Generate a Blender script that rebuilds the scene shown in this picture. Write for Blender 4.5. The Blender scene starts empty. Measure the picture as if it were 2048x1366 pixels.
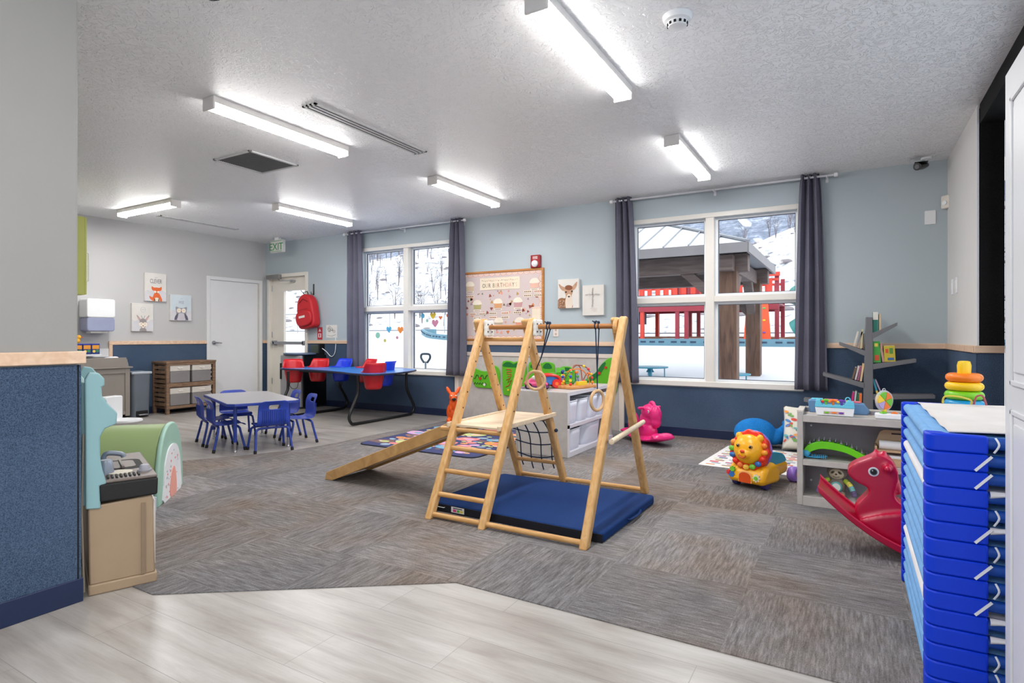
import bpy, bmesh, math, random
from mathutils import Vector, Matrix, Euler
PI = math.pi
rnd = random.Random(7)
SC = bpy.context.scene
COL = SC.collection

# ------------------------------------------------------------------ camera, world, exposure
cam_d = bpy.data.cameras.new('camera')
cam_d.sensor_width = 36.0
cam_d.lens = 36.0 * 1162.0 / 2048.0
cam_d.shift_y = -10.0 / 2048.0
cam_d.clip_end = 600
cam = bpy.data.objects.new('camera', cam_d)
COL.objects.link(cam)
cam.location = (0, 0, 1.12)
cam.rotation_euler = (PI / 2, 0, math.radians(30.2))
SC.camera = cam

world = bpy.data.worlds.new('overcast_sky')
SC.world = world
world.use_nodes = True
wnt = world.node_tree
bgn = wnt.nodes['Background']
bgn.inputs[0].default_value = (0.95, 0.975, 1.0, 1)
bgn.inputs[1].default_value = 1.9

SC.view_settings.view_transform = 'Standard'
SC.view_settings.look = 'None'
SC.view_settings.gamma = 1.0
SC.view_settings.use_curve_mapping = False
SC.view_settings.exposure = 0.32
LAMP = 68.0         # strength of the ceiling tube diffusers

# ------------------------------------------------------------------ materials
def lin(c):
    c = c / 255.0
    return c / 12.92 if c <= 0.04045 else ((c + 0.055) / 1.055) ** 2.4
def L3(rgb, k=1.0):
    return (lin(rgb[0]) * k, lin(rgb[1]) * k, lin(rgb[2]) * k, 1.0)
_m = {}
def new_mat(name):
    m = bpy.data.materials.new(name); m.use_nodes = True
    nt = m.node_tree
    b = nt.nodes['Principled BSDF']
    return m, nt, b
def N(nt, t, **kw):
    n = nt.nodes.new(t)
    for k, v in kw.items():
        if k.startswith('i_'):
            key = k[2:]
            key = int(key) if key.isdigit() else key
            n.inputs[key].default_value = v
        else:
            setattr(n, k, v)
    return n
def LK(nt, a, ao, b, bi):
    nt.links.new(a.outputs[ao], b.inputs[bi])
def coords(nt, scale=(1, 1, 1), rot=(0, 0, 0), loc=(0, 0, 0), kind='Object'):
    tc = N(nt, 'ShaderNodeTexCoord')
    mp = N(nt, 'ShaderNodeMapping')
    mp.inputs['Scale'].default_value = scale
    mp.inputs['Rotation'].default_value = rot
    mp.inputs['Location'].default_value = loc
    LK(nt, tc, kind, mp, 'Vector')
    return mp
def ramp(nt, stops, interp='LINEAR'):
    r = N(nt, 'ShaderNodeValToRGB')
    r.color_ramp.interpolation = interp
    el = r.color_ramp.elements
    while len(el) < len(stops):
        el.new(0.5)
    for e, (p, c) in zip(el, stops):
        e.position = p
        e.color = c
    return r
def mat(name, rgb, rough=0.5, metal=0.0, var=0.06, vscale=6.0, bump=0.0, bscale=200.0, coat=0.0, spec=0.5, sheen=0.0):
    """painted / moulded surface: base colour with a faint procedural mottling"""
    if name in _m:
        return _m[name]
    m, nt, b = new_mat(name)
    c = L3(rgb)
    mp = coords(nt)
    nz = N(nt, 'ShaderNodeTexNoise', i_Scale=vscale, i_Detail=3.0)
    LK(nt, mp, 0, nz, 'Vector')
    r = ramp(nt, [(0.3, tuple(x * (1 - var) for x in c[:3]) + (1,)), (0.7, tuple(min(1, x * (1 + var)) for x in c[:3]) + (1,))])
    LK(nt, nz, 'Fac', r, 0)
    LK(nt, r, 0, b, 'Base Color')
    b.inputs['Roughness'].default_value = rough
    b.inputs['Metallic'].default_value = metal
    b.inputs['Specular IOR Level'].default_value = spec
    b.inputs['Coat Weight'].default_value = coat
    b.inputs['Sheen Weight'].default_value = sheen
    if bump:
        n2 = N(nt, 'ShaderNodeTexNoise', i_Scale=bscale, i_Detail=2.0)
        LK(nt, mp, 0, n2, 'Vector')
        bp = N(nt, 'ShaderNodeBump', i_Strength=bump, i_Distance=0.002)
        LK(nt, n2, 'Fac', bp, 'Height')
        LK(nt, bp, 0, b, 'Normal')
    _m[name] = m
    return m
def wood(name, a, c, scale=(2, 30, 30), rough=0.5, bump=0.1):
    if name in _m:
        return _m[name]
    m, nt, b = new_mat(name)
    mp = coords(nt, scale)
    nz = N(nt, 'ShaderNodeTexNoise', i_Scale=1.6, i_Detail=6.0, i_Distortion=0.6)
    LK(nt, mp, 0, nz, 'Vector')
    r = ramp(nt, [(0.3, L3(a)), (0.7, L3(c))])
    LK(nt, nz, 'Fac', r, 0)
    LK(nt, r, 0, b, 'Base Color')
    b.inputs['Roughness'].default_value = rough
    bp = N(nt, 'ShaderNodeBump', i_Strength=bump, i_Distance=0.001)
    LK(nt, nz, 'Fac', bp, 'Height')
    LK(nt, bp, 0, b, 'Normal')
    _m[name] = m
    return m
def fuzzy(name, a, c, scale=260.0, big=2.2, rough=0.95, bump=0.6, bigamt=0.25):
    """carpet-like wall covering or pile fabric: fine speckle over soft large mottling"""
    if name in _m:
        return _m[name]
    m, nt, b = new_mat(name)
    mp = coords(nt)
    nz = N(nt, 'ShaderNodeTexNoise', i_Scale=scale, i_Detail=2.0, i_Roughness=0.7)
    LK(nt, mp, 0, nz, 'Vector')
    nb = N(nt, 'ShaderNodeTexNoise', i_Scale=big, i_Detail=4.0)
    LK(nt, mp, 0, nb, 'Vector')
    mx = N(nt, 'ShaderNodeMix', data_type='FLOAT')
    mx.inputs[0].default_value = bigamt
    LK(nt, nz, 'Fac', mx, 2); LK(nt, nb, 'Fac', mx, 3)
    r = ramp(nt, [(0.36, L3(a)), (0.64, L3(c))])
    LK(nt, mx, 0, r, 0)
    LK(nt, r, 0, b, 'Base Color')
    b.inputs['Roughness'].default_value = rough
    b.inputs['Specular IOR Level'].default_value = 0.1
    bp = N(nt, 'ShaderNodeBump', i_Strength=bump, i_Distance=0.003)
    LK(nt, nz, 'Fac', bp, 'Height')
    LK(nt, bp, 0, b, 'Normal')
    _m[name] = m
    return m
def emis(name, rgb, s):
    if name in _m:
        return _m[name]
    m, nt, b = new_mat(name)
    b.inputs['Base Color'].default_value = L3(rgb)
    b.inputs['Emission Color'].default_value = L3(rgb)
    b.inputs['Emission Strength'].default_value = s
    _m[name] = m
    return m
def glass(name, tint=(0.97, 0.985, 0.99), refl=0.06):
    if name in _m:
        return _m[name]
    m, nt, b = new_mat(name)
    nt.nodes.remove(b)
    out = nt.nodes['Material Output']
    tr = N(nt, 'ShaderNodeBsdfTransparent'); tr.inputs[0].default_value = tuple(tint) + (1,)
    gl = N(nt, 'ShaderNodeBsdfGlossy'); gl.inputs['Roughness'].default_value = 0.02
    lw = N(nt, 'ShaderNodeLayerWeight', i_Blend=0.5)
    pw = N(nt, 'ShaderNodeMath', operation='POWER'); pw.inputs[1].default_value = 4.0; LK(nt, lw, 'Facing', pw, 0)
    fr = N(nt, 'ShaderNodeMath', operation='MULTIPLY_ADD'); fr.inputs[1].default_value = 0.3; fr.inputs[2].default_value = 0.005; LK(nt, pw, 0, fr, 0)
    ms = N(nt, 'ShaderNodeMixShader')
    LK(nt, fr, 0, ms, 0); LK(nt, tr, 0, ms, 1); LK(nt, gl, 0, ms, 2); LK(nt, ms, 0, out, 0)
    _m[name] = m
    return m
def clear_tint(name, rgb, alpha=0.55):
    """translucent coloured plastic"""
    if name in _m:
        return _m[name]
    m, nt, b = new_mat(name)
    b.inputs['Base Color'].default_value = L3(rgb)
    b.inputs['Roughness'].default_value = 0.15
    b.inputs['Alpha'].default_value = alpha
    _m[name] = m
    return m

def vinyl_mat():
    m, nt, b = new_mat('vinyl_plank')
    mp = coords(nt, (1, 1, 1), loc=(0, 0.09, 0))
    br = N(nt, 'ShaderNodeTexBrick', offset=0.37, offset_frequency=2, squash=1.0)
    br.inputs['Scale'].default_value = 1.0
    br.inputs['Brick Width'].default_value = 1.22
    br.inputs['Row Height'].default_value = 0.235
    br.inputs['Mortar Size'].default_value = 0.0012
    br.inputs['Mortar Smooth'].default_value = 0.0
    br.inputs['Color1'].default_value = (0, 0, 0, 1)
    br.inputs['Color2'].default_value = (1, 1, 1, 1)
    br.inputs['Mortar'].default_value = (0.5, 0.5, 0.5, 1)
    LK(nt, mp, 0, br, 'Vector')
    mp2 = coords(nt, (1.3, 9.0, 1))
    ns = N(nt, 'ShaderNodeTexNoise', i_Scale=1.3, i_Detail=7.0, i_Roughness=0.62, i_Distortion=0.35)
    LK(nt, mp2, 0, ns, 'Vector')
    mp3 = coords(nt, (2.0, 60.0, 1))
    nf = N(nt, 'ShaderNodeTexNoise', i_Scale=2.0, i_Detail=4.0)
    LK(nt, mp3, 0, nf, 'Vector')
    a1 = N(nt, 'ShaderNodeMath', operation='MULTIPLY_ADD'); a1.inputs[1].default_value = 0.10; a1.inputs[2].default_value = -0.05
    LK(nt, br, 'Color', a1, 0)
    a2 = N(nt, 'ShaderNodeMath', operation='ADD'); LK(nt, ns, 'Fac', a2, 0); LK(nt, a1, 0, a2, 1)
    a3 = N(nt, 'ShaderNodeMath', operation='MULTIPLY_ADD'); a3.inputs[1].default_value = 0.18; LK(nt, nf, 'Fac', a3, 0); LK(nt, a2, 0, a3, 2)
    r = ramp(nt, [(0.36, L3((140, 132, 126))), (0.56, L3((161, 155, 149))), (0.78, L3((180, 176, 172)))])
    LK(nt, a3, 0, r, 0)
    mx = N(nt, 'ShaderNodeMix', data_type='RGBA')
    mx.inputs['B'].default_value = L3((132, 127, 122))
    LK(nt, br, 'Fac', mx, 0); LK(nt, r, 0, mx, 'A')
    LK(nt, mx, 'Result', b, 'Base Color')
    b.inputs['Roughness'].default_value = 0.31
    b.inputs['Specular IOR Level'].default_value = 0.5
    bp = N(nt, 'ShaderNodeBump', i_Strength=0.08, i_Distance=0.002)
    LK(nt, a3, 0, bp, 'Height'); LK(nt, bp, 0, b, 'Normal')
    return m
def carpet_mat():
    """carpet tiles laid quarter-turn: streaks run X on one tile, Y on the next"""
    m, nt, b = new_mat('carpet_tile')
    T = 0.6
    tc = N(nt, 'ShaderNodeTexCoord')
    sh = N(nt, 'ShaderNodeMapping'); sh.inputs['Location'].default_value = (0.40 / T, (-2.15) / T, 0); sh.inputs['Scale'].default_value = (1 / T, 1 / T, 1)
    LK(nt, tc, 'Object', sh, 'Vector')
    ck = N(nt, 'ShaderNodeTexChecker'); ck.inputs['Scale'].default_value = 1.0
    ck.inputs['Color1'].default_value = (0, 0, 0, 1); ck.inputs['Color2'].default_value = (1, 1, 1, 1)
    cp = N(nt, 'ShaderNodeVectorMath', operation='ADD'); cp.inputs[1].default_value = (0, 0, 0.5)
    LK(nt, sh, 0, cp, 0); LK(nt, cp, 0, ck, 'Vector')
    fl = N(nt, 'ShaderNodeVectorMath', operation='FLOOR'); LK(nt, sh, 0, fl, 0)
    wn = N(nt, 'ShaderNodeTexWhiteNoise', noise_dimensions='3D'); LK(nt, fl, 0, wn, 'Vector')
    offs = N(nt, 'ShaderNodeVectorMath', operation='MULTIPLY_ADD')
    LK(nt, wn, 'Color', offs, 0); offs.inputs[1].default_value = (9, 9, 9); LK(nt, tc, 'Object', offs, 2)
    def streak(sx, sy):
        mm = N(nt, 'ShaderNodeMapping'); mm.inputs['Scale'].default_value = (sx, sy, 1)
        LK(nt, offs, 0, mm, 'Vector')
        n1 = N(nt, 'ShaderNodeTexNoise', i_Scale=1.0, i_Detail=6.0, i_Roughness=0.7, i_Distortion=0.2)
        LK(nt, mm, 0, n1, 'Vector')
        return n1, mm
    n1, m1 = streak(9, 90); n2, m2 = streak(90, 9)
    mx = N(nt, 'ShaderNodeMix', data_type='FLOAT'); LK(nt, ck, 'Color', mx, 0); LK(nt, n1, 'Fac', mx, 2); LK(nt, n2, 'Fac', mx, 3)
    c1 = N(nt, 'ShaderNodeMix', data_type='RGBA'); LK(nt, ck, 'Color', c1, 0); LK(nt, n1, 'Color', c1, 'A'); LK(nt, n2, 'Color', c1, 'B')
    nf = N(nt, 'ShaderNodeTexNoise', i_Scale=330.0, i_Detail=1.0); LK(nt, tc, 'Object', nf, 'Vector')
    nb = N(nt, 'ShaderNodeTexNoise', i_Scale=1.1, i_Detail=3.0); LK(nt, tc, 'Object', nb, 'Vector')
    s1 = N(nt, 'ShaderNodeMath', operation='MULTIPLY_ADD'); s1.inputs[1].default_value = 0.12; LK(nt, wn, 'Value', s1, 0); LK(nt, mx, 0, s1, 2)
    s2 = N(nt, 'ShaderNodeMath', operation='MULTIPLY_ADD'); s2.inputs[1].default_value = 0.45; LK(nt, nf, 'Fac', s2, 0); LK(nt, s1, 0, s2, 2)
    r = ramp(nt, [(0.50, L3((84, 79, 76))), (0.75, L3((118, 113, 111))), (1.0, L3((156, 152, 151)))])
    LK(nt, s2, 0, r, 0)
    hue = ramp(nt, [(0.40, L3((248, 236, 226))), (0.5, (1, 1, 1, 1)), (0.60, L3((236, 240, 246)))])
    LK(nt, nb, 'Fac', hue, 0)
    mu = N(nt, 'ShaderNodeMix', data_type='RGBA', blend_type='MULTIPLY'); mu.inputs[0].default_value = 1.0
    LK(nt, r, 0, mu, 'A'); LK(nt, hue, 0, mu, 'B')
    LK(nt, mu, 'Result', b, 'Base Color')
    b.inputs['Roughness'].default_value = 0.95
    b.inputs['Specular IOR Level'].default_value = 0.08
    bp = N(nt, 'ShaderNodeBump', i_Strength=0.5, i_Distance=0.003); LK(nt, s2, 0, bp, 'Height'); LK(nt, bp, 0, b, 'Normal')
    return m
def ceiling_mat():
    m, nt, b = new_mat('knockdown_ceiling')
    mp = coords(nt)
    n0 = N(nt, 'ShaderNodeTexNoise', i_Scale=21.0, i_Detail=3.0, i_Roughness=0.55, i_Distortion=1.6)
    LK(nt, mp, 0, n0, 'Vector')
    r = ramp(nt, [(0.47, (0, 0, 0, 1)), (0.53, (1, 1, 1, 1))])
    LK(nt, n0, 'Fac', r, 0)
    n1 = N(nt, 'ShaderNodeTexNoise', i_Scale=70.0, i_Detail=2.0); LK(nt, mp, 0, n1, 'Vector')
    ad = N(nt, 'ShaderNodeMath', operation='MULTIPLY_ADD'); ad.inputs[1].default_value = 0.25
    LK(nt, n1, 'Fac', ad, 0); LK(nt, r, 0, ad, 2)
    bp = N(nt, 'ShaderNodeBump', i_Strength=0.75, i_Distance=0.010)
    LK(nt, ad, 0, bp, 'Height'); LK(nt, bp, 0, b, 'Normal')
    b.inputs['Base Color'].default_value = L3((247, 247, 248))
    b.inputs['Roughness'].default_value = 0.42
    b.inputs['Specular IOR Level'].default_value = 0.55
    return m

# ------------------------------------------------------------------ mesh builder
class MB:
    def __init__(self):
        self.bm = bmesh.new()
    def _face(self, vs, mi):
        try:
            f = self.bm.faces.new(vs); f.material_index = mi
            return f
        except ValueError:
            return None
    def hexa(self, P, mi=0):
        v = [self.bm.verts.new(p) for p in P]
        for q in ((0, 3, 2, 1), (4, 5, 6, 7), (0, 1, 5, 4), (1, 2, 6, 5), (2, 3, 7, 6), (3, 0, 4, 7)):
            self._face([v[i] for i in q], mi)
        return self
    def box(self, x0, x1, y0, y1, z0, z1, mi=0):
        x0, x1 = min(x0, x1), max(x0, x1); y0, y1 = min(y0, y1), max(y0, y1); z0, z1 = min(z0, z1), max(z0, z1)
        return self.hexa([(x0, y0, z0), (x1, y0, z0), (x1, y1, z0), (x0, y1, z0), (x0, y0, z1), (x1, y0, z1), (x1, y1, z1), (x0, y1, z1)], mi)
    def beam(self, p0, p1, w, h, up=(0, 0, 1), mi=0):
        """box from p0 to p1, w across, h along up"""
        p0 = Vector(p0); p1 = Vector(p1); d = (p1 - p0).normalized(); up = Vector(up)
        s = d.cross(up).normalized(); u = s.cross(d).normalized()
        P = []
        for p in (p0, p1):
            P += [p - s * w / 2 - u * h / 2, p + s * w / 2 - u * h / 2, p + s * w / 2 + u * h / 2, p - s * w / 2 + u * h / 2]
        return self.hexa(P, mi)
    def ring(self, c, a, b, r, n, ry=None):
        ry = r if ry is None else ry
        return [self.bm.verts.new(c + a * (r * math.cos(2 * PI * i / n)) + b * (ry * math.sin(2 * PI * i / n))) for i in range(n)]
    def _bridge(self, r0, r1, mi):
        n = len(r0)
        for i in range(n):
            self._face([r0[i], r0[(i + 1) % n], r1[(i + 1) % n], r1[i]], mi)
    def tube(self, pts, r, seg=10, closed=False, mi=0, flat=1.0):
        pts = [Vector(p) for p in pts]
        n = len(pts)
        rings = []
        prev = None
        for i, p in enumerate(pts):
            if closed:
                t = (pts[(i + 1) % n] - pts[i - 1]).normalized()
            else:
                t = (pts[min(i + 1, n - 1)] - pts[max(i - 1, 0)]).normalized()
            if prev is None:
                a = t.orthogonal().normalized() if abs(t.z) > 0.99 else t.cross(Vector((0, 0, 1))).normalized()
            else:
                a = (prev - t * prev.dot(t)).normalized()
            prev = a
            b = t.cross(a).normalized()
            rr = r[i] if isinstance(r, (list, tuple)) else r
            rings.append(self.ring(p, a, b, rr, seg, rr * flat))
        for i in range(n - 1):
            self._bridge(rings[i], rings[i + 1], mi)
        if closed:
            self._bridge(rings[-1], rings[0], mi)
        else:
            self._face(list(reversed(rings[0])), mi); self._face(rings[-1], mi)
        return self
    def cyl(self, p0, p1, r0, r1=None, seg=16, mi=0):
        return self.tube([p0, p1], [r0, r0 if r1 is None else r1], seg, mi=mi)
    def lathe(self, prof, c=(0, 0, 0), seg=24, axis='Z', mi=0, sx=1.0, sy=1.0):
        """prof: (radius, height) from bottom to top"""
        c = Vector(c)
        ax = {'Z': (Vector((1, 0, 0)), Vector((0, 1, 0)), Vector((0, 0, 1))), 'Y': (Vector((0, 0, 1)), Vector((1, 0, 0)), Vector((0, 1, 0))), 'X': (Vector((0, 1, 0)), Vector((0, 0, 1)), Vector((1, 0, 0)))}[axis]
        rings = [self.ring(c + ax[2] * z, ax[0] * sx, ax[1] * sy, max(r, 1e-4), seg) for r, z in prof]
        for a, b in zip(rings, rings[1:]):
            self._bridge(a, b, mi)
        self._face(list(reversed(rings[0])), mi); self._face(rings[-1], mi)
        return self
    def ball(self, c, r, seg=16, mi=0, M=None):
        if not isinstance(r, (tuple, list)):
            r = (r, r, r)
        T = Matrix.Translation(Vector(c)) @ (M.to_4x4() if M is not None else Matrix.Identity(4)) @ Matrix.Diagonal((r[0], r[1], r[2], 1))
        g = bmesh.ops.create_uvsphere(self.bm, u_segments=seg, v_segments=max(6, seg // 2), radius=1.0, matrix=T)
        for f in {f for v in g['verts'] for f in v.link_faces}:
            f.material_index = mi
        return self
    def prism(self, pts, o, u, v, d, mi=0):
        """2-D outline in the u,v frame at o, pushed out by the vector d"""
        o, u, v, d = Vector(o), Vector(u), Vector(v), Vector(d)
        A = [self.bm.verts.new(o + u * x + v * y) for x, y in pts]
        B = [self.bm.verts.new(o + u * x + v * y + d) for x, y in pts]
        n = len(pts)
        self._face(A, mi); self._face(list(reversed(B)), mi)
        for i in range(n):
            self._face([A[i], B[i], B[(i + 1) % n], A[(i + 1) % n]], mi)
        return self
    def grid(self, f, nu, nv, mi=0, skip=None, cu=False, cv=False):
        V = [[self.bm.verts.new(f(i / nu, j / nv)) for j in range(nv + (0 if cv else 1))] for i in range(nu + (0 if cu else 1))]
        for i in range(nu):
            for j in range(nv):
                if skip and skip(i, j):
                    continue
                self._face([V[i][j], V[(i + 1) % len(V)][j], V[(i + 1) % len(V)][(j + 1) % len(V[0])], V[i][(j + 1) % len(V[0])]], mi)
        return self
    def text(self, s, o, u, v, size=0.1, depth=0.001, mi=0, align='CENTER', tall=1.0):
        cu = bpy.data.curves.new('t', 'FONT'); cu.body = s; cu.size = size; cu.extrude = depth / 2; cu.align_x = align; cu.resolution_u = 2
        ob = bpy.data.objects.new('t', cu); COL.objects.link(ob)
        dg = bpy.context.evaluated_depsgraph_get(); dg.update()
        me = bpy.data.meshes.new_from_object(ob.evaluated_get(dg))
        bpy.data.objects.remove(ob); bpy.data.curves.remove(cu)
        o, u, v = Vector(o), Vector(u).normalized(), Vector(v).normalized(); w = u.cross(v)
        vs = [self.bm.verts.new(o + u * p.co.x + v * (p.co.y * tall) + w * p.co.z) for p in me.vertices]
        for p in me.polygons:
            self._face([vs[i] for i in p.vertices], mi)
        bpy.data.meshes.remove(me)
        return self
    def xf(self, M):
        bmesh.ops.transform(self.bm, matrix=M, verts=self.bm.verts)
        return self
    def build(self, name, mats, parent=None, world=False, smooth=True, ang=38, bevel=0, bseg=2, sub=0, solid=0, remesh=0, rsm=0, org=None, norm=True):
        bm = self.bm
        if norm:
            bmesh.ops.recalc_face_normals(bm, faces=bm.faces)
        if world and parent is not None:
            bm.transform(root_matrix(parent).inverted())
        me = bpy.data.meshes.new(name)
        o = bpy.data.objects.new(name, me)
        COL.objects.link(o)
        if parent is None and len(bm.verts):
            xs = [v.co.x for v in bm.verts]; ys = [v.co.y for v in bm.verts]; zs = [v.co.z for v in bm.verts]
            c = Vector(((min(xs) + max(xs)) / 2, (min(ys) + max(ys)) / 2, min(zs))) if org is None else Vector(org)
            if org is None or org != (0, 0, 0):
                bm.transform(Matrix.Translation(-c)); o.location = c
        if parent is not None:
            o.parent = parent
        if smooth:
            for f in bm.faces:
                f.smooth = True
            lim = math.radians(ang)
            for e in bm.edges:
                if len(e.link_faces) == 2 and e.calc_face_angle(0) > lim:
                    e.smooth = False
        bm.to_mesh(me); bm.free()
        for mm in (mats if isinstance(mats, (list, tuple)) else [mats]):
            me.materials.append(mm)
        if solid:
            md = o.modifiers.new('thickness', 'SOLIDIFY'); md.thickness = solid; md.offset = 0
        if remesh:
            md = o.modifiers.new('fuse', 'REMESH'); md.mode = 'VOXEL'; md.voxel_size = remesh; md.use_smooth_shade = True
            if rsm:
                ms = o.modifiers.new('soften', 'SMOOTH'); ms.iterations = rsm; ms.factor = 0.6
        if bevel:
            md = o.modifiers.new('round_edges', 'BEVEL'); md.width = bevel; md.segments = bseg; md.limit_method = 'ANGLE'; md.angle_limit = math.radians(35); md.harden_normals = False
        if sub:
            md = o.modifiers.new('smooth_surface', 'SUBSURF'); md.levels = sub; md.render_levels = sub
        return o
def root_matrix(o):
    M = Matrix.LocRotScale(o.location, o.rotation_euler, o.scale)
    if o.parent is not None:
        M = root_matrix(o.parent) @ M
    return M
def tag(o, label=None, cat=None, group=None, kind=None):
    if label: o['label'] = label
    if cat: o['category'] = cat
    if group: o['group'] = group
    if kind: o['kind'] = kind
    return o
def thing(name, label, cat, loc=(0, 0, 0), rz=0.0, group=None):
    o = bpy.data.objects.new(name, None); COL.objects.link(o)
    o.empty_display_size = 0.1
    o.location = loc; o.rotation_euler = (0, 0, rz)
    return tag(o, label, cat, group)
def struct(o):
    o['kind'] = 'structure'
    return o
def dup(root, loc=None, rz=None, label=None, group=None):
    r = root.copy(); COL.objects.link(r)
    if loc is not None: r.location = loc
    if rz is not None: r.rotation_euler = (0, 0, rz)
    if label: r['label'] = label
    if group: r['group'] = group
    for ch in list(root.children):
        c = ch.copy(); COL.objects.link(c); c.parent = r
        for g in list(ch.children):
            d = g.copy(); COL.objects.link(d); d.parent = c
    return r
def circ(cx, cy, r, n=20, ry=None, a0=0.0, a1=2 * PI):
    ry = r if ry is None else ry
    full = abs(a1 - a0) > 6.28
    return [(cx + r * math.cos(a0 + (a1 - a0) * i / (n if full else n - 1)), cy + ry * math.sin(a0 + (a1 - a0) * i / (n if full else n - 1))) for i in range(n)]
def rrect(x0, x1, y0, y1, r, n=5):
    P = []
    for cx, cy, a in ((x1 - r, y0 + r, -PI / 2), (x1 - r, y1 - r, 0), (x0 + r, y1 - r, PI / 2), (x0 + r, y0 + r, PI)):
        P += [(cx + r * math.cos(a + PI / 2 * i / n), cy + r * math.sin(a + PI / 2 * i / n)) for i in range(n + 1)]
    return P
def smoothpath(P, n=4):
    """Catmull-Rom through the points"""
    P = [Vector(p) for p in P]
    out = []
    for i in range(len(P) - 1):
        p0 = P[max(i - 1, 0)]; p1 = P[i]; p2 = P[i + 1]; p3 = P[min(i + 2, len(P) - 1)]
        for k in range(n):
            t = k / n
            out.append(0.5 * ((2 * p1) + (p2 - p0) * t + (2 * p0 - 5 * p1 + 4 * p2 - p3) * t * t + (3 * p1 - p0 - 3 * p2 + p3) * t ** 3))
    out.append(P[-1])
    return out
def closed2d(P, n=4):
    m = len(P); out = []
    Q = [Vector((p[0], p[1], 0)) for p in P]
    for i in range(m):
        p0, p1, p2, p3 = Q[i - 1], Q[i], Q[(i + 1) % m], Q[(i + 2) % m]
        for k in range(n):
            t = k / n
            q = 0.5 * ((2 * p1) + (p2 - p0) * t + (2 * p0 - 5 * p1 + 4 * p2 - p3) * t * t + (3 * p1 - p0 - 3 * p2 + p3) * t ** 3)
            out.append((q.x, q.y))
    return out
X, Y, Z = Vector((1, 0, 0)), Vector((0, 1, 0)), Vector((0, 0, 1))

# palette
WHITE = mat('white_paint', (222, 222, 223), 0.45, var=0.012)
OFFW = mat('almond_trim_paint', (214, 206, 196), 0.4, var=0.03)
PLW = mat('white_plastic', (235, 236, 238), 0.35, var=0.02)
BLACK = mat('black_metal', (14, 14, 16), 0.4, var=0.2)
CHROME = mat('chrome', (200, 200, 205), 0.18, 1.0)
SILVER = mat('brushed_aluminium', (170, 172, 176), 0.35, 0.8)
BLUEGREY = mat('blue_grey_wall_paint', (176, 188, 194), 0.6, var=0.012, vscale=1.2, bump=0.15, bscale=120)
GREY = mat('light_grey_wall_paint', (190, 189, 189), 0.6, var=0.012, vscale=1.2, bump=0.15, bscale=120)
NAVYC = fuzzy('navy_wall_carpet', (46, 60, 82), (88, 106, 130), 240, 1.5)
NAVYB = mat('navy_vinyl_base', (24, 38, 72), 0.35)
MAPLE = wood('maple_rail', (214, 178, 148), (232, 202, 176), (1.2, 14, 14), 0.4, 0.04)
GREYWOOD = wood('light_grey_laminate', (180, 174, 169), (192, 187, 183), (8, 60, 8), 0.45, 0.03)
# ================================================================== the room
YW, XL, XR, H = 6.6, -8.82, 0.77, 2.74
b = MB(); b.box(-9.0, 1.0, -3.2, 6.75, -0.12, 0.0)
struct(b.build('floor', vinyl_mat(), org=(0, 0, 0)))
far_edge = [(-4.63, 6.6), (-4.64, 5.57), (-4.68, 4.87), (-4.66, 4.35), (-4.72, 3.87), (-4.94, 3.42), (-5.2, 3.0), (-5.55, 2.4), (-5.6, 1.39)]
b = MB(); b.prism([(0.9, 2.15), (0.9, 5.15), (0.77, 5.15), (0.77, 6.6)] + far_edge + [(-2.612, 1.392), (-1.548, 2.154)], (0, 0, 0), X, Y, Z * 0.004)
struct(b.build('floor_carpet', carpet_mat(), org=(0, 0, 0), smooth=False))
b = MB(); b.box(-9.0, 1.3, -3.2, 6.76, H, H + 0.12)
struct(b.build('ceiling', ceiling_mat(), org=(0, 0, 0)))

def wall_grid(xs, zs, holes, y0, y1):
    m = MB()
    for i in range(len(xs) - 1):
        for k in range(len(zs) - 1):
            cx, cz = (xs[i] + xs[i + 1]) / 2, (zs[k] + zs[k + 1]) / 2
            if any(a < cx < b_ and c < cz < d for a, b_, c, d in holes):
                continue
            m.box(xs[i], xs[i + 1], y0, y1, zs[k], zs[k + 1])
    bmesh.ops.remove_doubles(m.bm, verts=m.bm.verts, dist=1e-5)
    return m
W1 = (-6.53, -4.76, 0.62, 2.43)
W2 = (-2.20, -0.46, 0.62, 2.43)
D1 = (-8.70, -7.78, 0.0, 2.15)
HOLES = [W1, W2, D1]
xs = [-9.0, D1[0], D1[1], W1[0], W1[1], W2[0], W2[1], 1.0]
struct(wall_grid(xs, [0, 0.62, 2.15, 2.43, H], HOLES, YW, YW + 0.16).build('wall_back', BLUEGREY, org=(0, 0, 0), smooth=False))
def wainscot(name, segs, axis, at, into):
    """navy carpet below the rail: segs of (a0, a1, z0, z1)"""
    m = MB()
    for a0, a1, z0, z1 in segs:
        if axis == 'X': m.box(a0, a1, at, at + into, z0, z1)
        else: m.box(at, at + into, a0, a1, z0, z1)
    return struct(m.build(name, NAVYC, org=(0, 0, 0), smooth=False))
wainscot('wall_back_wainscot', [(XL, -8.745, 0.1, 1.0), (-7.735, W1[0] - 0.045, 0.1, 1.0), (W1[0] - 0.045, W1[1] + 0.045, 0.1, 0.555), (W1[1] + 0.045, W2[0] - 0.045, 0.1, 1.0), (W2[0] - 0.045, W2[1] + 0.045, 0.1, 0.555), (W2[1] + 0.045, XR, 0.1, 1.0)], 'X', YW, -0.008)
def rail(name, a0, a1, axis, at, s):
    m = MB()
    if axis == 'X': m.box(a0, a1, at, at + 0.022 * s, 1.005, 1.056)
    else: m.box(at, at + 0.022 * s, a0, a1, 1.005, 1.056)
    return struct(m.build(name, MAPLE, org=(0, 0, 0), bevel=0.004))
rail('trim_1', XL, -8.745, 'X', YW, -1); rail('trim_2', -7.735, W1[0] - 0.05, 'X', YW, -1)
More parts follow.
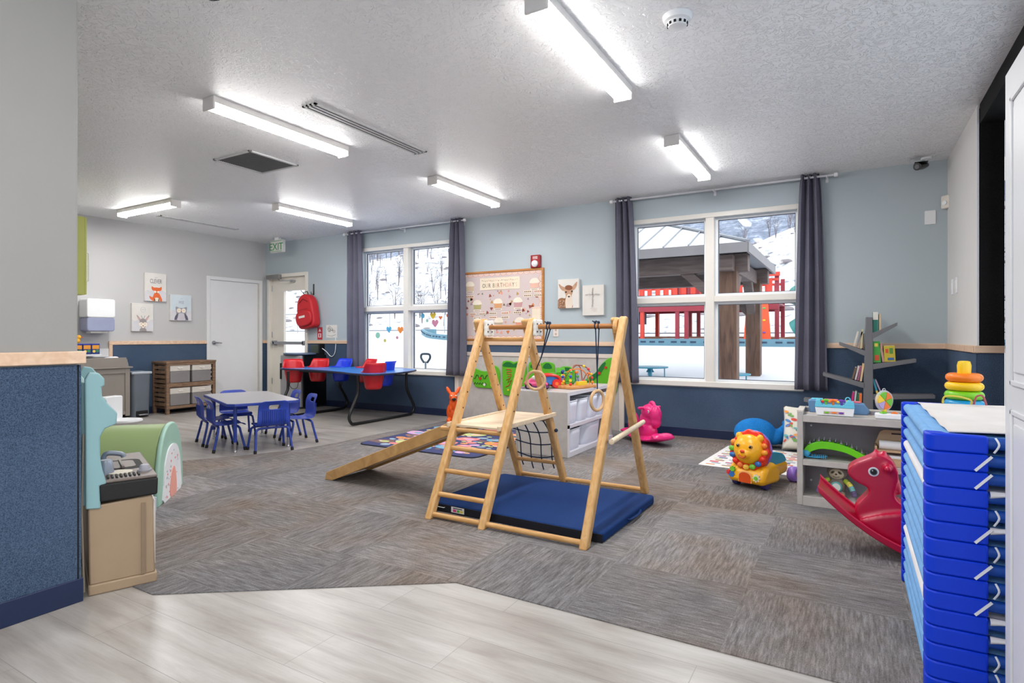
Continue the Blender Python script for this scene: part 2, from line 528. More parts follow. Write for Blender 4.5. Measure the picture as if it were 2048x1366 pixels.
rail('trim_3', W1[1] + 0.05, W2[0] - 0.05, 'X', YW, -1); rail('trim_4', W2[1] + 0.05, XR, 'X', YW, -1)
def base(name, a0, a1, axis, at, s):
    m = MB()
    if axis == 'X': m.box(a0, a1, at, at + 0.012 * s, 0.0, 0.1)
    else: m.box(at, at + 0.012 * s, a0, a1, 0.0, 0.1)
    return struct(m.build(name, NAVYB, org=(0, 0, 0), bevel=0.003))
base('baseboard_back', -7.735, XR, 'X', YW, -1)
base('baseboard_back.001', XL, -8.745, 'X', YW, -1)
# left grey wall
b = MB(); b.box(XL - 0.15, XL, 2.4, YW + 0.16, 0, H)
struct(b.build('wall_left', GREY, org=(0, 0, 0), smooth=False))
b = MB(); b.box(XL, -6.55, 2.35, 2.5, 0, H)
struct(b.build('wall_alcove', GREY, org=(0, 0, 0), smooth=False))
wainscot('wall_left_wainscot', [(4.15, 5.52, 0.1, 1.0), (6.53, YW, 0.1, 1.0)], 'Y', XL, 0.008)
rail('trim_5', 4.115, 5.52, 'Y', XL, 1); rail('trim_6', 6.53, YW, 'Y', XL, 1)
b = MB(); b.box(XL, XL + 0.022, 4.115, 4.16, 0, 1.005); struct(b.build('trim_7', MAPLE, org=(0, 0, 0), bevel=0.004))
base('baseboard_left', 4.16, 5.52, 'Y', XL, 1)
b = MB(); b.box(XL, XL + 0.02, 2.5, 4.112, 0.84, 0.955); struct(b.build('trim_8', WHITE, org=(0, 0, 0), bevel=0.003))
# right wall, return, side glazing
b = MB(); b.box(XR, XR + 0.13, 5.15, YW, 0, H)
struct(b.build('wall_right', mat('warm_white_wall_paint', (214, 212, 209), 0.6, var=0.01), org=(0, 0, 0), smooth=False))
wainscot('wall_right_wainscot', [(5.15, YW, 0.1, 1.0)], 'Y', XR, -0.008)
rail('trim_9', 5.13, YW, 'Y', XR, -1)
b = MB(); b.box(XR - 0.022, 0.915, 5.128, 5.15, 1.005, 1.056); struct(b.build('trim_10', MAPLE, org=(0, 0, 0), bevel=0.004))
b = MB(); b.box(XR, 0.915, 5.142, 5.15, 0.1, 1.005); struct(b.build('wall_return_wainscot', NAVYC, org=(0, 0, 0), smooth=False))
base('baseboard_right', 5.15, YW, 'Y', XR, -1)
BLK = fuzzy('black_panel', (14, 14, 15), (34, 34, 35), 300, 2, 0.7, 0.2)
b = MB(); b.box(XR + 0.01, 0.915, 5.138, 5.15, 1.056, 2.71); struct(b.build('wall_return_panel', BLK, org=(0, 0, 0), smooth=False))
b = MB(); b.box(XR - 0.006, XR + 0.006, 5.136, 5.15, 1.056, 2.72); struct(b.build('trim_11', WHITE, org=(0, 0, 0)))
# sliding glass door in the right wall
d3 = thing('door_3', None, None, (0.93, 3.0, 0)); struct(d3)
m = MB()
m.box(0.78, 0.99, -3.2, 5.136, 2.60, H - 0.001)
for y in (5.09, 4.62, 3.9, 2.6, 1.3, 0.0, -1.3, -2.6):
    m.box(0.915, 0.985, y - 0.04, y + 0.04, 0.04, 2.60)
m.box(0.915, 0.985, -3.2, 5.13, 0.0, 0.05)
for y in (5.0, 4.53):
    m.box(0.90, 0.935, y - 0.03, y + 0.03, 0.05, 2.58)
m.build('door_frame', BLK, d3, world=True, bevel=0.003, smooth=False)
m = MB(); m.box(0.945, 0.951, -3.2, 5.1, 0.05, 2.6); m.build('glass_pane', glass('storefront_glass', (0.9, 0.93, 0.94)), d3, world=True)
# near divider on the left of the camera, wall behind the camera
b = MB(); b.box(-2.97, -2.82, -3.2, 1.2, 0, H)
struct(b.build('wall_divider', mat('divider_paint', (150, 148, 145), 0.6, var=0.01, bump=0.15, bscale=120), org=(0, 0, 0), smooth=False, bevel=0.008, bseg=3))
b = MB(); b.box(-2.82, -2.811, -3.0, 1.192, 0.1, 1.0); b.box(-2.97, -2.811, 1.2, 1.207, 0.1, 1.0)
struct(b.build('wall_divider_wainscot', NAVYC, org=(0, 0, 0), smooth=False))
b = MB(); b.box(-2.82, -2.798, -3.0, 1.222, 1.005, 1.058); b.box(-2.97, -2.82, 1.2, 1.222, 1.005, 1.058)
struct(b.build('trim_12', MAPLE, org=(0, 0, 0), bevel=0.004))
b = MB(); b.box(-2.82, -2.806, -3.0, 1.214, 0.0, 0.1); b.box(-2.97, -2.82, 1.2, 1.214, 0.0, 0.1)
struct(b.build('baseboard_divider', NAVYB, org=(0, 0, 0), bevel=0.003))
b = MB(); b.box(-2.97, 1.0, -3.35, -3.2, 0, 0.5); b.box(-2.97, 1.0, -3.35, -3.2, 2.5, H); b.box(-2.97, -2.6, -3.35, -3.2, 0.5, 2.5); b.box(0.6, 1.0, -3.35, -3.2, 0.5, 2.5); struct(b.build('wall_front', GREY, org=(0, 0, 0), smooth=False))
w3 = thing('window_added', None, None, (-1.0, -3.25, 0.5)); struct(w3)  # unseen opening and window, added to let soft daylight in from behind
m = MB()
for x in (-2.6, -1.56, -0.52, 0.54): m.box(x, x + 0.06, -3.3, -3.22, 0.5, 2.5)
m.box(-2.6, 0.6, -3.3, -3.22, 0.5, 0.56); m.box(-2.6, 0.6, -3.3, -3.22, 2.44, 2.5); m.build('window_frame', WHITE, w3, world=True)
b = MB(); b.box(-9.0, -2.97, 1.05, 1.2, 0, H); struct(b.build('wall_front.001', GREY, org=(0, 0, 0), smooth=False))
b = MB(); b.box(XL - 0.15, XL, 1.05, 2.4, 0, H); struct(b.build('wall_left.001', GREY, org=(0, 0, 0), smooth=False))

# windows
GLS = glass('window_glass')
WFR = mat('window_casing', (222, 218, 211), 0.4, var=0.02)
WIN = mat('window_sash', (228, 231, 235), 0.35, var=0.02)
GASK = mat('dark_gasket', (60, 66, 80), 0.5)
def window(name, w):
    x0, x1, z0, z1 = w
    xm, zm = (x0 + x1) / 2, 1.532
    e = thing(name, None, None, (xm, YW, z0)); struct(e)
    m = MB(); c = 0.045
    m.box(x0 - c, x1 + c, YW - 0.018, YW + 0.01, z1 - 0.006, z1 + c)
    m.box(x0 - c, x0 + 0.006, YW - 0.018, YW + 0.01, z0, z1); m.box(x1 - 0.006, x1 + c, YW - 0.018, YW + 0.01, z0, z1)
    m.build('window_casing', WFR, e, world=True, bevel=0.004)
    m = MB(); m.box(x0 - c - 0.01, x1 + c + 0.01, YW - 0.03, YW + 0.12, z0 - 0.055, z0 + 0.004)
    m.build('window_sill', WFR, e, world=True, bevel=0.006)
    m = MB(); m.box(xm - 0.046, xm + 0.046, YW - 0.008, YW + 0.13, z0, z1); m.box(x0, x1, YW - 0.004, YW + 0.13, zm - 0.032, zm + 0.032)
    m.build('mullion', WFR, e, world=True, bevel=0.004)
    for (a, b_) in ((x0, xm - 0.046), (xm + 0.046, x1)):
        for (c0, c1) in ((z0, zm - 0.032), (zm + 0.032, z1)):
            s = MB(); t = 0.028
            s.box(a, b_, YW + 0.07, YW + 0.125, c1 - t, c1); s.box(a, b_, YW + 0.07, YW + 0.125, c0, c0 + t)
            s.box(a, a + t, YW + 0.07, YW + 0.125, c0 + t, c1 - t); s.box(b_ - t, b_, YW + 0.07, YW + 0.125, c0 + t, c1 - t)
            g = 0.006
            s.box(a + t, b_ - t, YW + 0.084, YW + 0.104, c1 - t - g, c1 - t, 1); s.box(a + t, b_ - t, YW + 0.084, YW + 0.104, c0 + t, c0 + t + g, 1)
            s.box(a + t, a + t + g, YW + 0.084, YW + 0.104, c0 + t, c1 - t, 1); s.box(b_ - t - g, b_ - t, YW + 0.084, YW + 0.104, c0 + t, c1 - t, 1)
            so = s.build('window_sash', [WIN, GASK], e, world=True)
            p = MB(); p.box(a + t, b_ - t, YW + 0.092, YW + 0.096, c0 + t, c1 - t); p.build('glass_pane', GLS, so, world=True)
    return e
window('window_1', W1); window('window_2', W2)

# exterior door
dr = thing('door_1', None, None, (-8.24, YW, 0)); struct(dr)
CREAM = mat('cream_door_paint', (226, 221, 211), 0.4, var=0.02)
m = MB()
m.box(-8.745, -8.685, YW - 0.025, YW + 0.15, 0, 2.19); m.box(-7.795, -7.735, YW - 0.025, YW + 0.15, 0, 2.19); m.box(-8.685, -7.795, YW - 0.025, YW + 0.15, 2.13, 2.19)
m.build('door_frame', CREAM, dr, world=True, bevel=0.005)
m = MB()
m.box(-8.685, -8.39, YW + 0.04, YW + 0.085, 0.01, 2.128); m.box(-7.86, -7.797, YW + 0.04, YW + 0.085, 0.01, 2.128)
m.box(-8.39, -7.86, YW + 0.04, YW + 0.085, 1.90, 2.128); m.box(-8.39, -7.86, YW + 0.04, YW + 0.085, 0.01, 0.25)
lf = m.build('door_leaf', CREAM, dr, world=True)
p = MB(); p.box(-8.39, -7.86, YW + 0.06, YW + 0.066, 0.25, 1.90); p.build('glass_pane', GLS, lf, world=True)
m = MB(); m.box(-8.60, -7.82, YW - 0.03, YW + 0.0, 0.985, 1.035); m.box(-8.62, -8.56, YW - 0.03, YW + 0.04, 0.97, 1.05); m.box(-7.86, -7.81, YW - 0.03, YW + 0.04, 0.97, 1.05)
m.build('push_bar', mat('push_bar_grey', (150, 152, 158), 0.4, 0.6), lf, world=True, bevel=0.006)
m = MB(); m.box(-8.70, -8.36, YW - 0.085, YW - 0.026, 2.10, 2.175)
cl = m.build('door_closer', mat('closer_grey', (140, 138, 136), 0.4, 0.5), dr, world=True, bevel=0.008)
m = MB(); m.tube([(-8.42, YW - 0.05, 2.1), (-8.27, YW - 0.14, 2.05), (-8.12, YW - 0.02, 2.06)], 0.008, 8); m.box(-8.15, -8.09, YW - 0.03, YW + 0.04, 2.04, 2.075)
m.build('closer_arm', SILVER, cl, world=True)
m = MB()
for z in (0.3, 1.1, 1.9): m.cyl((-8.687, YW + 0.03, z), (-8.687, YW + 0.03, z + 0.1), 0.008)
m.build('hinge', SILVER, dr, world=True)

# interior door in the left wall
di = thing('door_2', None, None, (XL, 6.02, 0)); struct(di)
m = MB()
m.box(XL - 0.001, XL + 0.022, 5.52, 5.575, 0, 2.085); m.box(XL - 0.001, XL + 0.022, 6.47, 6.525, 0, 2.085); m.box(XL - 0.001, XL + 0.022, 5.575, 6.47, 2.03, 2.085)
m.build('door_frame', WHITE, di, world=True, bevel=0.004)
m = MB(); m.box(XL, XL + 0.008, 5.575, 6.44, 0.008, 2.02); m.box(XL, XL + 0.014, 6.44, 6.47, 0, 2.03, 1)
lf = m.build('door_leaf', [WHITE, mat('stop_paint', (196, 190, 180), 0.5)], di, world=True)
m = MB(); m.cyl((XL + 0.008, 5.64, 1.02), (XL + 0.02, 5.64, 1.02), 0.032, seg=20); m.cyl((XL + 0.02, 5.64, 1.02), (XL + 0.06, 5.64, 1.02), 0.011)
m.tube([(XL + 0.055, 5.64, 1.02), (XL + 0.06, 5.69, 1.02), (XL + 0.055, 5.75, 1.015)], [0.012, 0.011, 0.009])
m.build('door_handle', SILVER, lf, world=True)

# ------------------------------------------------------------------ ceiling fittings
TUBE = emis('lit_diffuser', (252, 250, 248), LAMP)
TUBE_EDGE = emis('lit_diffuser_edge', (252, 250, 248), LAMP * 0.28)
FIX = mat('fixture_white', (226, 222, 219), 0.4)
def ceiling_lamp(x, y, rz, label):
    e = thing('ceiling_light', label, 'ceiling light', (x, y, H), rz, 'linear ceiling lights')
    m = MB(); m.prism([(-0.061, 0), (-0.061, -0.044), (0.061, -0.044), (0.061, 0)], (0, -0.61, 0), X, Z, Y * 1.22)
    m.build('housing', FIX, e, bevel=0.003)
    m = MB(); m.prism([(-0.056, 0.0), (-0.057, -0.008), (-0.048, -0.028), (-0.02, -0.038), (0.02, -0.038), (0.048, -0.028), (0.057, -0.008), (0.056, 0.0)], (0, -0.595, -0.045), X, Z, Y * 1.19)
    for f in m.bm.faces:
        xs_ = [abs(v.co.x) for v in f.verts]
        if min(xs_) > 0.04: f.material_index = 1
    m.build('diffuser', [TUBE, TUBE_EDGE], e)
    m = MB(); m.box(-0.062, 0.062, -0.612, -0.595, -0.088, -0.0); m.build('end_cap', FIX, e, bevel=0.006)
    m = MB(); m.box(-0.062, 0.062, 0.595, 0.612, -0.088, -0.0); m.build('end_cap', FIX, e, bevel=0.006)
    return e
for x, y, rz, lab in (
        (-1.28, 3.03, 0, 'white linear ceiling light, lit, beside the round smoke detector'),
        (-1.24, 5.285, 0, 'short-looking lit ceiling light hanging in front of the window with the pavilion view'),
        (-3.75, 2.97, 0, 'lit linear ceiling light between the long slotted vent and the square grille'),
        (-3.645, 5.27, 0, 'lit linear ceiling light on the ceiling above the birthday board'),
        (-6.045, 5.27, 0, 'lit linear ceiling light ending near the far window curtain'),
        (-7.5, 3.94, PI / 2, 'lit ceiling light turned sideways near the grey wall and lime cabinet'),
        (-1.28, 0.5, 0, 'added lit ceiling light above the camera position, out of view'),  # unseen lamp, added to brighten the room
        (-1.28, -1.9, 0, 'added lit ceiling light behind the camera position, out of view')):  # second unseen lamp, added for more room light
    ceiling_lamp(x, y, rz, lab)
def slot_vent(x0, x1, y0, y1, label, n=3):
    e = thing('slot_vent', label, 'air vent', ((x0 + x1) / 2, (y0 + y1) / 2, H))
    m = MB(); w = (x1 - x0)
    m.box(x0, x1, y0, y0 + 0.02, H - 0.008, H + 0.001); m.box(x0, x1, y1 - 0.02, y1, H - 0.008, H + 0.001)
    k = w / (2 * n + 1)
    for i in range(n + 1):
        m.box(x0 + 2 * i * k, x0 + (2 * i + 1) * k, y0, y1, H - 0.008, H + 0.001)
    m.build('vent_frame', mat('vent_white', (206, 206, 206), 0.5), e, world=True)
    m = MB(); m.box(x0 + 0.004, x1 - 0.004, y0 + 0.004, y1 - 0.004, H - 0.003, H - 0.001); m.build('vent_slot', mat('vent_dark', (18, 18, 18), 0.9), e, world=True)
slot_vent(-3.335, -3.20, 2.79, 4.02, 'long ceiling vent with three black slots between two ceiling lights')
slot_vent(-8.05, -7.95, 4.34, 5.49, 'thin grey slotted ceiling vent near the grey wall', 2)
e = thing('return_air_grille', 'grey rectangular return air grille with white frame in the ceiling', 'air vent', (-4.765, 3.465, H))
m = MB()
for a in ((-5.03, -4.5, 3.21, 3.235), (-5.03, -4.5, 3.705, 3.73), (-5.03, -5.0, 3.21, 3.73), (-4.53, -4.5, 3.21, 3.73)): m.box(*a, H - 0.012, H + 0.001)
m.build('grille_frame', mat('vent_white', (206, 206, 206), 0.5), e, world=True, bevel=0.003)
m = MB(); m.box(-5.0, -4.53, 3.235, 3.705, H - 0.004, H - 0.001)
for i in range(26):
    y = 3.245 + i * 0.0178; m.box(-5.0, -4.53, y, y + 0.006, H - 0.009, H - 0.003)
m.build('louvre_panel', mat('grille_grey', (118, 118, 120), 0.6), e, world=True)
e = thing('smoke_detector', 'round white smoke detector on the ceiling near the nearest light', 'smoke detector', (-0.755, 2.96, H))
m = MB(); m.lathe([(0.03, -0.058), (0.045, -0.055), (0.05, -0.04), (0.052, -0.032), (0.066, -0.026), (0.072, -0.012), (0.074, 0.0)], (0, 0, 0), 32); m.build('detector_body', PLW, e)
m = MB()
for i in range(12):
    a = i * PI / 6; c, s_ = math.cos(a), math.sin(a)
    m.beam((0.0475 * c, 0.0475 * s_, -0.05), (0.0475 * c, 0.0475 * s_, -0.038), 0.012, 0.008, (c, s_, 0))
m.build('vent_gap', mat('vent_dark', (18, 18, 18), 0.9), e)
m = MB(); m.lathe([(0.012, -0.078), (0.03, -0.07), (0.036, -0.05), (0.036, -0.02), (0.05, -0.012), (0.05, 0)], (-2.525, 1.61, H), 24)
tag(m.build('dome_camera', mat('black_plastic', (12, 12, 14), 0.25)), 'small black dome camera on the ceiling beside the near divider wall', 'camera')
# camera in the right corner
e = thing('security_camera', 'black bullet camera on a white ceiling mount in the right corner', 'camera', (0.56, 6.42, 2.66))
m = MB(); m.cyl((0.60, 6.44, H), (0.60, 6.44, H - 0.02), 0.045, seg=20); m.cyl((0.60, 6.44, H - 0.02), (0.575, 6.42, 2.675), 0.012); m.build('mount', PLW, e, world=True)
m = MB(); m.tube([(0.60, 6.46, 2.68), (0.57, 6.42, 2.665), (0.52, 6.34, 2.645)], [0.022, 0.03, 0.034], 16); m.box(0.5, 0.6, 6.32, 6.45, 2.678, 2.684); m.build('camera_body', mat('black_plastic', (12, 12, 14), 0.25), e, world=True)
m = MB(); m.cyl((0.521, 6.342, 2.6455), (0.518, 6.337, 2.644), 0.02); m.build('lens', mat('lens_grey', (120, 120, 124), 0.1), e, world=True)
e = thing('motion_sensor', 'small white motion sensor in the right wall corner', 'sensor', (0.74, 6.57, 2.35))
m = MB(); m.prism(rrect(-0.04, 0.04, -0.06, 0.06, 0.015), (0.745, 6.545, 2.345), Vector((0.7, -0.7, 0)), Z, Vector((0.03, 0.03, 0))); m.build('sensor_body', mat('aged_white', (218, 212, 200), 0.4), e, world=True, bevel=0.006)
m = MB(); m.prism(circ(0, 0, 0.02, 16), (0.744, 6.544, 2.335), Vector((0.7, -0.7, 0)), Z, Vector((-0.006, -0.006, 0))); m.build('sensor_lens', PLW, e, world=True)
m = MB(); m.prism(rrect(-0.042, 0.042, -0.064, 0.064, 0.006), (0.641, YW, 2.222), X, Z, -Y * 0.008)
tag(m.build('wall_plate', PLW, bevel=0.002), 'blank white wall plate on the blue wall under the corner camera', 'wall plate')
for i, (y, lab) in enumerate(((6.28, 'narrow white switch plate on the right wall, closer to the window wall'), (6.05, 'narrow white switch plate on the right wall, farther from the window wall'))):
    e = thing('light_switch', lab, 'light switch', (XR, y, 1.55), 0, 'pair of switch plates')
    m = MB(); m.box(-0.008, 0, -0.036, 0.036, -0.068, 0.068); m.build('switch_plate', PLW, e, bevel=0.002)
    m = MB(); m.box(-0.012, -0.007, -0.016, 0.016, -0.034, 0.034); m.build('rocker', PLW, e, bevel=0.002)
def outlet(x, z, label):
    e = thing('wall_outlet', label, 'outlet', (x, YW, z))
    m = MB(); m.box(-0.036, 0.036, -0.007, 0, -0.058, 0.058); m.build('outlet_plate', mat('outlet_ivory', (226, 218, 210), 0.4), e, bevel=0.002)
    for k in (-0.024, 0.024):
        m = MB(); m.prism(circ(0, k, 0.015, 14), (0, -0.007, 0), X, Z, -Y * 0.003); s_ = m.build('socket', mat('socket_tan', (196, 172, 160), 0.5), e)
outlet(-3.2, 1.176, 'ivory wall outlet above the rail beside the birthday board')
# ================================================================== things on the walls
CURT = fuzzy('charcoal_curtain', (84, 83, 96), (116, 115, 130), 350, 3, 0.85, 0.15)
ROD = mat('rod_white', (205, 206, 212), 0.3, 0.2)
def curtain(label, t0, t1, b0, b1, nf, ph=0.0):
    cx = (t0 + t1) / 2
    e = thing('curtain', label, 'curtain', (cx, 6.5, 0.585), 0, 'charcoal window curtains')
    def f(u, v):
        z = 0.585 + (2.735 - 0.585) * v
        k = (1 - v) ** 0.55 if v < 1 else 0
        xa = t0 + (b0 - t0) * k; xb = t1 + (b1 - t1) * k
        amp = 0.036 + 0.012 * (1 - v) * math.sin(u * 9 + ph)
        w = u * nf * 2 * PI + ph + 0.35 * math.sin(3 * v + ph)
        return Vector((xa + (xb - xa) * (u + 0.018 * math.sin(2 * w)), 6.50 + amp * math.sin(w) + 0.008 * math.sin(7 * u + 5 * v), z))
    m = MB(); m.grid(f, nf * 12, 26)
    m.build('curtain_cloth', CURT, e, world=True, ang=180, solid=0.003, norm=False)
    for i in range(nf):
        x = t0 + (t1 - t0) * (i + 0.5) / nf
        m = MB(); m.tube([(x, 6.50 + 0.026 * math.cos(2 * PI * j / 14), 2.703 + 0.026 * math.sin(2 * PI * j / 14)) for j in range(14)], 0.004, 6, closed=True)
        m.build('grommet', CHROME, e, world=True)
curtain('charcoal curtain on the left side of the window with heart stickers, by the exit door', -6.74, -6.45, -6.79, -6.40, 3, 0.4)
curtain('charcoal curtain between the sticker window and the birthday board', -4.76, -4.57, -4.86, -4.50, 3, 2.0)
curtain('charcoal curtain left of the pavilion window, behind the climbing frame top', -2.39, -2.195, -2.39, -2.11, 3, 1.0)
curtain('charcoal curtain right of the pavilion window, beside the tree bookshelf', -0.425, -0.265, -0.485, -0.19, 3, 3.0)
def rod(x0, x1, label):
    e = thing('curtain_rod', label, 'curtain rod', ((x0 + x1) / 2, 6.5, 2.70), 0, 'white curtain rods')
    m = MB(); m.cyl((x0, 6.5, 2.703), (x1, 6.5, 2.703), 0.012, seg=12); m.build('rod', ROD, e, world=True)
    for x, s in ((x0, -1), (x1, 1)):
        m = MB(); m.lathe([(0.012, 0), (0.02, 0.004), (0.022, 0.02), (0.02, 0.034), (0.008, 0.04)], (x, 6.5, 2.703), 16, 'X')
        if s < 0: m = MB(); m.lathe([(0.008, -0.04), (0.02, -0.034), (0.022, -0.02), (0.02, -0.004), (0.012, 0)], (x, 6.5, 2.703), 16, 'X')
        m.build('finial', PLW, e, world=True)
    for x in (x0 + 0.06, (x0 + x1) / 2, x1 - 0.06):
        m = MB(); m.cyl((x, 6.5, 2.69), (x, YW, 2.69), 0.006, seg=8); m.box(x - 0.012, x + 0.012, YW - 0.006, YW, 2.655, 2.715); m.tube([(x, 6.485, 2.70), (x, 6.49, 2.687), (x, 6.51, 2.687), (x, 6.515, 2.70)], 0.004, 6)
        m.build('bracket', PLW, e, world=True)
rod(-6.78, -4.55, 'white curtain rod above the window with heart stickers')
rod(-2.41, -0.14, 'long white curtain rod above the pavilion window')

e = thing('exit_sign', 'white exit sign with green letters on the ceiling above the exterior door', 'exit sign', (-8.12, 6.30, 2.62))
m = MB(); m.box(-8.27, -7.97, 6.28, 6.34, 2.50, 2.70); m.build('sign_case', mat('sign_white', (214, 214, 208), 0.4), e, world=True, bevel=0.006)
m = MB(); m.box(-8.17, -8.07, 6.285, 6.335, 2.70, H); m.build('canopy_mount', PLW, e, world=True)
GRN = mat('exit_green', (30, 140, 70), 0.5)
m = MB(); m.text('EXIT', (-8.125, 6.279, 2.535), X, Z, 0.165, 0.002); o = m.build('sign_letters', GRN, e, world=True, smooth=False)
m = MB(); m.box(-8.255, -7.99, 6.2785, 6.2795, 2.512, 2.518); m.box(-8.255, -7.99, 6.2785, 6.2795, 2.68, 2.686); m.build('sign_border', GRN, e, world=True)

# evacuation backpack on its hook
RED = mat('red_nylon', (196, 30, 40), 0.55, var=0.05, bump=0.3, bscale=500)
e = thing('backpack', 'red backpack hanging from a hook between the exterior door and the far window', 'backpack', (-7.63, 6.48, 1.24))
R = Matrix.Rotation(math.radians(-8), 4, 'Y')
def bp(m): return m.xf(Matrix.Translation((-7.63, 6.5, 1.53)) @ R)
m = MB()
prof = [(-0.17, -0.26), (-0.19, -0.1), (-0.18, 0.08), (-0.14, 0.2), (-0.05, 0.27), (0.05, 0.27), (0.14, 0.2), (0.18, 0.08), (0.19, -0.1), (0.17, -0.26), (0, -0.28)]
m.prism(closed2d(prof, 3), (0, -0.07, 0), X, Z, Y * 0.15); bp(m).build('pack_body', RED, e, world=True, bevel=0.03, bseg=4)
m = MB(); m.prism(closed2d([(-0.14, -0.22), (-0.15, -0.02), (0.15, -0.02), (0.14, -0.22)], 4), (0, -0.115, 0), X, Z, Y * 0.06); pk = bp(m).build('front_pocket', RED, e, world=True, bevel=0.02, bseg=3)
m = MB(); m.box(-0.09, 0.05, -0.118, -0.114, -0.11, -0.075); bp(m).build('pocket_patch', mat('patch_white', (230, 225, 220), 0.6), pk, world=True)
m = MB(); m.tube([(-0.1, -0.075, 0.14), (0, -0.08, 0.2), (0.1, -0.075, 0.14)], 0.004, 6); m.tube([(-0.13, -0.118, 0.02), (0.13, -0.118, 0.02)], 0.003, 6); bp(m).build('zipper', mat('dark_red_zip', (110, 16, 24), 0.5), e, world=True)
m = MB(); m.tube([(-0.03, 0.02, 0.25), (-0.06, 0, 0.32), (0.0, 0.03, 0.33), (0.03, 0.02, 0.25)], 0.008, 6); m.tube([(-0.02, 0, 0.26), (-0.09, -0.02, 0.36)], 0.005, 6); bp(m).build('strap', mat('black_strap', (24, 22, 24), 0.7), e, world=True)
e = thing('wall_hook', 'dark metal strip hook holding the red backpack', 'hook', (-7.60, YW, 1.92))
m = MB(); m.box(-0.012, 0.012, -0.008, 0, -0.12, 0.06); m.tube([(0, -0.006, -0.1), (0, -0.05, -0.11), (0, -0.06, -0.07)], 0.006, 8); m.build('hook_plate', mat('hook_grey', (70, 72, 74), 0.4, 0.6), e)
e = thing('red_wall_tag', 'small red and white printed tag on the wall below the red backpack', 'sign', (-7.455, YW, 1.17))
m = MB(); m.box(-0.055, 0.055, -0.006, 0, -0.10, 0.10); m.build('tag_card', mat('tag_red', (180, 40, 52), 0.5), e)
m = MB(); m.box(-0.035, 0.035, -0.008, -0.006, -0.065, 0.0, 0); m.prism([(-0.03, 0.03), (0.03, 0.03), (0.0, 0.08)], (0, -0.006, 0), X, Z, -Y * 0.002); m.box(-0.012, 0.012, -0.009, -0.008, -0.055, -0.01, 1); m.build('tag_print', [mat('tag_pale', (230, 205, 205), 0.5), mat('tag_red', (180, 40, 52), 0.5)], e)
e = thing('line_drawing', 'white paper with a black line drawing pinned near the far curtain', 'drawing', (-7.185, YW, 1.2))
m = MB(); m.box(-0.125, 0.125, -0.004, 0, -0.10, 0.105); m.build('paper', mat('paper', (222, 220, 214), 0.7), e)
m = MB(); r_ = random.Random(3)
for i in range(7):
    cx, cz = r_.uniform(-0.08, 0.08), r_.uniform(-0.06, 0.07); q = r_.uniform(0.012, 0.03)
    m.tube([(cx + q * math.cos(t * PI / 5), -0.005, cz + q * 0.8 * math.sin(t * PI / 5)) for t in range(10)], 0.002, 4, closed=True)
m.tube([(-0.09, -0.005, -0.06), (0.0, -0.005, -0.075), (0.09, -0.005, -0.05)], 0.002, 4); m.build('pen_lines', BLACK, e)

# fire alarm strobe
e = thing('fire_alarm', 'red fire alarm strobe on the blue wall above the birthday board', 'fire alarm', (-3.475, YW, 2.08))
ARED = mat('alarm_red', (150, 22, 28), 0.35)
m = MB(); m.box(-0.068, 0.068, -0.045, 0, -0.082, 0.082); m.build('alarm_body', ARED, e, bevel=0.008)
m = MB(); m.lathe([(0.045, 0.0), (0.043, -0.02), (0.03, -0.03)], (-0.0, -0.045, -0.03), 20, 'Y'); m.build('strobe_lens', mat('lens_clear', (215, 215, 220), 0.15), e)
m = MB()
for i in range(3): m.box(-0.035, 0.035, -0.047, -0.045, 0.03 + i * 0.013, 0.036 + i * 0.013)
m.build('alarm_lettering', mat('patch_white', (230, 225, 220), 0.6), e)

# birthday bulletin board
PINES = wood('cork_board_frame_wood', (168, 106, 50), (196, 134, 72), (2, 16, 16), 0.45, 0.05)
e = thing('bulletin_board', 'wood-framed pink bulletin board reading OUR BIRTHDAYS on the blue wall', 'bulletin board', (-3.985, YW, 1.055))
bx0, bx1, bz0, bz1 = -4.66, -3.365, 1.06, 1.998
m = MB()
m.box(bx0, bx1, YW - 0.022, YW, bz1 - 0.028, bz1); m.box(bx0, bx1, YW - 0.022, YW, bz0, bz0 + 0.028); m.box(bx0, bx0 + 0.028, YW - 0.022, YW, bz0 + 0.028, bz1 - 0.028); m.box(bx1 - 0.028, bx1, YW - 0.022, YW, bz0 + 0.028, bz1 - 0.028)
m.build('board_frame', PINES, e, world=True, bevel=0.003)
m = MB(); m.box(bx0 + 0.028, bx1 - 0.028, YW - 0.010, YW - 0.001, bz0 + 0.028, bz1 - 0.028); m.build('backing_paper', mat('pale_mauve_paper', (206, 190, 188), 0.8, var=0.03), e, world=True)
ROSE = mat('rose_scallop', (216, 168, 160), 0.8); CRM = mat('cream_print', (236, 222, 204), 0.8)
m = MB()
def scallop(cx, cz, r, a0, a1):
    for k, (q, mi) in enumerate(((r, 0), (r * 0.78, 1), (r * 0.6, 0), (r * 0.38, 1), (r * 0.2, 0))):
        P = circ(cx, cz, q, 12, a0=a0, a1=a1)
        m.prism(P, (0, YW - 0.0105 - 0.0005 * k, 0), X, Z, -Y * 0.0006, mi)
ix0, ix1, iz0, iz1 = bx0 + 0.03, bx1 - 0.03, bz0 + 0.03, bz1 - 0.03
nx = 14
for i in range(nx):
    cx = ix0 + (i + 0.5) * (ix1 - ix0) / nx
    scallop(cx, iz0, 0.045, 0, PI); scallop(cx, iz1, 0.045, PI, 2 * PI)
for i in range(9):
    cz = iz0 + 0.06 + (i + 0.5) * (iz1 - iz0 - 0.12) / 9
    scallop(ix0, cz, 0.045, -PI / 2, PI / 2); scallop(ix1, cz, 0.045, PI / 2, PI * 1.5)
m.build('scalloped_border', [ROSE, CRM], e, world=True, smooth=False)
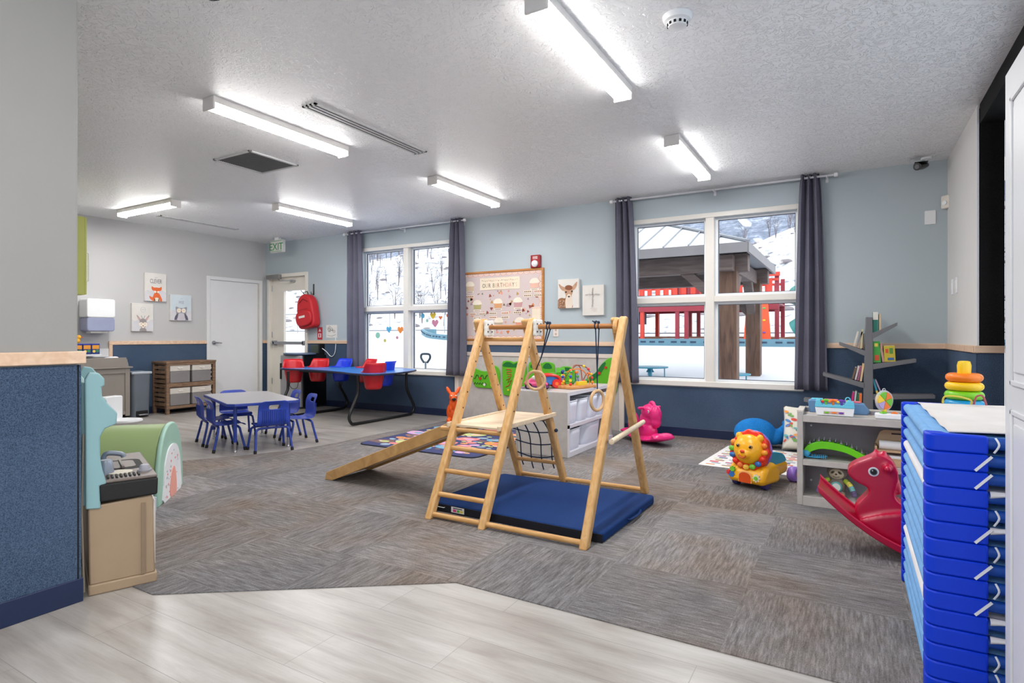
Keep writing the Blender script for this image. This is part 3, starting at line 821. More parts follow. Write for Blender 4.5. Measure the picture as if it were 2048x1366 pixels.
# banner
b0x, b1x, b0z, b1z = -4.335, -3.715, 1.745, 1.905
m = MB(); m.box(b0x, b1x, YW - 0.015, YW - 0.011, b0z, b1z)
bn = m.build('banner', mat('banner_cream', (232, 218, 196), 0.7), e, world=True)
cols = [(96, 92, 70), (176, 150, 110), (110, 84, 66), (128, 120, 96), (206, 150, 110), (170, 96, 76), (140, 104, 70), (190, 140, 110), (214, 164, 140), (220, 160, 150), (120, 104, 80), (206, 184, 150)]
word = 'OUR BIRTHDAYS'; mats_ = [mat('letter_%d_%d_%d' % c_, c_, 0.7) for c_ in cols]
m = MB(); x = b0x + 0.04; k = 0
for ch in word:
    if ch == ' ': x += 0.018; continue
    w = 0.026 if ch == 'I' else 0.046
    m.text(ch, (x + w / 2, YW - 0.0158, b0z + 0.03), X, Z, 0.062, 0.001, k % 12, tall=1.3); x += w; k += 1
for i in range(22):
    xx = b0x + 0.03 + i * 0.026; zz = b1z - 0.025 - 0.01 * abs(math.sin(i * 0.75))
    m.prism([(xx, zz), (xx + 0.012, zz), (xx + 0.006, zz - 0.018)], (0, YW - 0.015, 0), X, Z, -Y * 0.001, i % 12)
m.build('banner_lettering', mats_, bn, world=True, smooth=False)
# cupcakes and name strips
cakes = [(-4.50, 1.80, (216, 190, 160)), (-3.50, 1.80, (226, 180, 160)), (-4.38, 1.545, (176, 166, 110)), (-4.05, 1.555, (218, 160, 110)), (-3.745, 1.56, (198, 150, 150)), (-4.38, 1.30, (214, 196, 170)), (-4.04, 1.30, (190, 172, 150)), (-3.72, 1.30, (224, 150, 124))]
for cx, cz, c_ in cakes:
    m = MB()
    m.prism([(cx - 0.055, cz - 0.055), (cx + 0.055, cz - 0.055), (cx + 0.062, cz + 0.01), (cx - 0.062, cz + 0.01)], (0, YW - 0.011, 0), X, Z, -Y * 0.002, 0)
    m.prism(closed2d([(cx - 0.066, cz + 0.008), (cx - 0.055, cz + 0.05), (cx - 0.02, cz + 0.07), (cx + 0.03, cz + 0.068), (cx + 0.058, cz + 0.045), (cx + 0.066, cz + 0.008)], 3), (0, YW - 0.011, 0), X, Z, -Y * 0.003, 1)
    m.box(cx - 0.06, cx + 0.06, YW - 0.0135, YW - 0.011, cz - 0.085, cz - 0.062, 1)
    m.box(cx - 0.045, cx + 0.045, YW - 0.014, YW - 0.0135, cz - 0.077, cz - 0.071, 2)
    m.build('cupcake_cutout', [mat('cake_%d_%d_%d' % c_, c_, 0.7), mat('icing', (238, 226, 208), 0.7), mat('strip_ink', (110, 80, 70), 0.7)], e, world=True, smooth=False)
for i, (cx, cz, w) in enumerate([(-4.45, 1.425, 0.1), (-4.30, 1.425, 0.1), (-4.13, 1.43, 0.12), (-3.94, 1.43, 0.12), (-3.75, 1.435, 0.13), (-4.38, 1.37, 0.12), (-4.13, 1.375, 0.12), (-3.94, 1.375, 0.12), (-3.60, 1.70, 0.12), (-3.45, 1.70, 0.12), (-3.60, 1.65, 0.12), (-3.45, 1.65, 0.12), (-4.50, 1.665, 0.14)]):
    m = MB(); m.box(cx - w / 2, cx + w / 2, YW - 0.013, YW - 0.011, cz - 0.016, cz + 0.016, 0)
    for k in range(4): m.box(cx - w * 0.42 + k * w * 0.22, cx - w * 0.42 + k * w * 0.22 + w * 0.16, YW - 0.0138, YW - 0.013, cz - 0.006, cz + 0.006, 1)
    m.build('name_strip', [mat('banner_cream', (232, 218, 196), 0.7), mat('strip_ink' if i % 3 else 'strip_red', (110, 80, 70) if i % 3 else (160, 70, 60), 0.7)], e, world=True, smooth=False)
m = MB(); m.box(-3.535, -3.415, YW - 0.015, YW - 0.011, 1.24, 1.50, 0)
for i in range(7): m.prism([(-3.53 + i * 0.0165, 1.495), (-3.52 + i * 0.0165, 1.495), (-3.525 + i * 0.0165, 1.465)], (0, YW - 0.015, 0), X, Z, -Y * 0.001, 1)
m.build('note_card', [mat('banner_cream', (232, 218, 196), 0.7), ROSE], e, world=True, smooth=False)
m = MB(); r_ = random.Random(11); pc = [(190, 150, 90), (150, 84, 70), (120, 110, 80), (222, 160, 140), (200, 120, 70), (170, 140, 150)]
for i in range(130):
    cx, cz = r_.uniform(ix0 + 0.07, ix1 - 0.07), r_.uniform(iz0 + 0.07, iz1 - 0.07); q = r_.uniform(0.01, 0.03); a = r_.uniform(0, PI)
    if b0x - 0.02 < cx < b1x + 0.02 and b0z - 0.02 < cz: continue
    if any(abs(cx - k[0]) < 0.075 and abs(cz - k[1]) < 0.095 for k in cakes): continue
    m.prism([(cx + q * math.cos(a + t) * (1.0 if j % 2 else 0.6), cz + q * math.sin(a + t) * (1.0 if j % 2 else 0.6)) for j, t in enumerate([0, 1.2, 2.1, 3.1, 4.3, 5.2])], (0, YW - 0.0108, 0), X, Z, -Y * 0.001, i % 6)
m.build('leaf_confetti', [mat('conf_%d' % c_[1], c_, 0.8) for c_ in pc], e, world=True, smooth=False)

# canvas prints
def canvas(o, u, w, h, d, name, label, cat='picture'):
    """canvas of w x h: lower corner o, across u, thickness d off the wall along n"""
    o = Vector(o); u = Vector(u); n = u.cross(Z)
    e = thing(name, label, cat, tuple(o + u * w / 2))
    m = MB(); m.prism([(0, 0), (w, 0), (w, h), (0, h)], o, u, Z, n * d); m.build('canvas', mat('canvas_white', (220, 216, 210), 0.8, bump=0.3, bscale=600), e, world=True, bevel=0.003)
    return e, o + n * d, u, n
def layers(e, o, u, n, shapes, mats, wh, name='printed_picture'):
    m = MB()
    for k, (P, mi) in enumerate(shapes):
        P = [(min(wh[0] - 0.001, max(0.001, x)), min(wh[1] - 0.001, max(0.001, y))) for x, y in P]
        m.prism(P, o + n * (0.0004 + 0.0002 * k), u, Z, n * 0.0003, mi)
    return m.build(name, mats, e, world=True, smooth=False)
def mirror(P, cx): return [(2 * cx - x, y) for x, y in reversed(P)]
# fawn
e, o, u, n = canvas((-3.155, YW, 1.47), X, 0.285, 0.36, 0.04, 'fawn_picture', 'canvas of a spotted brown fawn on the blue wall')
FB = mat('fawn_brown', (150, 104, 74), 0.8, var=0.2, vscale=40); FT = mat('fawn_tan', (190, 150, 122), 0.8, var=0.15, vscale=40); FW = mat('fawn_cream', (226, 210, 194), 0.8); FK = mat('ink_dark', (24, 20, 20), 0.5); FR = mat('fawn_red', (136, 82, 56), 0.8, var=0.2, vscale=50)
sh = [(closed2d([(0.0, 0.0), (0.0, 0.1), (0.05, 0.13), (0.10, 0.125), (0.12, 0.18), (0.18, 0.18), (0.19, 0.08), (0.19, 0.0)], 4), 0),
      (closed2d([(0.11, 0.14), (0.11, 0.0), (0.19, 0.0), (0.195, 0.12), (0.16, 0.17)], 3), 2),
      (closed2d([(0.105, 0.25), (0.06, 0.275), (0.012, 0.305), (0.035, 0.245), (0.08, 0.215)], 3), 1),
      (closed2d([(0.19, 0.25), (0.22, 0.29), (0.262, 0.325), (0.255, 0.27), (0.22, 0.225)], 3), 1),
      (closed2d([(0.09, 0.21), (0.10, 0.27), (0.15, 0.285), (0.20, 0.265), (0.205, 0.21), (0.18, 0.14), (0.15, 0.13), (0.12, 0.145)], 4), 1),
      (closed2d([(0.10, 0.24), (0.11, 0.275), (0.15, 0.285), (0.195, 0.265), (0.195, 0.235), (0.15, 0.222)], 3), 4),
      (closed2d([(0.125, 0.16), (0.15, 0.175), (0.178, 0.16), (0.17, 0.13), (0.15, 0.124), (0.13, 0.135)], 3), 2),
      (circ(0.112, 0.2, 0.013, 12, 0.011), 3), (circ(0.192, 0.207, 0.012, 12, 0.011), 3), (closed2d([(0.138, 0.15), (0.165, 0.15), (0.16, 0.134), (0.145, 0.134)], 3), 3)]
r_ = random.Random(5)
for i in range(26): sh.append((circ(r_.uniform(0.012, 0.105), r_.uniform(0.012, 0.095), 0.0045, 7, 0.003), 2))
layers(e, o, u, n, sh, [FB, FT, FW, FK, FR], (0.285, 0.36))
# cross print
e, o, u, n = canvas((-2.825, YW, 1.375), X, 0.275, 0.368, 0.035, 'cross_picture', 'cream canvas with a floral cross on the blue wall beside the fawn')
m = MB(); r_ = random.Random(8)
def sprig(x, y, s):
    m.tube([(o + u * (x + s * math.cos(t * 0.9) * (0.4 + 0.1 * t)) + Z * (y + s * math.sin(t * 0.9) * (0.4 + 0.1 * t)) + n * 0.001) for t in range(6)], 0.0012, 4, mi=r_.choice([0, 0, 1, 2]))
for i in range(20): sprig(0.138 + r_.uniform(-0.006, 0.006), 0.105 + i * 0.0115, 0.014)
for i in range(16): sprig(0.048 + i * 0.012, 0.25 + r_.uniform(-0.006, 0.006), 0.014)
for k in range(3): m.tube([o + u * (0.1 + 0.02 * k) + Z * (0.085 - 0.018 * k) + n * 0.001, o + u * (0.19 - 0.005 * k) + Z * (0.087 - 0.018 * k) + n * 0.001], 0.001, 4, mi=1)
m.build('printed_picture', [mat('sprig_grey', (90, 84, 84), 0.8), mat('sprig_rose', (196, 150, 142), 0.8), mat('sprig_dark', (40, 44, 44), 0.8)], e, world=True)

# the three nursery prints on the grey wall
UY = Vector((0, 1, 0))
INK = mat('grey_ink', (96, 96, 106), 0.8)
def mist(w, h, mi=1):
    r2 = random.Random(int(w * 1000)); P = [(0, 0), (w, 0)]
    for i in range(9): P.append((w - w * i / 8, h * (0.30 + 0.16 * r2.random())))
    return (P, mi)
# fox
e, o, u, n = canvas((XL, 4.575, 1.636), UY, 0.304, 0.408, 0.035, 'fox_picture', 'nursery canvas reading CLEVER with an orange fox on the grey wall')
OR = mat('fox_orange', (226, 106, 54), 0.8); MIST = mat('mist_grey', (206, 204, 208), 0.8)
cx = 0.165
fx = [mist(0.304, 0.408),
      (closed2d([(cx - 0.055, 0.0), (cx - 0.045, 0.09), (cx - 0.02, 0.125), (cx + 0.02, 0.125), (cx + 0.05, 0.09), (cx + 0.075, 0.0)], 4), 0),
      (closed2d([(cx - 0.055, 0.01), (cx - 0.09, 0.03), (cx - 0.105, 0.075), (cx - 0.075, 0.06), (cx - 0.05, 0.05)], 4), 0),
      (closed2d([(cx - 0.03, 0.0), (cx - 0.03, 0.04), (cx, 0.055), (cx + 0.035, 0.04), (cx + 0.04, 0.0)], 3), 2),
      ([(cx - 0.035, 0.0), (cx - 0.02, 0.0), (cx - 0.025, 0.04), (cx - 0.035, 0.04)], 3), ([(cx + 0.022, 0.0), (cx + 0.037, 0.0), (cx + 0.037, 0.04), (cx + 0.027, 0.04)], 3),
      (closed2d([(cx - 0.07, 0.215), (cx - 0.068, 0.17), (cx - 0.035, 0.145), (cx, 0.12), (cx + 0.035, 0.145), (cx + 0.068, 0.17), (cx + 0.07, 0.215), (cx + 0.04, 0.2), (cx, 0.202), (cx - 0.04, 0.2)], 3), 0),
      (closed2d([(cx - 0.04, 0.15), (cx - 0.012, 0.15), (cx - 0.004, 0.13), (cx - 0.02, 0.122)], 3), 2), (closed2d([(cx + 0.04, 0.15), (cx + 0.012, 0.15), (cx + 0.004, 0.13), (cx + 0.02, 0.122)], 3), 2),
      (circ(cx, 0.123, 0.007, 8), 3)]
layers(e, o, u, n, fx, [OR, MIST, CRM, FK], (0.304, 0.408))
m = MB(); m.text('CLEVER', o + u * 0.155 + Z * 0.262 + n * 0.001, u * 1, Z, 0.05, 0.001, tall=1.75); m.tube([o + u * (0.135 + 0.005 * t) + Z * (0.345 + 0.005 * math.sin(t * 2.1)) + n * 0.001 for t in range(9)], 0.0012, 4)
m.build('lettering', INK, e, world=True, smooth=False)
# deer
e, o, u, n = canvas((XL, 4.40, 1.195), UY, 0.292, 0.40, 0.035, 'deer_picture', 'nursery canvas with a grey fawn with pink ears, lowest of the three prints')
cx = 0.15
DG = mat('deer_grey', (150, 142, 142), 0.8); PK = mat('ear_pink', (222, 170, 168), 0.8)
earL = closed2d([(cx - 0.03, 0.17), (cx - 0.085, 0.235), (cx - 0.07, 0.185), (cx - 0.045, 0.15)], 4); earS = closed2d([(cx - 0.04, 0.172), (cx - 0.075, 0.218), (cx - 0.064, 0.185), (cx - 0.048, 0.162)], 4)
dx = [mist(0.292, 0.40), (earL, 0), (mirror(earL, cx), 0), (earS, 4), (mirror(earS, cx), 4),
      (closed2d([(cx - 0.045, 0.0), (cx - 0.03, 0.045), (cx + 0.03, 0.045), (cx + 0.045, 0.0)], 3), 0),
      (closed2d([(cx, 0.185), (cx + 0.035, 0.165), (cx + 0.05, 0.11), (cx + 0.02, 0.05), (cx - 0.02, 0.05), (cx - 0.05, 0.11), (cx - 0.035, 0.165)], 4), 0),
      (circ(cx - 0.028, 0.1, 0.03, 14), 2), (circ(cx + 0.028, 0.1, 0.03, 14), 2), (closed2d([(cx - 0.02, 0.085), (cx + 0.02, 0.085), (cx + 0.012, 0.05), (cx - 0.012, 0.05)], 3), 2),
      (circ(cx, 0.078, 0.008, 8), 3), (circ(cx - 0.025, 0.105, 0.005, 8), 3), (circ(cx + 0.025, 0.105, 0.005, 8), 3),
      ([(cx - 0.012, 0.185), (cx - 0.028, 0.225), (cx - 0.024, 0.225), (cx - 0.008, 0.187)], 3), ([(cx + 0.008, 0.187), (cx + 0.024, 0.225), (cx + 0.028, 0.225), (cx + 0.012, 0.185)], 3)]
layers(e, o, u, n, dx, [DG, MIST, CRM, FK, PK], (0.292, 0.40))
m = MB(); m.tube([o + u * (cx + 0.032 * math.cos(t * PI / 9)) + Z * (0.31 + 0.036 * math.sin(t * PI / 9)) + n * 0.001 for t in range(18)], 0.0012, 4, closed=True); m.tube([o + u * (cx - 0.02 + 0.005 * t) + Z * (0.31 + 0.008 * math.sin(t * 1.9)) + n * 0.001 for t in range(9)], 0.0012, 4)
m.build('lettering', mat('pale_ink', (160, 160, 176), 0.8), e, world=True, smooth=False)
# owl
e, o, u, n = canvas((XL, 4.938, 1.362), UY, 0.32, 0.39, 0.035, 'owl_picture', 'nursery canvas with a grey owl, nearest the white interior door')
cx = 0.165
OG = mat('owl_grey', (150, 148, 158), 0.8); OD = mat('owl_dark', (92, 90, 104), 0.8); OP = mat('owl_pale', (198, 192, 200), 0.8); SKB = mat('owl_sky', (202, 214, 220), 0.8)
wing = closed2d([(cx - 0.05, 0.11), (cx - 0.09, 0.07), (cx - 0.105, 0.012), (cx - 0.075, 0.012), (cx - 0.055, 0.05)], 4)
ox = [([(0, 0.14), (0.32, 0.14), (0.32, 0.388), (0, 0.388)], 5), mist(0.32, 0.38),
      (closed2d([(cx - 0.07, 0.0), (cx - 0.075, 0.1), (cx - 0.085, 0.205), (cx - 0.03, 0.192), (cx + 0.03, 0.192), (cx + 0.085, 0.205), (cx + 0.075, 0.1), (cx + 0.07, 0.0)], 4), 0),
      (closed2d([(cx - 0.055, 0.0), (cx - 0.05, 0.09), (cx, 0.115), (cx + 0.05, 0.09), (cx + 0.055, 0.0)], 4), 2), (wing, 3), (mirror(wing, cx), 3),
      (circ(cx - 0.036, 0.152, 0.034, 16), 4), (circ(cx + 0.036, 0.152, 0.034, 16), 4), ([(cx - 0.008, 0.15), (cx + 0.008, 0.15), (cx, 0.125)], 3),
      ([(cx - 0.056, 0.152), (cx - 0.016, 0.152), (cx - 0.016, 0.154), (cx - 0.056, 0.154)], 3), ([(cx + 0.016, 0.152), (cx + 0.056, 0.152), (cx + 0.056, 0.154), (cx + 0.016, 0.154)], 3)]
layers(e, o, u, n, ox, [OG, MIST, OP, OD, CRM, SKB], (0.32, 0.39))
m = MB(); m.text('WISE', o + u * cx + Z * 0.255 + n * 0.001, u, Z, 0.036, 0.001, tall=1.8); m.tube([o + u * (cx - 0.016 + 0.004 * t) + Z * (0.33 + 0.006 * math.sin(t * 2.1)) + n * 0.001 for t in range(9)], 0.0012, 4); m.build('lettering', mat('pale_ink', (160, 160, 176), 0.8), e, world=True, smooth=False)

# ------------------------------------------------------------------ changing corner
e = thing('towel_dispenser', 'white paper towel dispenser with translucent grey base on the grey wall', 'towel dispenser', (XL, 3.93, 1.19))
m = MB(); m.prism(rrect(3.76, 4.10, 1.37, 1.62, 0.03), (XL, 0, 0), Y, Z, X * 0.22); m.build('dispenser_cover', PLW, e, world=True, bevel=0.012, bseg=3)
m = MB(); m.prism(rrect(3.765, 4.095, 1.19, 1.372, 0.03), (XL, 0, 0), Y, Z, X * 0.215); m.build('dispenser_base', mat('smoky_lilac', (150, 156, 184), 0.25), e, world=True, bevel=0.012, bseg=3)
m = MB(); m.box(XL + 0.06, XL + 0.18, 3.82, 4.02, 1.165, 1.192, 0); m.build('towel_edge', mat('paper', (222, 220, 214), 0.7), e, world=True)
LIME = mat('lime_cabinet', (182, 186, 92), 0.45, var=0.03)
e = thing('wall_cabinet', 'lime green wall cabinet peeking out beside the near divider', 'cabinet', (-6.9, 2.67, 1.52))
m = MB(); m.box(-7.5, -6.52, 2.5, 2.83, 1.53, 2.30); m.build('cabinet_body', LIME, e, world=True, bevel=0.004)
for i, x in enumerate((-7.5, -7.01)):
    m = MB(); m.box(x + 0.003, x + 0.487, 2.83, 2.85, 1.535, 2.295); dd = m.build('cabinet_door', LIME, e, world=True, bevel=0.003)
    m = MB(); hx = x + (0.44 if i == 1 else 0.05); m.tube([(hx, 2.85, 1.66), (hx, 2.885, 1.67), (hx, 2.885, 1.95), (hx, 2.85, 1.96)], 0.007, 8); m.build('handle', PLW, dd, world=True)
TAUPE = mat('taupe_paint', (138, 131, 124), 0.45, var=0.03)
e = thing('changing_table', 'taupe changing table with raised tray against the grey wall', 'changing table', (-8.66, 3.75, 0))
m = MB()
m.box(-8.81, -8.515, 3.25, 4.23, 0.06, 0.69); m.box(-8.515, -8.50, 3.25, 3.30, 0.04, 0.69); m.box(-8.515, -8.50, 4.175, 4.235, 0.04, 0.69); m.box(-8.515, -8.50, 3.3, 4.175, 0.62, 0.69); m.box(-8.515, -8.50, 3.3, 4.175, 0.06, 0.11)
m.build('table_body', TAUPE, e, world=True, bevel=0.004)
m = MB(); m.box(-8.81, -8.475, 3.22, 4.262, 0.69, 0.712); m.build('table_ledge', TAUPE, e, world=True, bevel=0.006)
m = MB(); m.prism([(3.24, 0.712), (4.215, 0.712), (4.205, 0.77), (4.19, 0.80), (4.185, 0.835), (3.24, 0.835)], (-8.51, 0, 0), Y, Z, X * 0.018)
m.box(-8.81, -8.792, 3.24, 4.21, 0.712, 0.835); m.box(-8.81, -8.51, 4.19, 4.207, 0.712, 0.81); m.build('tray_rim', TAUPE, e, world=True, bevel=0.003)
m = MB(); m.box(-8.79, -8.515, 3.3, 4.18, 0.712, 0.79); m.build('changing_pad', mat('pad_white', (226, 226, 230), 0.6), e, world=True, bevel=0.03, bseg=4)
m = MB()
for i in range(6): m.ball((-8.62 + 0.02 * (i % 3 - 1), 4.02 + 0.03 * (i % 4), 0.815 + 0.008 * (i % 2)), (0.05, 0.05, 0.028), 12)
tag(m.build('crumpled_wipe', mat('paper_white', (235, 235, 236), 0.8), remesh=0.008, rsm=2), 'crumpled white tissue on the changing table tray', 'tissue')
# marker cartons on the ledge behind
e = thing('storage_ledge', 'small white wall ledge holding colourful cartons by the divider', 'shelf', (-8.70, 3.70, 0.87))
m = MB(); m.box(-8.82, -8.60, 3.45, 3.93, 0.865, 0.885); m.build('ledge_board', WHITE, e, world=True, bevel=0.003)
for i, (y, lab) in enumerate(((3.70, 'colourful carton with blue lid, farthest from the towel-side corner'), (3.80, 'middle colourful carton with blue lid under the towel dispenser'), (3.90, 'colourful carton with blue lid nearest the white backsplash end'))):
    e = thing('wipes_carton', lab, 'carton', (-8.68, y - 0.03, 0.885), 0, 'colourful cartons under the towel dispenser')
    m = MB(); m.box(-0.06, 0.06, -0.047, 0.047, 0, 0.125, 0); m.box(0.0605, 0.062, -0.04, 0.04, 0.07, 0.12, 1); m.prism(circ(-0.02, 0.04, 0.018, 10), (0.0605, 0, 0), Y, Z, X * 0.002, 2); m.prism(circ(0.02, 0.045, 0.02, 10), (0.0605, 0, 0), Y, Z, X * 0.002, 3)
    m.build('carton_body', [mat('carton_blue', (40, 54, 120), 0.5), mat('carton_orange', (226, 150, 50), 0.5), mat('carton_yellow', (228, 200, 80), 0.5), mat('carton_green', (60, 130, 90), 0.5)], e)
    m = MB(); m.box(-0.062, 0.062, -0.048, 0.048, 0.125, 0.14); m.build('carton_lid', mat('lid_blue', (36, 60, 170), 0.4), e, bevel=0.004)
e = thing('toy_duck', 'small yellow and orange bath duck on top of the cartons by the divider', 'toy', (-8.66, 3.66, 1.026))
m = MB(); m.ball((0, 0, 0.035), (0.035, 0.05, 0.035), 14); m.ball((0, 0.03, 0.085), 0.03, 14); m.build('duck_body', mat('duck_yellow', (240, 176, 40), 0.4), e, remesh=0.006, rsm=2)
m = MB(); m.ball((0.012, 0.06, 0.083), (0.012, 0.018, 0.006), 10); m.build('duck_beak', mat('beak_orange', (226, 90, 30), 0.4), e)
# step bin
GB = mat('bin_slate', (98, 106, 116), 0.4)
e = thing('step_bin', 'slate grey step-on trash can between changing table and crate shelf', 'trash can', (-8.64, 4.39, 0))
m = MB(); P = []
m.grid(lambda a, v: Vector((-8.64 + (0.145 * (0.9 + 0.1 * v)) * max(-1, min(1, 1.25 * math.cos(2 * PI * a))), 4.39 + (0.125 * (0.92 + 0.1 * v)) * max(-1, min(1, 1.25 * math.sin(2 * PI * a))), 0.01 + 0.585 * v)), 32, 4, cu=True)
m.build('bin_body', GB, e, world=True, ang=50)
m = MB(); m.box(-8.79, -8.49, 4.255, 4.525, 0.595, 0.632); m.build('bin_lid', mat('bin_lid_silver', (176, 184, 194), 0.3, 0.3), e, world=True, bevel=0.012, bseg=3)
m = MB(); m.box(-8.52, -8.492, 4.315, 4.465, 0.015, 0.09, 0); m.box(-8.50, -8.45, 4.33, 4.45, 0.03, 0.045, 1); m.build('pedal', [BLACK, SILVER], e, world=True, bevel=0.004)
# crate shelf with fabric bins
WAL = wood('weathered_walnut', (96, 72, 54), (146, 116, 92), (6, 6, 40), 0.6, 0.15)
e = thing('crate_shelf', 'weathered wooden slatted shelf holding grey and cream fabric bins', 'shelf', (-8.62, 5.05, 0))
cx0, cx1, cy0, cy1 = -8.80, -8.43, 4.685, 5.43
for x in (cx0, cx1 - 0.04):
    for y in (cy0, cy1 - 0.045):
        m = MB(); m.box(x, x + 0.04, y, y + 0.045, 0, 0.755); m.build('post', WAL, e, world=True, bevel=0.002)
for y in (cy0 + 0.006, cy1 - 0.024):
    m = MB()
    for k in range(10): z = 0.12 + k * 0.066; m.box(cx0 + 0.038, cx1 - 0.038, y, y + 0.018, z, z + 0.046)
    m.build('side_slats', WAL, e, world=True)
for z in (0.755, 0.43, 0.10):
    m = MB(); m.box(cx0 - 0.005, cx1 + 0.005, cy0 - 0.005, cy1 + 0.005, z - 0.02, z + 0.005) if z > 0.7 else m.box(cx0, cx1 - 0.004, cy0 + 0.045, cy1 - 0.045, z - 0.02, z + 0.015)
    m.build('shelf_board', WAL, e, world=True, bevel=0.002)
m = MB(); m.box(cx0, cx1, cy0 + 0.04, cy1 - 0.04, 0.385, 0.425); m.box(cx0, cx1, cy0 + 0.04, cy1 - 0.04, 0.075, 0.11); m.box(cx0, cx1, cy0 + 0.04, cy1 - 0.04, 0.70, 0.735); m.build('front_rail', WAL, e, world=True, bevel=0.002)
BG = mat('bin_fabric_grey', (128, 124, 124), 0.85, bump=0.4, bscale=400); BC = mat('bin_fabric_cream', (206, 200, 192), 0.85, bump=0.4, bscale=400)
def fabric_bin(y, z, lab):
    e = thing('fabric_bin', lab, 'storage bin', (-8.60, y, z), 0, 'fabric bins in the crate shelf')
    m = MB(); m.box(-0.15, 0.16, -0.145, 0.145, 0, 0.17); m.build('bin_lower', BG, e, bevel=0.008)
    m = MB(); m.box(-0.152, 0.162, -0.147, 0.147, 0.17, 0.255); up = m.build('bin_band', BC, e, bevel=0.006)
    m = MB(); m.tube([(0.163, -0.035, 0.22), (0.176, -0.025, 0.212), (0.176, 0.025, 0.212), (0.163, 0.035, 0.22)], 0.005, 6); m.build('handle', mat('patch_white', (230, 225, 220), 0.6), up)
for y, z, lab in ((4.888, 0.447, 'grey and cream fabric bin, upper shelf, closer to the trash can'), (5.215, 0.447, 'grey and cream fabric bin, upper shelf, closer to the white door'), (4.888, 0.118, 'grey and cream fabric bin, lower shelf, closer to the trash can'), (5.215, 0.118, 'grey and cream fabric bin, lower shelf, closer to the white door')):
    fabric_bin(y, z, lab)
# potty
e = thing('training_potty', 'white toddler training potty beside the changing table', 'potty', (-7.06, 3.41, 0), math.radians(20))
m = MB(); m.prism(rrect(-0.115, 0.115, 0.0, 0.45, 0.02), (-0.17, 0, 0), Y, Z, X * 0.1); m.build('tank', PLW, e, bevel=0.01)
m = MB(); m.lathe([(0.10, 0), (0.085, 0.06), (0.13, 0.15), (0.14, 0.17)], (0.06, 0, 0), 28, sx=1.15); m.build('bowl', mat('potty_grey_white', (206, 204, 202), 0.35), e)
m = MB(); m.lathe([(0.145, 0.168), (0.155, 0.178), (0.15, 0.195), (0.12, 0.2)], (0.07, 0, 0), 28, sx=1.15); m.build('seat', PLW, e)
# mini fridge by the exit door
FGX, FGY = -7.54, 6.345
e = thing('mini_fridge', 'black mini fridge with light grey front beside the exterior door', 'fridge', (FGX, FGY, 0))
m = MB(); m.box(-0.24, 0.24, -0.21, 0.25, 0.02, 0.83); m.build('fridge_body', BLACK, e, bevel=0.008)
m = MB(); m.box(-0.24, 0.24, -0.255, -0.215, 0.03, 0.825); dd = m.build('fridge_door', mat('fridge_silver', (158, 158, 162), 0.4, 0.1), e, bevel=0.01)
m = MB(); m.box(-0.22, -0.20, -0.28, -0.255, 0.45, 0.7); m.build('door_handle', BLACK, dd, bevel=0.003)
e = thing('flat_tray', 'slate blue flat tray lying on top of the mini fridge', 'tray', (-7.52, 6.25, 0.83))
m = MB(); m.lathe([(0.27, 0.0), (0.29, 0.012), (0.285, 0.03), (0.25, 0.034)], (0, 0, 0), 36, sx=1.0, sy=0.75); m.build('tray_disc', mat('slate_blue_plastic', (72, 90, 118), 0.35), e)
e = thing('control_box', 'dark green control box with black side on the wall above the mini fridge', 'device', (-7.42, YW, 0.86))
m = MB(); m.box(-7.55, -7.37, YW - 0.10, YW, 0.845, 0.98); m.build('box_face', mat('dark_green_plastic', (62, 72, 62), 0.4), e, world=True, bevel=0.006)
m = MB(); m.box(-7.37, -7.34, YW - 0.12, YW, 0.83, 1.0); m.build('box_side', BLACK, e, world=True, bevel=0.003)
m = MB(); m.tube(smoothpath([(-7.34, YW - 0.06, 0.93), (-7.28, YW - 0.03, 0.88), (-7.18, YW - 0.02, 0.80), (-7.10, YW - 0.02, 0.85), (-7.08, YW - 0.015, 1.0), (-7.085, YW - 0.015, 1.10)]), 0.006, 6)
tag(m.build('white_cable', PLW), 'white cable looping from the control box up the navy wall', 'cable')
# ================================================================== furniture and play things
CB = mat('chair_blue', (38, 66, 168), 0.38, var=0.03)
CBL = mat('chair_leg_blue', (38, 62, 150), 0.35, var=0.03)
RUB = mat('black_rubber', (16, 16, 20), 0.6)
# --- activity table
TC = Vector((-5.48, 3.91, 0)); TA = math.radians(-22)
e = thing('activity_table', 'low rectangular kids table with grey top and blue edge and legs', 'table', tuple(TC), TA)
m = MB(); m.prism([(-0.62, -0.28), (-0.56, -0.34), (0.56, -0.34), (0.62, -0.28), (0.62, 0.28), (0.56, 0.34), (-0.56, 0.34), (-0.62, 0.28)], (0, 0, 0.455), X, Y, Z * 0.026); m.build('table_edge', CBL, e, bevel=0.004)
m = MB(); m.prism([(-0.612, -0.277), (-0.557, -0.332), (0.557, -0.332), (0.612, -0.277), (0.612, 0.277), (0.557, 0.332), (-0.557, 0.332), (-0.612, 0.277)], (0, 0, 0.4812), X, Y, Z * 0.0015)
m.build('tabletop', mat('grey_laminate', (158, 156, 160), 0.3, var=0.04, vscale=40), e)
for sx in (1, -1):
    for sy in (1, -1):
        px_, py_ = 0.49 * sx, 0.25 * sy
        m = MB(); m.cyl((px_, py_, 0.10), (px_, py_, 0.455), 0.017, seg=14); m.box(px_ - 0.05, px_ + 0.05, py_ - 0.05, py_ + 0.05, 0.447, 0.455); lg = m.build('leg', CBL, e)
        m = MB(); m.cyl((px_, py_, 0.02), (px_, py_, 0.10), 0.0125, seg=12); m.lathe([(0.016, 0), (0.018, 0.008), (0.0125, 0.02)], (px_, py_, 0), 12); m.build('chrome_foot', CHROME, lg)
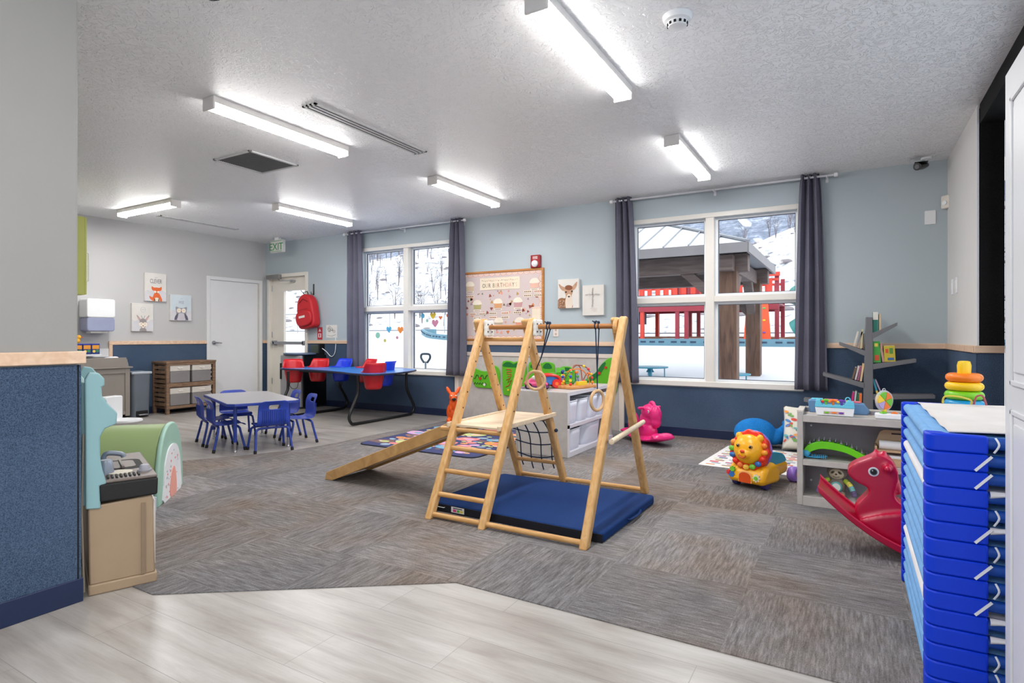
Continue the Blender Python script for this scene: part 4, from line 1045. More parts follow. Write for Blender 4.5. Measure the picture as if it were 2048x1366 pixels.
# --- chair
def make_chair(label):
    e = thing('kids_chair', label, 'chair', (0, 0, 0), 0, 'blue stacking kids chairs round the activity table')
    prof = smoothpath([(0.16, 0, 0.235), (0.13, 0, 0.256), (0.05, 0, 0.252), (-0.05, 0, 0.247), (-0.115, 0, 0.258), (-0.145, 0, 0.30), (-0.148, 0, 0.36), (-0.15, 0, 0.42), (-0.17, 0, 0.475), (-0.188, 0, 0.50)], 3)
    n = len(prof) - 1
    def wid(t):
        if t < 0.45: return 0.135 + 0.02 * t / 0.45
        if t < 0.86: return 0.155 - 0.012 * (t - 0.45) / 0.41
        return 0.143 - 0.055 * ((t - 0.86) / 0.14) ** 2
    def f(u, v):
        t = u; p = prof[min(n, int(round(u * n)))]; s_ = (v - 0.5) * 2
        dish = 0.018 * s_ * s_
        back = max(0.0, min(1.0, (t - 0.42) / 0.15))
        return Vector((p.x + dish * back * 1.2, s_ * wid(t), p.z + dish * (1 - back) * 0.5))
    nv = 12
    m = MB(); m.grid(f, n, nv, skip=lambda i, j: (i in (n - 6, n - 5)) and 4 <= j <= 7)
    sh = m.build('seat_shell', CB, e, ang=180, solid=0.007, sub=1, norm=False)
    m = MB()
    for k in range(13):
        y = -0.108 + k * 0.018
        m.tube([(-0.1215, y, 0.262), (-0.1505, y, 0.30), (-0.1535, y, 0.36), (-0.1545, y, 0.41)], 0.0028, 4)
    m.build('back_ribs', CBL, sh)
    for sx in (1, -1):
        m = MB(); x0 = 0.085 if sx > 0 else -0.085
        m.tube([(x0, -0.10, 0.232), (x0, 0.10, 0.232)], 0.011, 10); m.build('under_bar', CBL, e)
        for sy in (1, -1):
            m = MB(); m.tube(smoothpath([(x0, 0.06 * sy, 0.232), (x0 + 0.004 * sx, 0.12 * sy, 0.23), (x0 + 0.012 * sx, 0.148 * sy, 0.215), (x0 + 0.018 * sx, 0.155 * sy, 0.18), (x0 + 0.055 * sx, 0.172 * sy, 0.022)], 4), 0.0115, 10)
            lg = m.build('leg', CBL, e)
            m = MB(); m.cyl((x0 + 0.052 * sx, 0.171 * sy, 0.032), (x0 + 0.058 * sx, 0.173 * sy, 0.0), 0.0145, seg=12); m.build('foot_cap', RUB, lg)
    return e
spots = [((-4.95, 3.755), math.radians(158), 'blue kids chair at the near end of the table, its ribbed back to the camera'),
         ((-5.09, 4.21), math.radians(-112), 'blue kids chair on the table side toward the multi-seat feeding table, end nearest the rug'),
         ((-5.60, 4.42), math.radians(-112), 'blue kids chair mostly hidden behind the grey table, showing a curl of its backrest'),
         ((-5.38, 3.57), math.radians(68), 'blue kids chair on the table side facing the green tunnel, nearer the carpet edge'),
         ((-5.78, 3.71), math.radians(68), 'blue kids chair on the table side facing the green tunnel, nearer the trash can'),
         ((-6.03, 4.13), math.radians(-22), 'blue kids chair at the far end of the table, seen under the tabletop')]
ch0 = None
for (x, y), a, lab in spots:
    if ch0 is None:
        ch0 = make_chair(lab); ch0.location = (x, y, 0); ch0.rotation_euler = (0, 0, a)
    else:
        dup(ch0, (x, y, 0), a, lab)

# --- multi-seat toddler feeding table
e = thing('feeding_table', 'kidney shaped blue multi-seat toddler feeding table on black tube legs by the window', 'table', (-6.06, 5.85, 0))
out = closed2d([(-7.24, 6.0), (-7.22, 5.66), (-7.0, 5.56), (-6.55, 5.58), (-6.15, 5.52), (-5.75, 5.42), (-5.35, 5.27), (-5.03, 5.27), (-4.98, 5.65), (-5.12, 6.15), (-5.38, 6.44), (-6.0, 6.5), (-6.8, 6.46), (-7.1, 6.34)], 4)
m = MB(); m.prism(out, (0, 0, 0.638), X, Y, Z * 0.022); m.build('table_edge', mat('navy_edge_band', (26, 34, 66), 0.5), e, world=True, bevel=0.004)
cxm, cym = -6.2, 5.95
m = MB(); m.prism([(cxm + (x - cxm) * 0.99, cym + (y - cym) * 0.985) for x, y in out], (0, 0, 0.6605), X, Y, Z * 0.0015)
m.build('tabletop', mat('blue_laminate', (40, 116, 196), 0.3, var=0.04), e, world=True)
for x in (-5.38, -6.70):
    m = MB(); m.tube(smoothpath([(x, 5.37, 0.64), (x, 5.37, 0.42), (x, 5.34, 0.34), (x, 5.27, 0.22), (x, 5.22, 0.12), (x, 5.25, 0.045), (x, 5.34, 0.02), (x, 5.85, 0.02), (x, 6.30, 0.02), (x, 6.42, 0.04), (x, 6.46, 0.12), (x, 6.41, 0.22), (x, 6.33, 0.34), (x, 6.30, 0.42), (x, 6.30, 0.64)], 4), 0.019, 12)
    m.build('leg_frame', BLACK, e, world=True)
m = MB(); m.box(-6.75, -5.33, 5.60, 5.64, 0.618, 0.638); m.box(-6.75, -5.33, 6.08, 6.12, 0.618, 0.638); m.build('support_rail', BLACK, e, world=True)
SR = mat('seat_red', (206, 30, 40), 0.32, var=0.03); SB = mat('seat_blue', (28, 62, 214), 0.32, var=0.03)
def bucket(x, y, a, mt, lab, strap=False):
    e = thing('toddler_bucket_seat', lab, 'seat', (x, y, 0.45), a, 'bucket seats set into the feeding table')
    def hh(th):
        d = abs(((th + PI) % (2 * PI)) - PI)   # 0 at front (+x), pi at back
        k = max(0.0, min(1.0, (d - 1.75) / 0.55)); k = k * k * (3 - 2 * k)
        return 0.222 + (0.335 - 0.222) * k
    def rr(th, s_):
        c, s2 = math.cos(th), math.sin(th); q = 2.6
        return s_ / (abs(c) ** q + abs(s2) ** q) ** (1 / q)
    def f(u, v):
        th = 2 * PI * u
        z = hh(th) * v
        s_ = 0.092 + 0.04 * v + (0.012 if v > 0.97 else 0)
        if v < 0.05: s_ = 0.082
        r = rr(th, s_)
        return Vector((r * math.cos(th) - 0.01 * v, r * math.sin(th) * 1.05, z))
    m = MB(); m.grid(f, 36, 10, cu=True); 
    bot = [m.bm.verts.new((rr(2 * PI * i / 36, 0.084) * math.cos(2 * PI * i / 36), rr(2 * PI * i / 36, 0.084) * math.sin(2 * PI * i / 36) * 1.05, 0.002)) for i in range(36)]
    m._face(bot, 0)
    m.build('seat_shell', mt, e, ang=60, solid=0.006, norm=False)
    if strap:
        m = MB(); m.tube(smoothpath([(0.05, -0.05, 0.0), (0.06, -0.06, -0.04), (0.05, -0.02, -0.09), (0.05, 0.04, -0.08), (0.05, 0.06, 0.0)]), 0.007, 6, flat=0.4); m.build('strap', RUB, e)
        m = MB(); m.box(0.03, 0.075, -0.03, 0.03, 0.01, 0.045); m.build('buckle', BLACK, e, bevel=0.004)
bucket(-7.06, 5.76, math.radians(-35), SR, 'red bucket seat at the end of the feeding table nearest the exterior door', True)
bucket(-6.93, 6.09, math.radians(-68), SR, 'red bucket seat in front of the mini fridge', False)
bucket(-6.64, 6.28, math.radians(-85), SB, 'blue bucket seat between red seats on the wall side of the feeding table', True)
bucket(-6.18, 6.33, math.radians(-100), SR, 'red bucket seat on the wall side in front of the curtain', False)
bucket(-5.50, 5.98, math.radians(188), SB, 'blue bucket seat at the window end of the feeding table', False)
bucket(-5.27, 5.53, math.radians(150), SR, 'red bucket seat at the feeding table corner, its back to the camera', False)

# --- play kitchen
KX, KY, KA = -2.828, 1.245, math.radians(68.6)
e = thing('play_kitchen', 'tan and teal plastic toy kitchen standing against the near divider wall', 'toy kitchen', (KX, KY, 0), KA)
TAN = mat('tan_plastic', (160, 136, 110), 0.5, var=0.03, bump=0.2, bscale=500); TEAL = mat('teal_plastic', (134, 172, 176), 0.42, var=0.03, bump=0.15, bscale=500)
CBK = mat('counter_black', (18, 17, 18), 0.6, bump=0.6, bscale=600); CTP = mat('counter_brown_grey', (112, 100, 94), 0.4, var=0.1, vscale=80)
m = MB(); m.prism([(0, 0.045), (0.245, 0.045), (0.233, 0.40), (-0.004, 0.385)], (0, 0.004, 0), X, Z, Y * 0.64); m.box(-0.004, 0.252, 0.0, 0.648, 0.0, 0.047); m.build('cabinet_body', TAN, e, bevel=0.007)
m = MB(); m.box(0.19, 0.205, -0.002, 0.004, 0.05, 0.37); m.build('side_groove', mat('tan_dark', (136, 114, 92), 0.6), e)
for y0, y1 in ((0.04, 0.31), (0.34, 0.61)):
    m = MB(); m.prism([(y0, 0.07), (y1, 0.07), (y1, 0.37), (y0, 0.37)], (0.236, 0, 0), Y, Z, X * 0.014); dd = m.build('cabinet_door', mat('door_cream', (214, 206, 196), 0.45), e, bevel=0.006)
    m = MB(); ym = y1 - 0.04 if y0 < 0.2 else y0 + 0.04; m.tube([(0.25, ym, 0.25), (0.275, ym, 0.26), (0.275, ym, 0.32), (0.25, ym, 0.33)], 0.007, 8); m.build('handle', mat('handle_silver_plastic', (176, 180, 196), 0.35), dd)
m = MB(); m.prism([(0.036, 0.40), (0.252, 0.40), (0.255, 0.478), (0.036, 0.478)], (0, -0.006, 0), X, Z, Y * 0.665); m.build('counter_skirt', CBK, e, bevel=0.008)
m = MB(); m.box(0.03, 0.252, -0.002, 0.655, 0.478, 0.492); ct = m.build('countertop', CTP, e, bevel=0.005)
m = MB(); m.prism(rrect(0.055, 0.225, 0.20, 0.46, 0.05), (0, 0, 0.4922), X, Y, Z * 0.001, 0); m.prism(rrect(0.085, 0.195, 0.24, 0.42, 0.03), (0, 0, 0.4934), X, Y, Z * 0.002, 1); m.box(0.135, 0.145, 0.22, 0.44, 0.495, 0.503, 1)
m.build('sink_basin', [CBK, CTP], ct)
m = MB()
for k in range(8): m.box(0.065 + k * 0.0165, 0.072 + k * 0.0165, 0.02, 0.085, 0.492, 0.499, 0)
m.lathe([(0.05, 0.492), (0.05, 0.496), (0.045, 0.497)], (0.12, 0.14, 0), 24, mi=1)
m.build('burner_grille', [CBK, mat('burner_cream', (196, 188, 172), 0.5)], ct)
m = MB(); m.lathe([(0.03, 0.492), (0.03, 0.498), (0.022, 0.5), (0.02, 0.516), (0.016, 0.52)], (0.215, 0.12, 0), 20); m.build('stove_knob', mat('knob_grey_lilac', (150, 148, 156), 0.35), ct)
m = MB(); m.lathe([(0.035, 0.492), (0.033, 0.515), (0.028, 0.55), (0.022, 0.556)], (0.065, 0.15, 0), 20); m.build('toy_pot', mat('faucet_grey_blue', (134, 142, 156), 0.3, 0.2), ct)
m = MB(); m.tube(smoothpath([(0.07, 0.33, 0.492), (0.07, 0.33, 0.54), (0.09, 0.33, 0.555), (0.14, 0.33, 0.545), (0.15, 0.33, 0.53)]), 0.012, 10); m.build('faucet', mat('faucet_grey_blue', (134, 142, 156), 0.3, 0.2), ct)
for yy in (0.27, 0.39):
    m = MB(); m.ball((0.06, yy, 0.51), 0.016, 10); m.cyl((0.06, yy, 0.49), (0.06, yy, 0.5), 0.01, seg=8); m.build('tap_knob', _m['faucet_grey_blue'], ct)
side = [(-0.013, 0.378), (0.041, 0.372), (0.036, 0.472), (0.062, 0.478), (0.046, 0.542), (0.038, 0.60), (0.038, 0.685), (0.056, 0.719), (0.097, 0.735), (0.100, 0.783), (0.072, 0.818), (0.045, 0.855), (0.043, 0.90), (0.054, 0.906), (0.054, 0.935), (0.035, 0.960), (0.0, 0.966), (-0.016, 0.935), (-0.014, 0.7)]
for y0 in (-0.004, 0.60):
    m = MB(); m.prism(side, (0, y0, 0), X, Z, Y * 0.052); m.build('side_upright', TEAL, e, bevel=0.006, bseg=3)
m = MB(); m.box(-0.03, -0.004, 0.03, 0.62, 0.385, 0.92); m.box(-0.012, 0.085, 0.048, 0.60, 0.735, 0.755); m.build('back_panel', TEAL, e, bevel=0.006)
m = MB(); m.tube([(-0.018, 0.01, 0.02), (-0.026, 0.01, 0.35), (-0.02, 0.01, 0.7)], 0.004, 6); m.build('power_lead', mat('beige_cable', (150, 140, 126), 0.5), e)

# --- green soft tunnel arch
e = thing('soft_play_arch', 'green padded play arch with mint end and floral panel behind the toy kitchen', 'play arch', (-4.15, 2.31, 0), math.atan2(0.73, 0.68))
def archp(w, h, n=28, q=2.35):
    P = []
    for i in range(n + 1):
        t = PI * i / n; c, s_ = math.cos(t), math.sin(t)
        P.append((w * math.copysign(abs(c) ** (2 / q), c), h * abs(s_) ** (2 / q)))
    return P
m = MB(); m.prism(archp(0.305, 0.505), (-0.80, 0, 0), Y, Z, X * 0.80); m.build('padded_body', mat('moss_green_vinyl', (138, 158, 106), 0.5, var=0.04, vscale=3), e, bevel=0.01)
m = MB(); m.prism(archp(0.32, 0.518), (0, 0, 0), Y, Z, X * 0.03); m.build('mint_end', mat('mint_vinyl', (150, 186, 170), 0.45), e, bevel=0.012, bseg=3)
pz = closed2d([(-0.21, 0.0), (-0.215, 0.12), (-0.19, 0.25), (-0.11, 0.34), (0, 0.365), (0.11, 0.34), (0.19, 0.25), (0.215, 0.12), (0.21, 0.0)], 3)
pz = [(a, max(0.004, b_)) for a, b_ in pz]
m = MB(); m.prism(pz, (0.03, 0, 0), Y, Z, X * 0.008, 0)
r_ = random.Random(4)
for i in range(46):
    a, b_ = r_.uniform(-0.18, 0.18), r_.uniform(0.02, 0.32)
    if (a / 0.2) ** 2 + (b_ / 0.35) ** 2 > 0.95: continue
    q = r_.uniform(0.007, 0.016); m.prism(circ(a, b_, q, 7, q * 0.6), (0.038, 0, 0), Y, Z, X * 0.0006, r_.choice([1, 1, 2]))
m.prism(closed2d([(-0.06, 0.004), (-0.08, 0.09), (-0.03, 0.19), (0.03, 0.2), (0.075, 0.11), (0.07, 0.004)], 4), (0.038, 0, 0), Y, Z, X * 0.004, 3)
m.build('floral_panel', [mat('floral_white', (222, 222, 226), 0.5), mat('floral_rose', (210, 130, 130), 0.6), mat('floral_grey', (160, 168, 176), 0.6), mat('salmon_vinyl', (226, 156, 142), 0.5)], e, smooth=False)

# --- patterned rug
e = thing('woodland_rug', 'navy woodland pattern rug with colourful animals and leaves behind the climbing frame', 'rug', (-3.69, 5.17, 0.004))
m = MB(); m.prism(rrect(-0.735, 0.735, -0.775, 0.775, 0.10), (0, 0, 0), X, Y, Z * 0.008); m.build('rug_border', mat('rug_edge', (18, 20, 38), 0.9), e)
m = MB(); m.prism(rrect(-0.72, 0.72, -0.76, 0.76, 0.09), (0, 0, 0.008), X, Y, Z * 0.001, 0)
rc = [(52, 58, 104), (222, 130, 126), (232, 170, 120), (190, 198, 130), (150, 170, 190), (200, 160, 200), (230, 150, 84), (236, 190, 170), (116, 90, 90), (110, 160, 190)]
r_ = random.Random(21); done = []
tries = 0
while len(done) < 110 and tries < 9000:
    tries += 1
    x, y = r_.uniform(-0.62, 0.62), r_.uniform(-0.66, 0.66); q = 0.16 if tries < 200 else r_.choice([0.12, 0.09, 0.07, 0.05, 0.035])
    if any(math.hypot(x - a, y - b_) < (q + c_) * (0.8 if abs(y - b_) < abs(x - a) else 0.62) for a, b_, c_ in done): continue
    done.append((x, y, q)); a = r_.uniform(-0.4, 0.4); kk = r_.randint(1, 9); st = r_.random()
    P = []
    for i in range(9):
        t = 2 * PI * i / 9; rr_ = q * (0.78 + 0.3 * r_.random()); cx_, cy_ = rr_ * math.cos(t), rr_ * 0.66 * math.sin(t)
        P.append((x + cx_ * math.cos(a) - cy_ * math.sin(a), y + cx_ * math.sin(a) + cy_ * math.cos(a)))
    m.prism(closed2d(P, 2), (0, 0, 0.009), X, Y, Z * 0.0005, kk)
    if q > 0.07:
        m.prism(circ(x + 0.02, y, q * 0.4, 10, q * 0.25), (0, 0, 0.0095), X, Y, Z * 0.0004, 1 + (kk + 3) % 9)
        m.prism(circ(x - q * 0.35, y + q * 0.1, q * 0.12, 8), (0, 0, 0.0095), X, Y, Z * 0.0004, 1 + (kk + 5) % 9)
m.build('rug_picture', [mat('rug_%d_%d' % c_[:2], c_, 0.9) for c_ in rc], e, smooth=False)

# --- climbing frame
BEE = wood('beech_leg', (198, 148, 86), (222, 178, 122), (26, 26, 3), 0.42, 0.05)
BEX = wood('beech_rung', (190, 138, 78), (216, 170, 112), (4, 30, 30), 0.42, 0.05)
PLY = wood('birch_ply', (216, 192, 160), (232, 212, 184), (3, 20, 20), 0.5, 0.04)
e = thing('climbing_frame', 'wooden triangular climbing frame with ladder, platform and swing bar over a blue mat', 'climbing frame', (-1.75, 3.45, 0))
FX = (-2.235, -1.847, -1.209); BX = (-2.292, -1.903, -1.266)
def fy(z): return 2.83 + 0.62 * z / 1.235
def by(z): return 4.07 - 0.62 * z / 1.235
for x in FX:
    m = MB(); m.prism([(fy(0) - 0.028, 0.0), (fy(0) + 0.03, 0.0), (fy(1.22) + 0.034, 1.225), (fy(1.22) + 0.02, 1.245), (fy(1.22) - 0.01, 1.245), (fy(1.22) - 0.028, 1.225)], (x - 0.024, 0, 0), Y, Z, X * 0.048); m.build('leg', BEE, e, world=True, bevel=0.012, bseg=3)
for x in BX:
    m = MB(); m.prism([(by(0) + 0.028, 0.0), (by(0) - 0.03, 0.0), (by(1.22) - 0.034, 1.225), (by(1.22) - 0.02, 1.24), (by(1.22) + 0.01, 1.24), (by(1.22) + 0.028, 1.225)], (x - 0.024, 0, 0), Y, Z, X * 0.048); m.build('leg', BEE, e, world=True, bevel=0.012, bseg=3)
for z in (0.515, 0.405, 0.272, 0.14):
    m = MB(); x0 = -2.335 if z > 0.5 else FX[0]; m.cyl((x0, fy(z), z), (FX[1], fy(z), z), 0.0155, seg=14); m.build('rung', BEX, e, world=True)
m = MB(); m.cyl((FX[0], fy(0.028), 0.028), (FX[2], fy(0.028), 0.028), 0.0155, seg=14); m.build('rung', BEX, e, world=True)
for z in (0.515, 0.16, 1.10):
    m = MB(); m.cyl((BX[0], by(z), z), (BX[1], by(z), z), 0.0155, seg=14); m.build('rung', BEX, e, world=True)
m = MB(); m.cyl((BX[0], by(0.028), 0.028), (BX[2], by(0.028), 0.028), 0.0155, seg=14); m.build('rung', BEX, e, world=True)
m = MB(); m.cyl((-2.24, 3.45, 1.185), (-1.235, 3.45, 1.185), 0.0165, seg=16); m.build('swing_bar', wood('dark_bar_wood', (156, 98, 50), (188, 130, 76), (3, 30, 30), 0.4, 0.05), e, world=True)
m = MB(); m.cyl((-1.155, 3.09, 0.53), (-1.215, 3.86, 0.54), 0.0155, seg=14); m.build('side_rail', PLY, e, world=True)
m = MB(); m.prism(circ(3.45, 1.175, 0.062, 26, 0.062), (-1.262, 0, 0), Y, Z, X * 0.028); m.build('hub_disc', BEX, e, world=True, bevel=0.006)
for x in (-2.205, -1.817):
    P = []
    for i in range(40):
        t = 2 * PI * i / 40; r0 = 0.060 + 0.010 * math.cos(4 * t + PI) + 0.004 * math.cos(8 * t); P.append((3.45 + r0 * math.cos(t), 1.178 + r0 * math.sin(t)))
    m = MB(); m.prism(P, (x, 0, 0), Y, Z, X * 0.018); jp = m.build('joint_plate', mat('plate_white', (226, 224, 218), 0.45), e, world=True, bevel=0.003)
    m = MB()
    for a in range(4):
        t = PI / 4 + a * PI / 2; m.cyl((x + 0.018, 3.45 + 0.036 * math.cos(t), 1.178 + 0.036 * math.sin(t)), (x + 0.021, 3.45 + 0.036 * math.cos(t), 1.178 + 0.036 * math.sin(t)), 0.006, seg=10)
    m.build('bolt', mat('bolt_dark', (60, 50, 46), 0.4, 0.6), jp, world=True)
for fn_, XS, zs_ in ((fy, FX[:2], (1.05, 0.95, 0.85, 0.75, 0.65)), (by, BX[:2], (1.0, 0.92, 0.84, 0.76, 0.68, 0.60))):
    for x in XS:
        for z in zs_:
            m = MB(); m.cyl((x + 0.0235, fn_(z), z), (x + 0.0255, fn_(z), z), 0.0055, seg=8); m.build('peg_hole', mat('bolt_dark', (60, 50, 46), 0.4, 0.6), e, world=True)
m = MB(); m.box(-2.26, -1.875, 3.08, 3.84, 0.536, 0.55); pf = m.build('platform', PLY, e, world=True, bevel=0.002)
m = MB(); m.box(-1.89, -1.868, 3.06, 3.86, 0.532, 0.562); m.build('platform_edge', PLY, pf, world=True, bevel=0.003)
m = MB(); m.box(-2.275, -2.257, 3.06, 3.86, 0.532, 0.562); m.build('platform_edge', PLY, pf, world=True, bevel=0.003)
ROPE = mat('navy_rope', (22, 40, 66), 0.8, bump=0.5, bscale=400)
m = MB()
def netp(u, v):
    z = 0.505 - 0.345 * v; x = BX[0] + 0.02 + (BX[1] - BX[0] - 0.03) * u
    return Vector((x + 0.01 * math.sin(6 * v), by(z) + 0.05 * math.sin(PI * v), z - 0.025 * math.sin(PI * u) * (0.4 + v)))
for i in range(4): m.tube([netp((i + 0.5) / 4, k / 10) for k in range(11)], 0.005, 6)
for j in (0.0, 0.28, 0.56, 0.84): m.tube([netp(k / 12, j) for k in range(13)], 0.005, 6)
for i in range(4):
    for j in (0.0, 0.28, 0.56, 0.84): m.ball(netp((i + 0.5) / 4, j), 0.008, 8)
    p = netp((i + 0.5) / 4, 1.0); m.tube([p, p + Vector((0.004, 0.015, -0.035))], 0.005, 6)
m.ball((-1.868, by(0.43), 0.43), 0.014, 10)
m.build('climbing_net', ROPE, e, world=True)
# rings
RW = wood('ring_wood', (206, 164, 116), (224, 188, 146), (10, 10, 10), 0.42, 0.04)
def ringset(name, label, c, rz, knots, top):
    e = thing(name, label, 'gymnastic ring', c, 0, 'gymnastic rings on the swing bar')
    a = Vector((math.cos(rz), math.sin(rz), 0)); c = Vector(c)
    m = MB(); m.tube([c + a * (0.062 * math.cos(t * PI / 14)) + Z * (0.062 * math.sin(t * PI / 14)) for t in range(28)], 0.0105, 10, closed=True); m.build('ring', RW, e, world=True)
    for k in knots:
        m = MB(); p = Vector((k, 3.45, 1.185))
        m.tube([p + Vector((0, 0.018 * math.cos(t * PI / 5), 0.018 * math.sin(t * PI / 5))) for t in range(10)], 0.004, 6, closed=True)
        m.ball(p + Vector((-0.003, 0, 0.024)), 0.010, 8); m.tube([p + Vector((0, 0, 0.024)), p + Vector((-0.022, 0, 0.034))], 0.004, 6)
        m.tube([p + Vector((0, 0, -0.018)), Vector(top), c + Z * 0.068], 0.004, 6); m.build('rope', ROPE, e, world=True)
ringset('gymnastic_ring', 'wooden gymnastic ring facing the camera, hanging in front of the pink toy car', (-1.850, 3.5, 0.822), math.radians(25), (-1.735, -1.715), (-1.79, 3.465, 0.98))
ringset('gymnastic_ring', 'wooden gymnastic ring seen edge-on beside the white storage bins', (-1.383, 3.45, 0.715), math.radians(72), (-1.395, -1.372), (-1.384, 3.45, 0.90))
# slide ramp
e = thing('wooden_slide', 'wooden slide board hooked on the climbing frame, sloping down to the carpet', 'slide', (-3.0, 3.4, 0))
p0 = Vector((-3.50, 0, 0.035)); p1 = Vector((-2.30, 0, 0.52))
for y in (3.185, 3.60):
    m = MB(); m.prism([(-3.545, 0.004), (-3.47, 0.004), (-2.30, 0.470), (-2.275, 0.53), (-2.33, 0.545), (-3.53, 0.062)], (0, y, 0), X, Z, Y * 0.022); m.build('side_rail', wood('slide_rail_wood', (176, 132, 78), (204, 160, 104), (8, 8, 8), 0.45, 0.05), e, world=True, bevel=0.004)
m = MB(); m.prism([(-3.50, 0.012), (-2.31, 0.486), (-2.315, 0.498), (-3.51, 0.024)], (0, 3.207, 0), X, Z, Y * 0.393); m.build('slide_board', PLY, e, world=True)
m = MB(); m.cyl((-2.345, 3.207, 0.478), (-2.345, 3.6, 0.478), 0.014, seg=12); m.build('cross_rod', BEX, e, world=True)
# mat
NV = fuzzy('mat_navy_cloth', (20, 44, 92), (34, 64, 118), 500, 2, 0.8, 0.1)
e = thing('crash_mat', 'navy blue padded floor mat lying under the climbing frame', 'mat', (-1.74, 3.41, 0.004), math.radians(-1.5))
m = MB(); m.prism(rrect(-0.60, 0.60, -0.445, 0.445, 0.03), (0, 0, 0), X, Y, Z * 0.055); m.build('mat_pad', NV, e, bevel=0.012, bseg=3)
m = MB(); m.box(-0.6, 0.6, -0.449, -0.444, 0.003, 0.048); m.build('mat_side', mat('mat_black_side', (12, 14, 26), 0.9), e)
m = MB(); m.box(-0.42, -0.32, -0.4515, -0.449, 0.01, 0.045, 0); m.box(-0.405, -0.38, -0.4525, -0.4515, 0.015, 0.03, 1); m.box(-0.375, -0.355, -0.4525, -0.4515, 0.015, 0.03, 2); m.box(-0.35, -0.33, -0.4525, -0.4515, 0.015, 0.03, 3); m.box(-0.405, -0.335, -0.4525, -0.4515, 0.034, 0.04, 4); m.build('mat_label', [mat('label_white', (226, 226, 226), 0.6), mat('label_pink', (210, 60, 130), 0.6), mat('label_green', (90, 170, 70), 0.6), mat('label_yellow', (230, 200, 60), 0.6), mat('label_dark', (60, 60, 66), 0.6)], e)
m = MB(); m.tube([(-0.575, -0.452, 0.03), (-0.54, -0.455, 0.031), (-0.48, -0.452, 0.029), (-0.472, -0.45, 0.032)], 0.0025, 6); m.build('loose_thread', PLW, e)
m = MB(); m.tube(smoothpath([(0.601, -0.08, 0.035), (0.612, -0.04, 0.028), (0.612, 0.1, 0.026), (0.601, 0.15, 0.035)]), 0.008, 6, flat=0.4); m.build('carry_strap', NV, e)

# --- low wall board with crocodile activity panels
e = thing('activity_wall_board', 'pale grey low wall board with beige trim behind the white bin shelf', 'wall board', (-3.5, YW, 0))
BRD = GREYWOOD
m = MB(); m.box(-4.70, -2.36, 6.575, 6.587, 0.0, 0.87); m.build('board_face', BRD, e, world=True)
BT = mat('beige_trim', (214, 202, 192), 0.5, var=0.02)
m = MB(); m.box(-4.72, -2.30, 6.565, 6.587, 0.86, 0.91); m.build('top_trim', BT, e, world=True, bevel=0.003)
for x in (-4.74, -2.36):
    m = MB(); m.box(x, x + 0.062, 6.562, 6.587, 0, 0.86); m.build('side_trim', BT, e, world=True, bevel=0.003)
GR = mat('panel_green', (92, 176, 34), 0.4, var=0.04); GD = mat('panel_dark_green', (22, 110, 46), 0.4)
PK_ = [GR, GD, mat('panel_groove', (40, 84, 24), 0.6), mat('panel_red', (196, 50, 30), 0.4), mat('panel_yellow', (240, 196, 40), 0.4), mat('panel_white', (226, 226, 216), 0.4), mat('panel_orange', (236, 130, 40), 0.4)]
def croc(label, out, extras, cxz):
    e = thing('crocodile_wall_toy', label, 'wall toy', (cxz[0], 6.56, cxz[1]), 0, 'crocodile activity panels')
    m = MB(); m.prism(closed2d(out, 3), (0, 6.556, 0), X, Z, Y * 0.019); m.build('toy_board', GR, e, world=True, bevel=0.005)
    m = MB()
    for kind, a, mi in extras:
        if kind == 'poly': m.prism(a, (0, 6.552, 0), X, Z, Y * 0.004, mi)
        if kind == 'line': m.tube([(x, 6.554, z) for x, z in a], 0.006, 6, mi=mi)
        if kind == 'dot': m.lathe([(a[2], -0.012), (a[2], 0.0)], (a[0], 6.556, a[1]), 14, 'Y', mi=mi)
    m.build('painted_details', PK_, e, world=True)
bigg = lambda x, z, r: circ(x, z, r, 9)
croc('green crocodile tail-end activity panel with a red bead and grooves', [(-4.46, 0.70), (-4.40, 0.69), (-4.28, 0.655), (-4.18, 0.665), (-4.14, 0.72), (-4.07, 0.73), (-4.02, 0.69), (-4.0, 0.60), (-4.02, 0.46), (-4.1, 0.43), (-4.32, 0.43), (-4.40, 0.45), (-4.45, 0.56)],
     [('line', [(-4.41 + 0.02 * i, 0.60 if (i // 2) % 2 else 0.555) for i in range(12)], 2), ('line', [(-4.41 + 0.02 * i, 0.50 if i % 2 else 0.475) for i in range(11)], 2), ('dot', (-4.31, 0.555, 0.02), 3), ('dot', (-4.24, 0.475, 0.018), 5), ('dot', (-4.11, 0.48, 0.034), 4), ('dot', (-4.12, 0.69, 0.028), 5), ('dot', (-4.12, 0.69, 0.012), 1)], (-4.23, 0.43))
croc('tall green crocodile activity panel with winding grooves', [(-3.97, 0.76), (-3.93, 0.80), (-3.84, 0.80), (-3.79, 0.785), (-3.74, 0.80), (-3.66, 0.80), (-3.61, 0.765), (-3.60, 0.55), (-3.62, 0.44), (-3.70, 0.42), (-3.76, 0.40), (-3.78, 0.35), (-3.92, 0.345), (-3.955, 0.38), (-3.965, 0.55)],
     [('poly', closed2d([(-3.94, 0.725), (-3.92, 0.775), (-3.85, 0.785), (-3.79, 0.76), (-3.73, 0.785), (-3.66, 0.775), (-3.635, 0.725)], 3), 1), ('line', [(-3.90, 0.69), (-3.83, 0.69), (-3.83, 0.66), (-3.89, 0.66), (-3.89, 0.63), (-3.83, 0.63), (-3.83, 0.60), (-3.88, 0.60)], 3), ('line', [(-3.90, 0.55), (-3.84, 0.58), (-3.88, 0.52), (-3.82, 0.55), (-3.86, 0.48), (-3.91, 0.46)], 3), ('dot', (-3.87, 0.42, 0.012), 4), ('dot', (-3.70, 0.55, 0.012), 3), ('dot', (-3.68, 0.49, 0.012), 6)], (-3.78, 0.345))
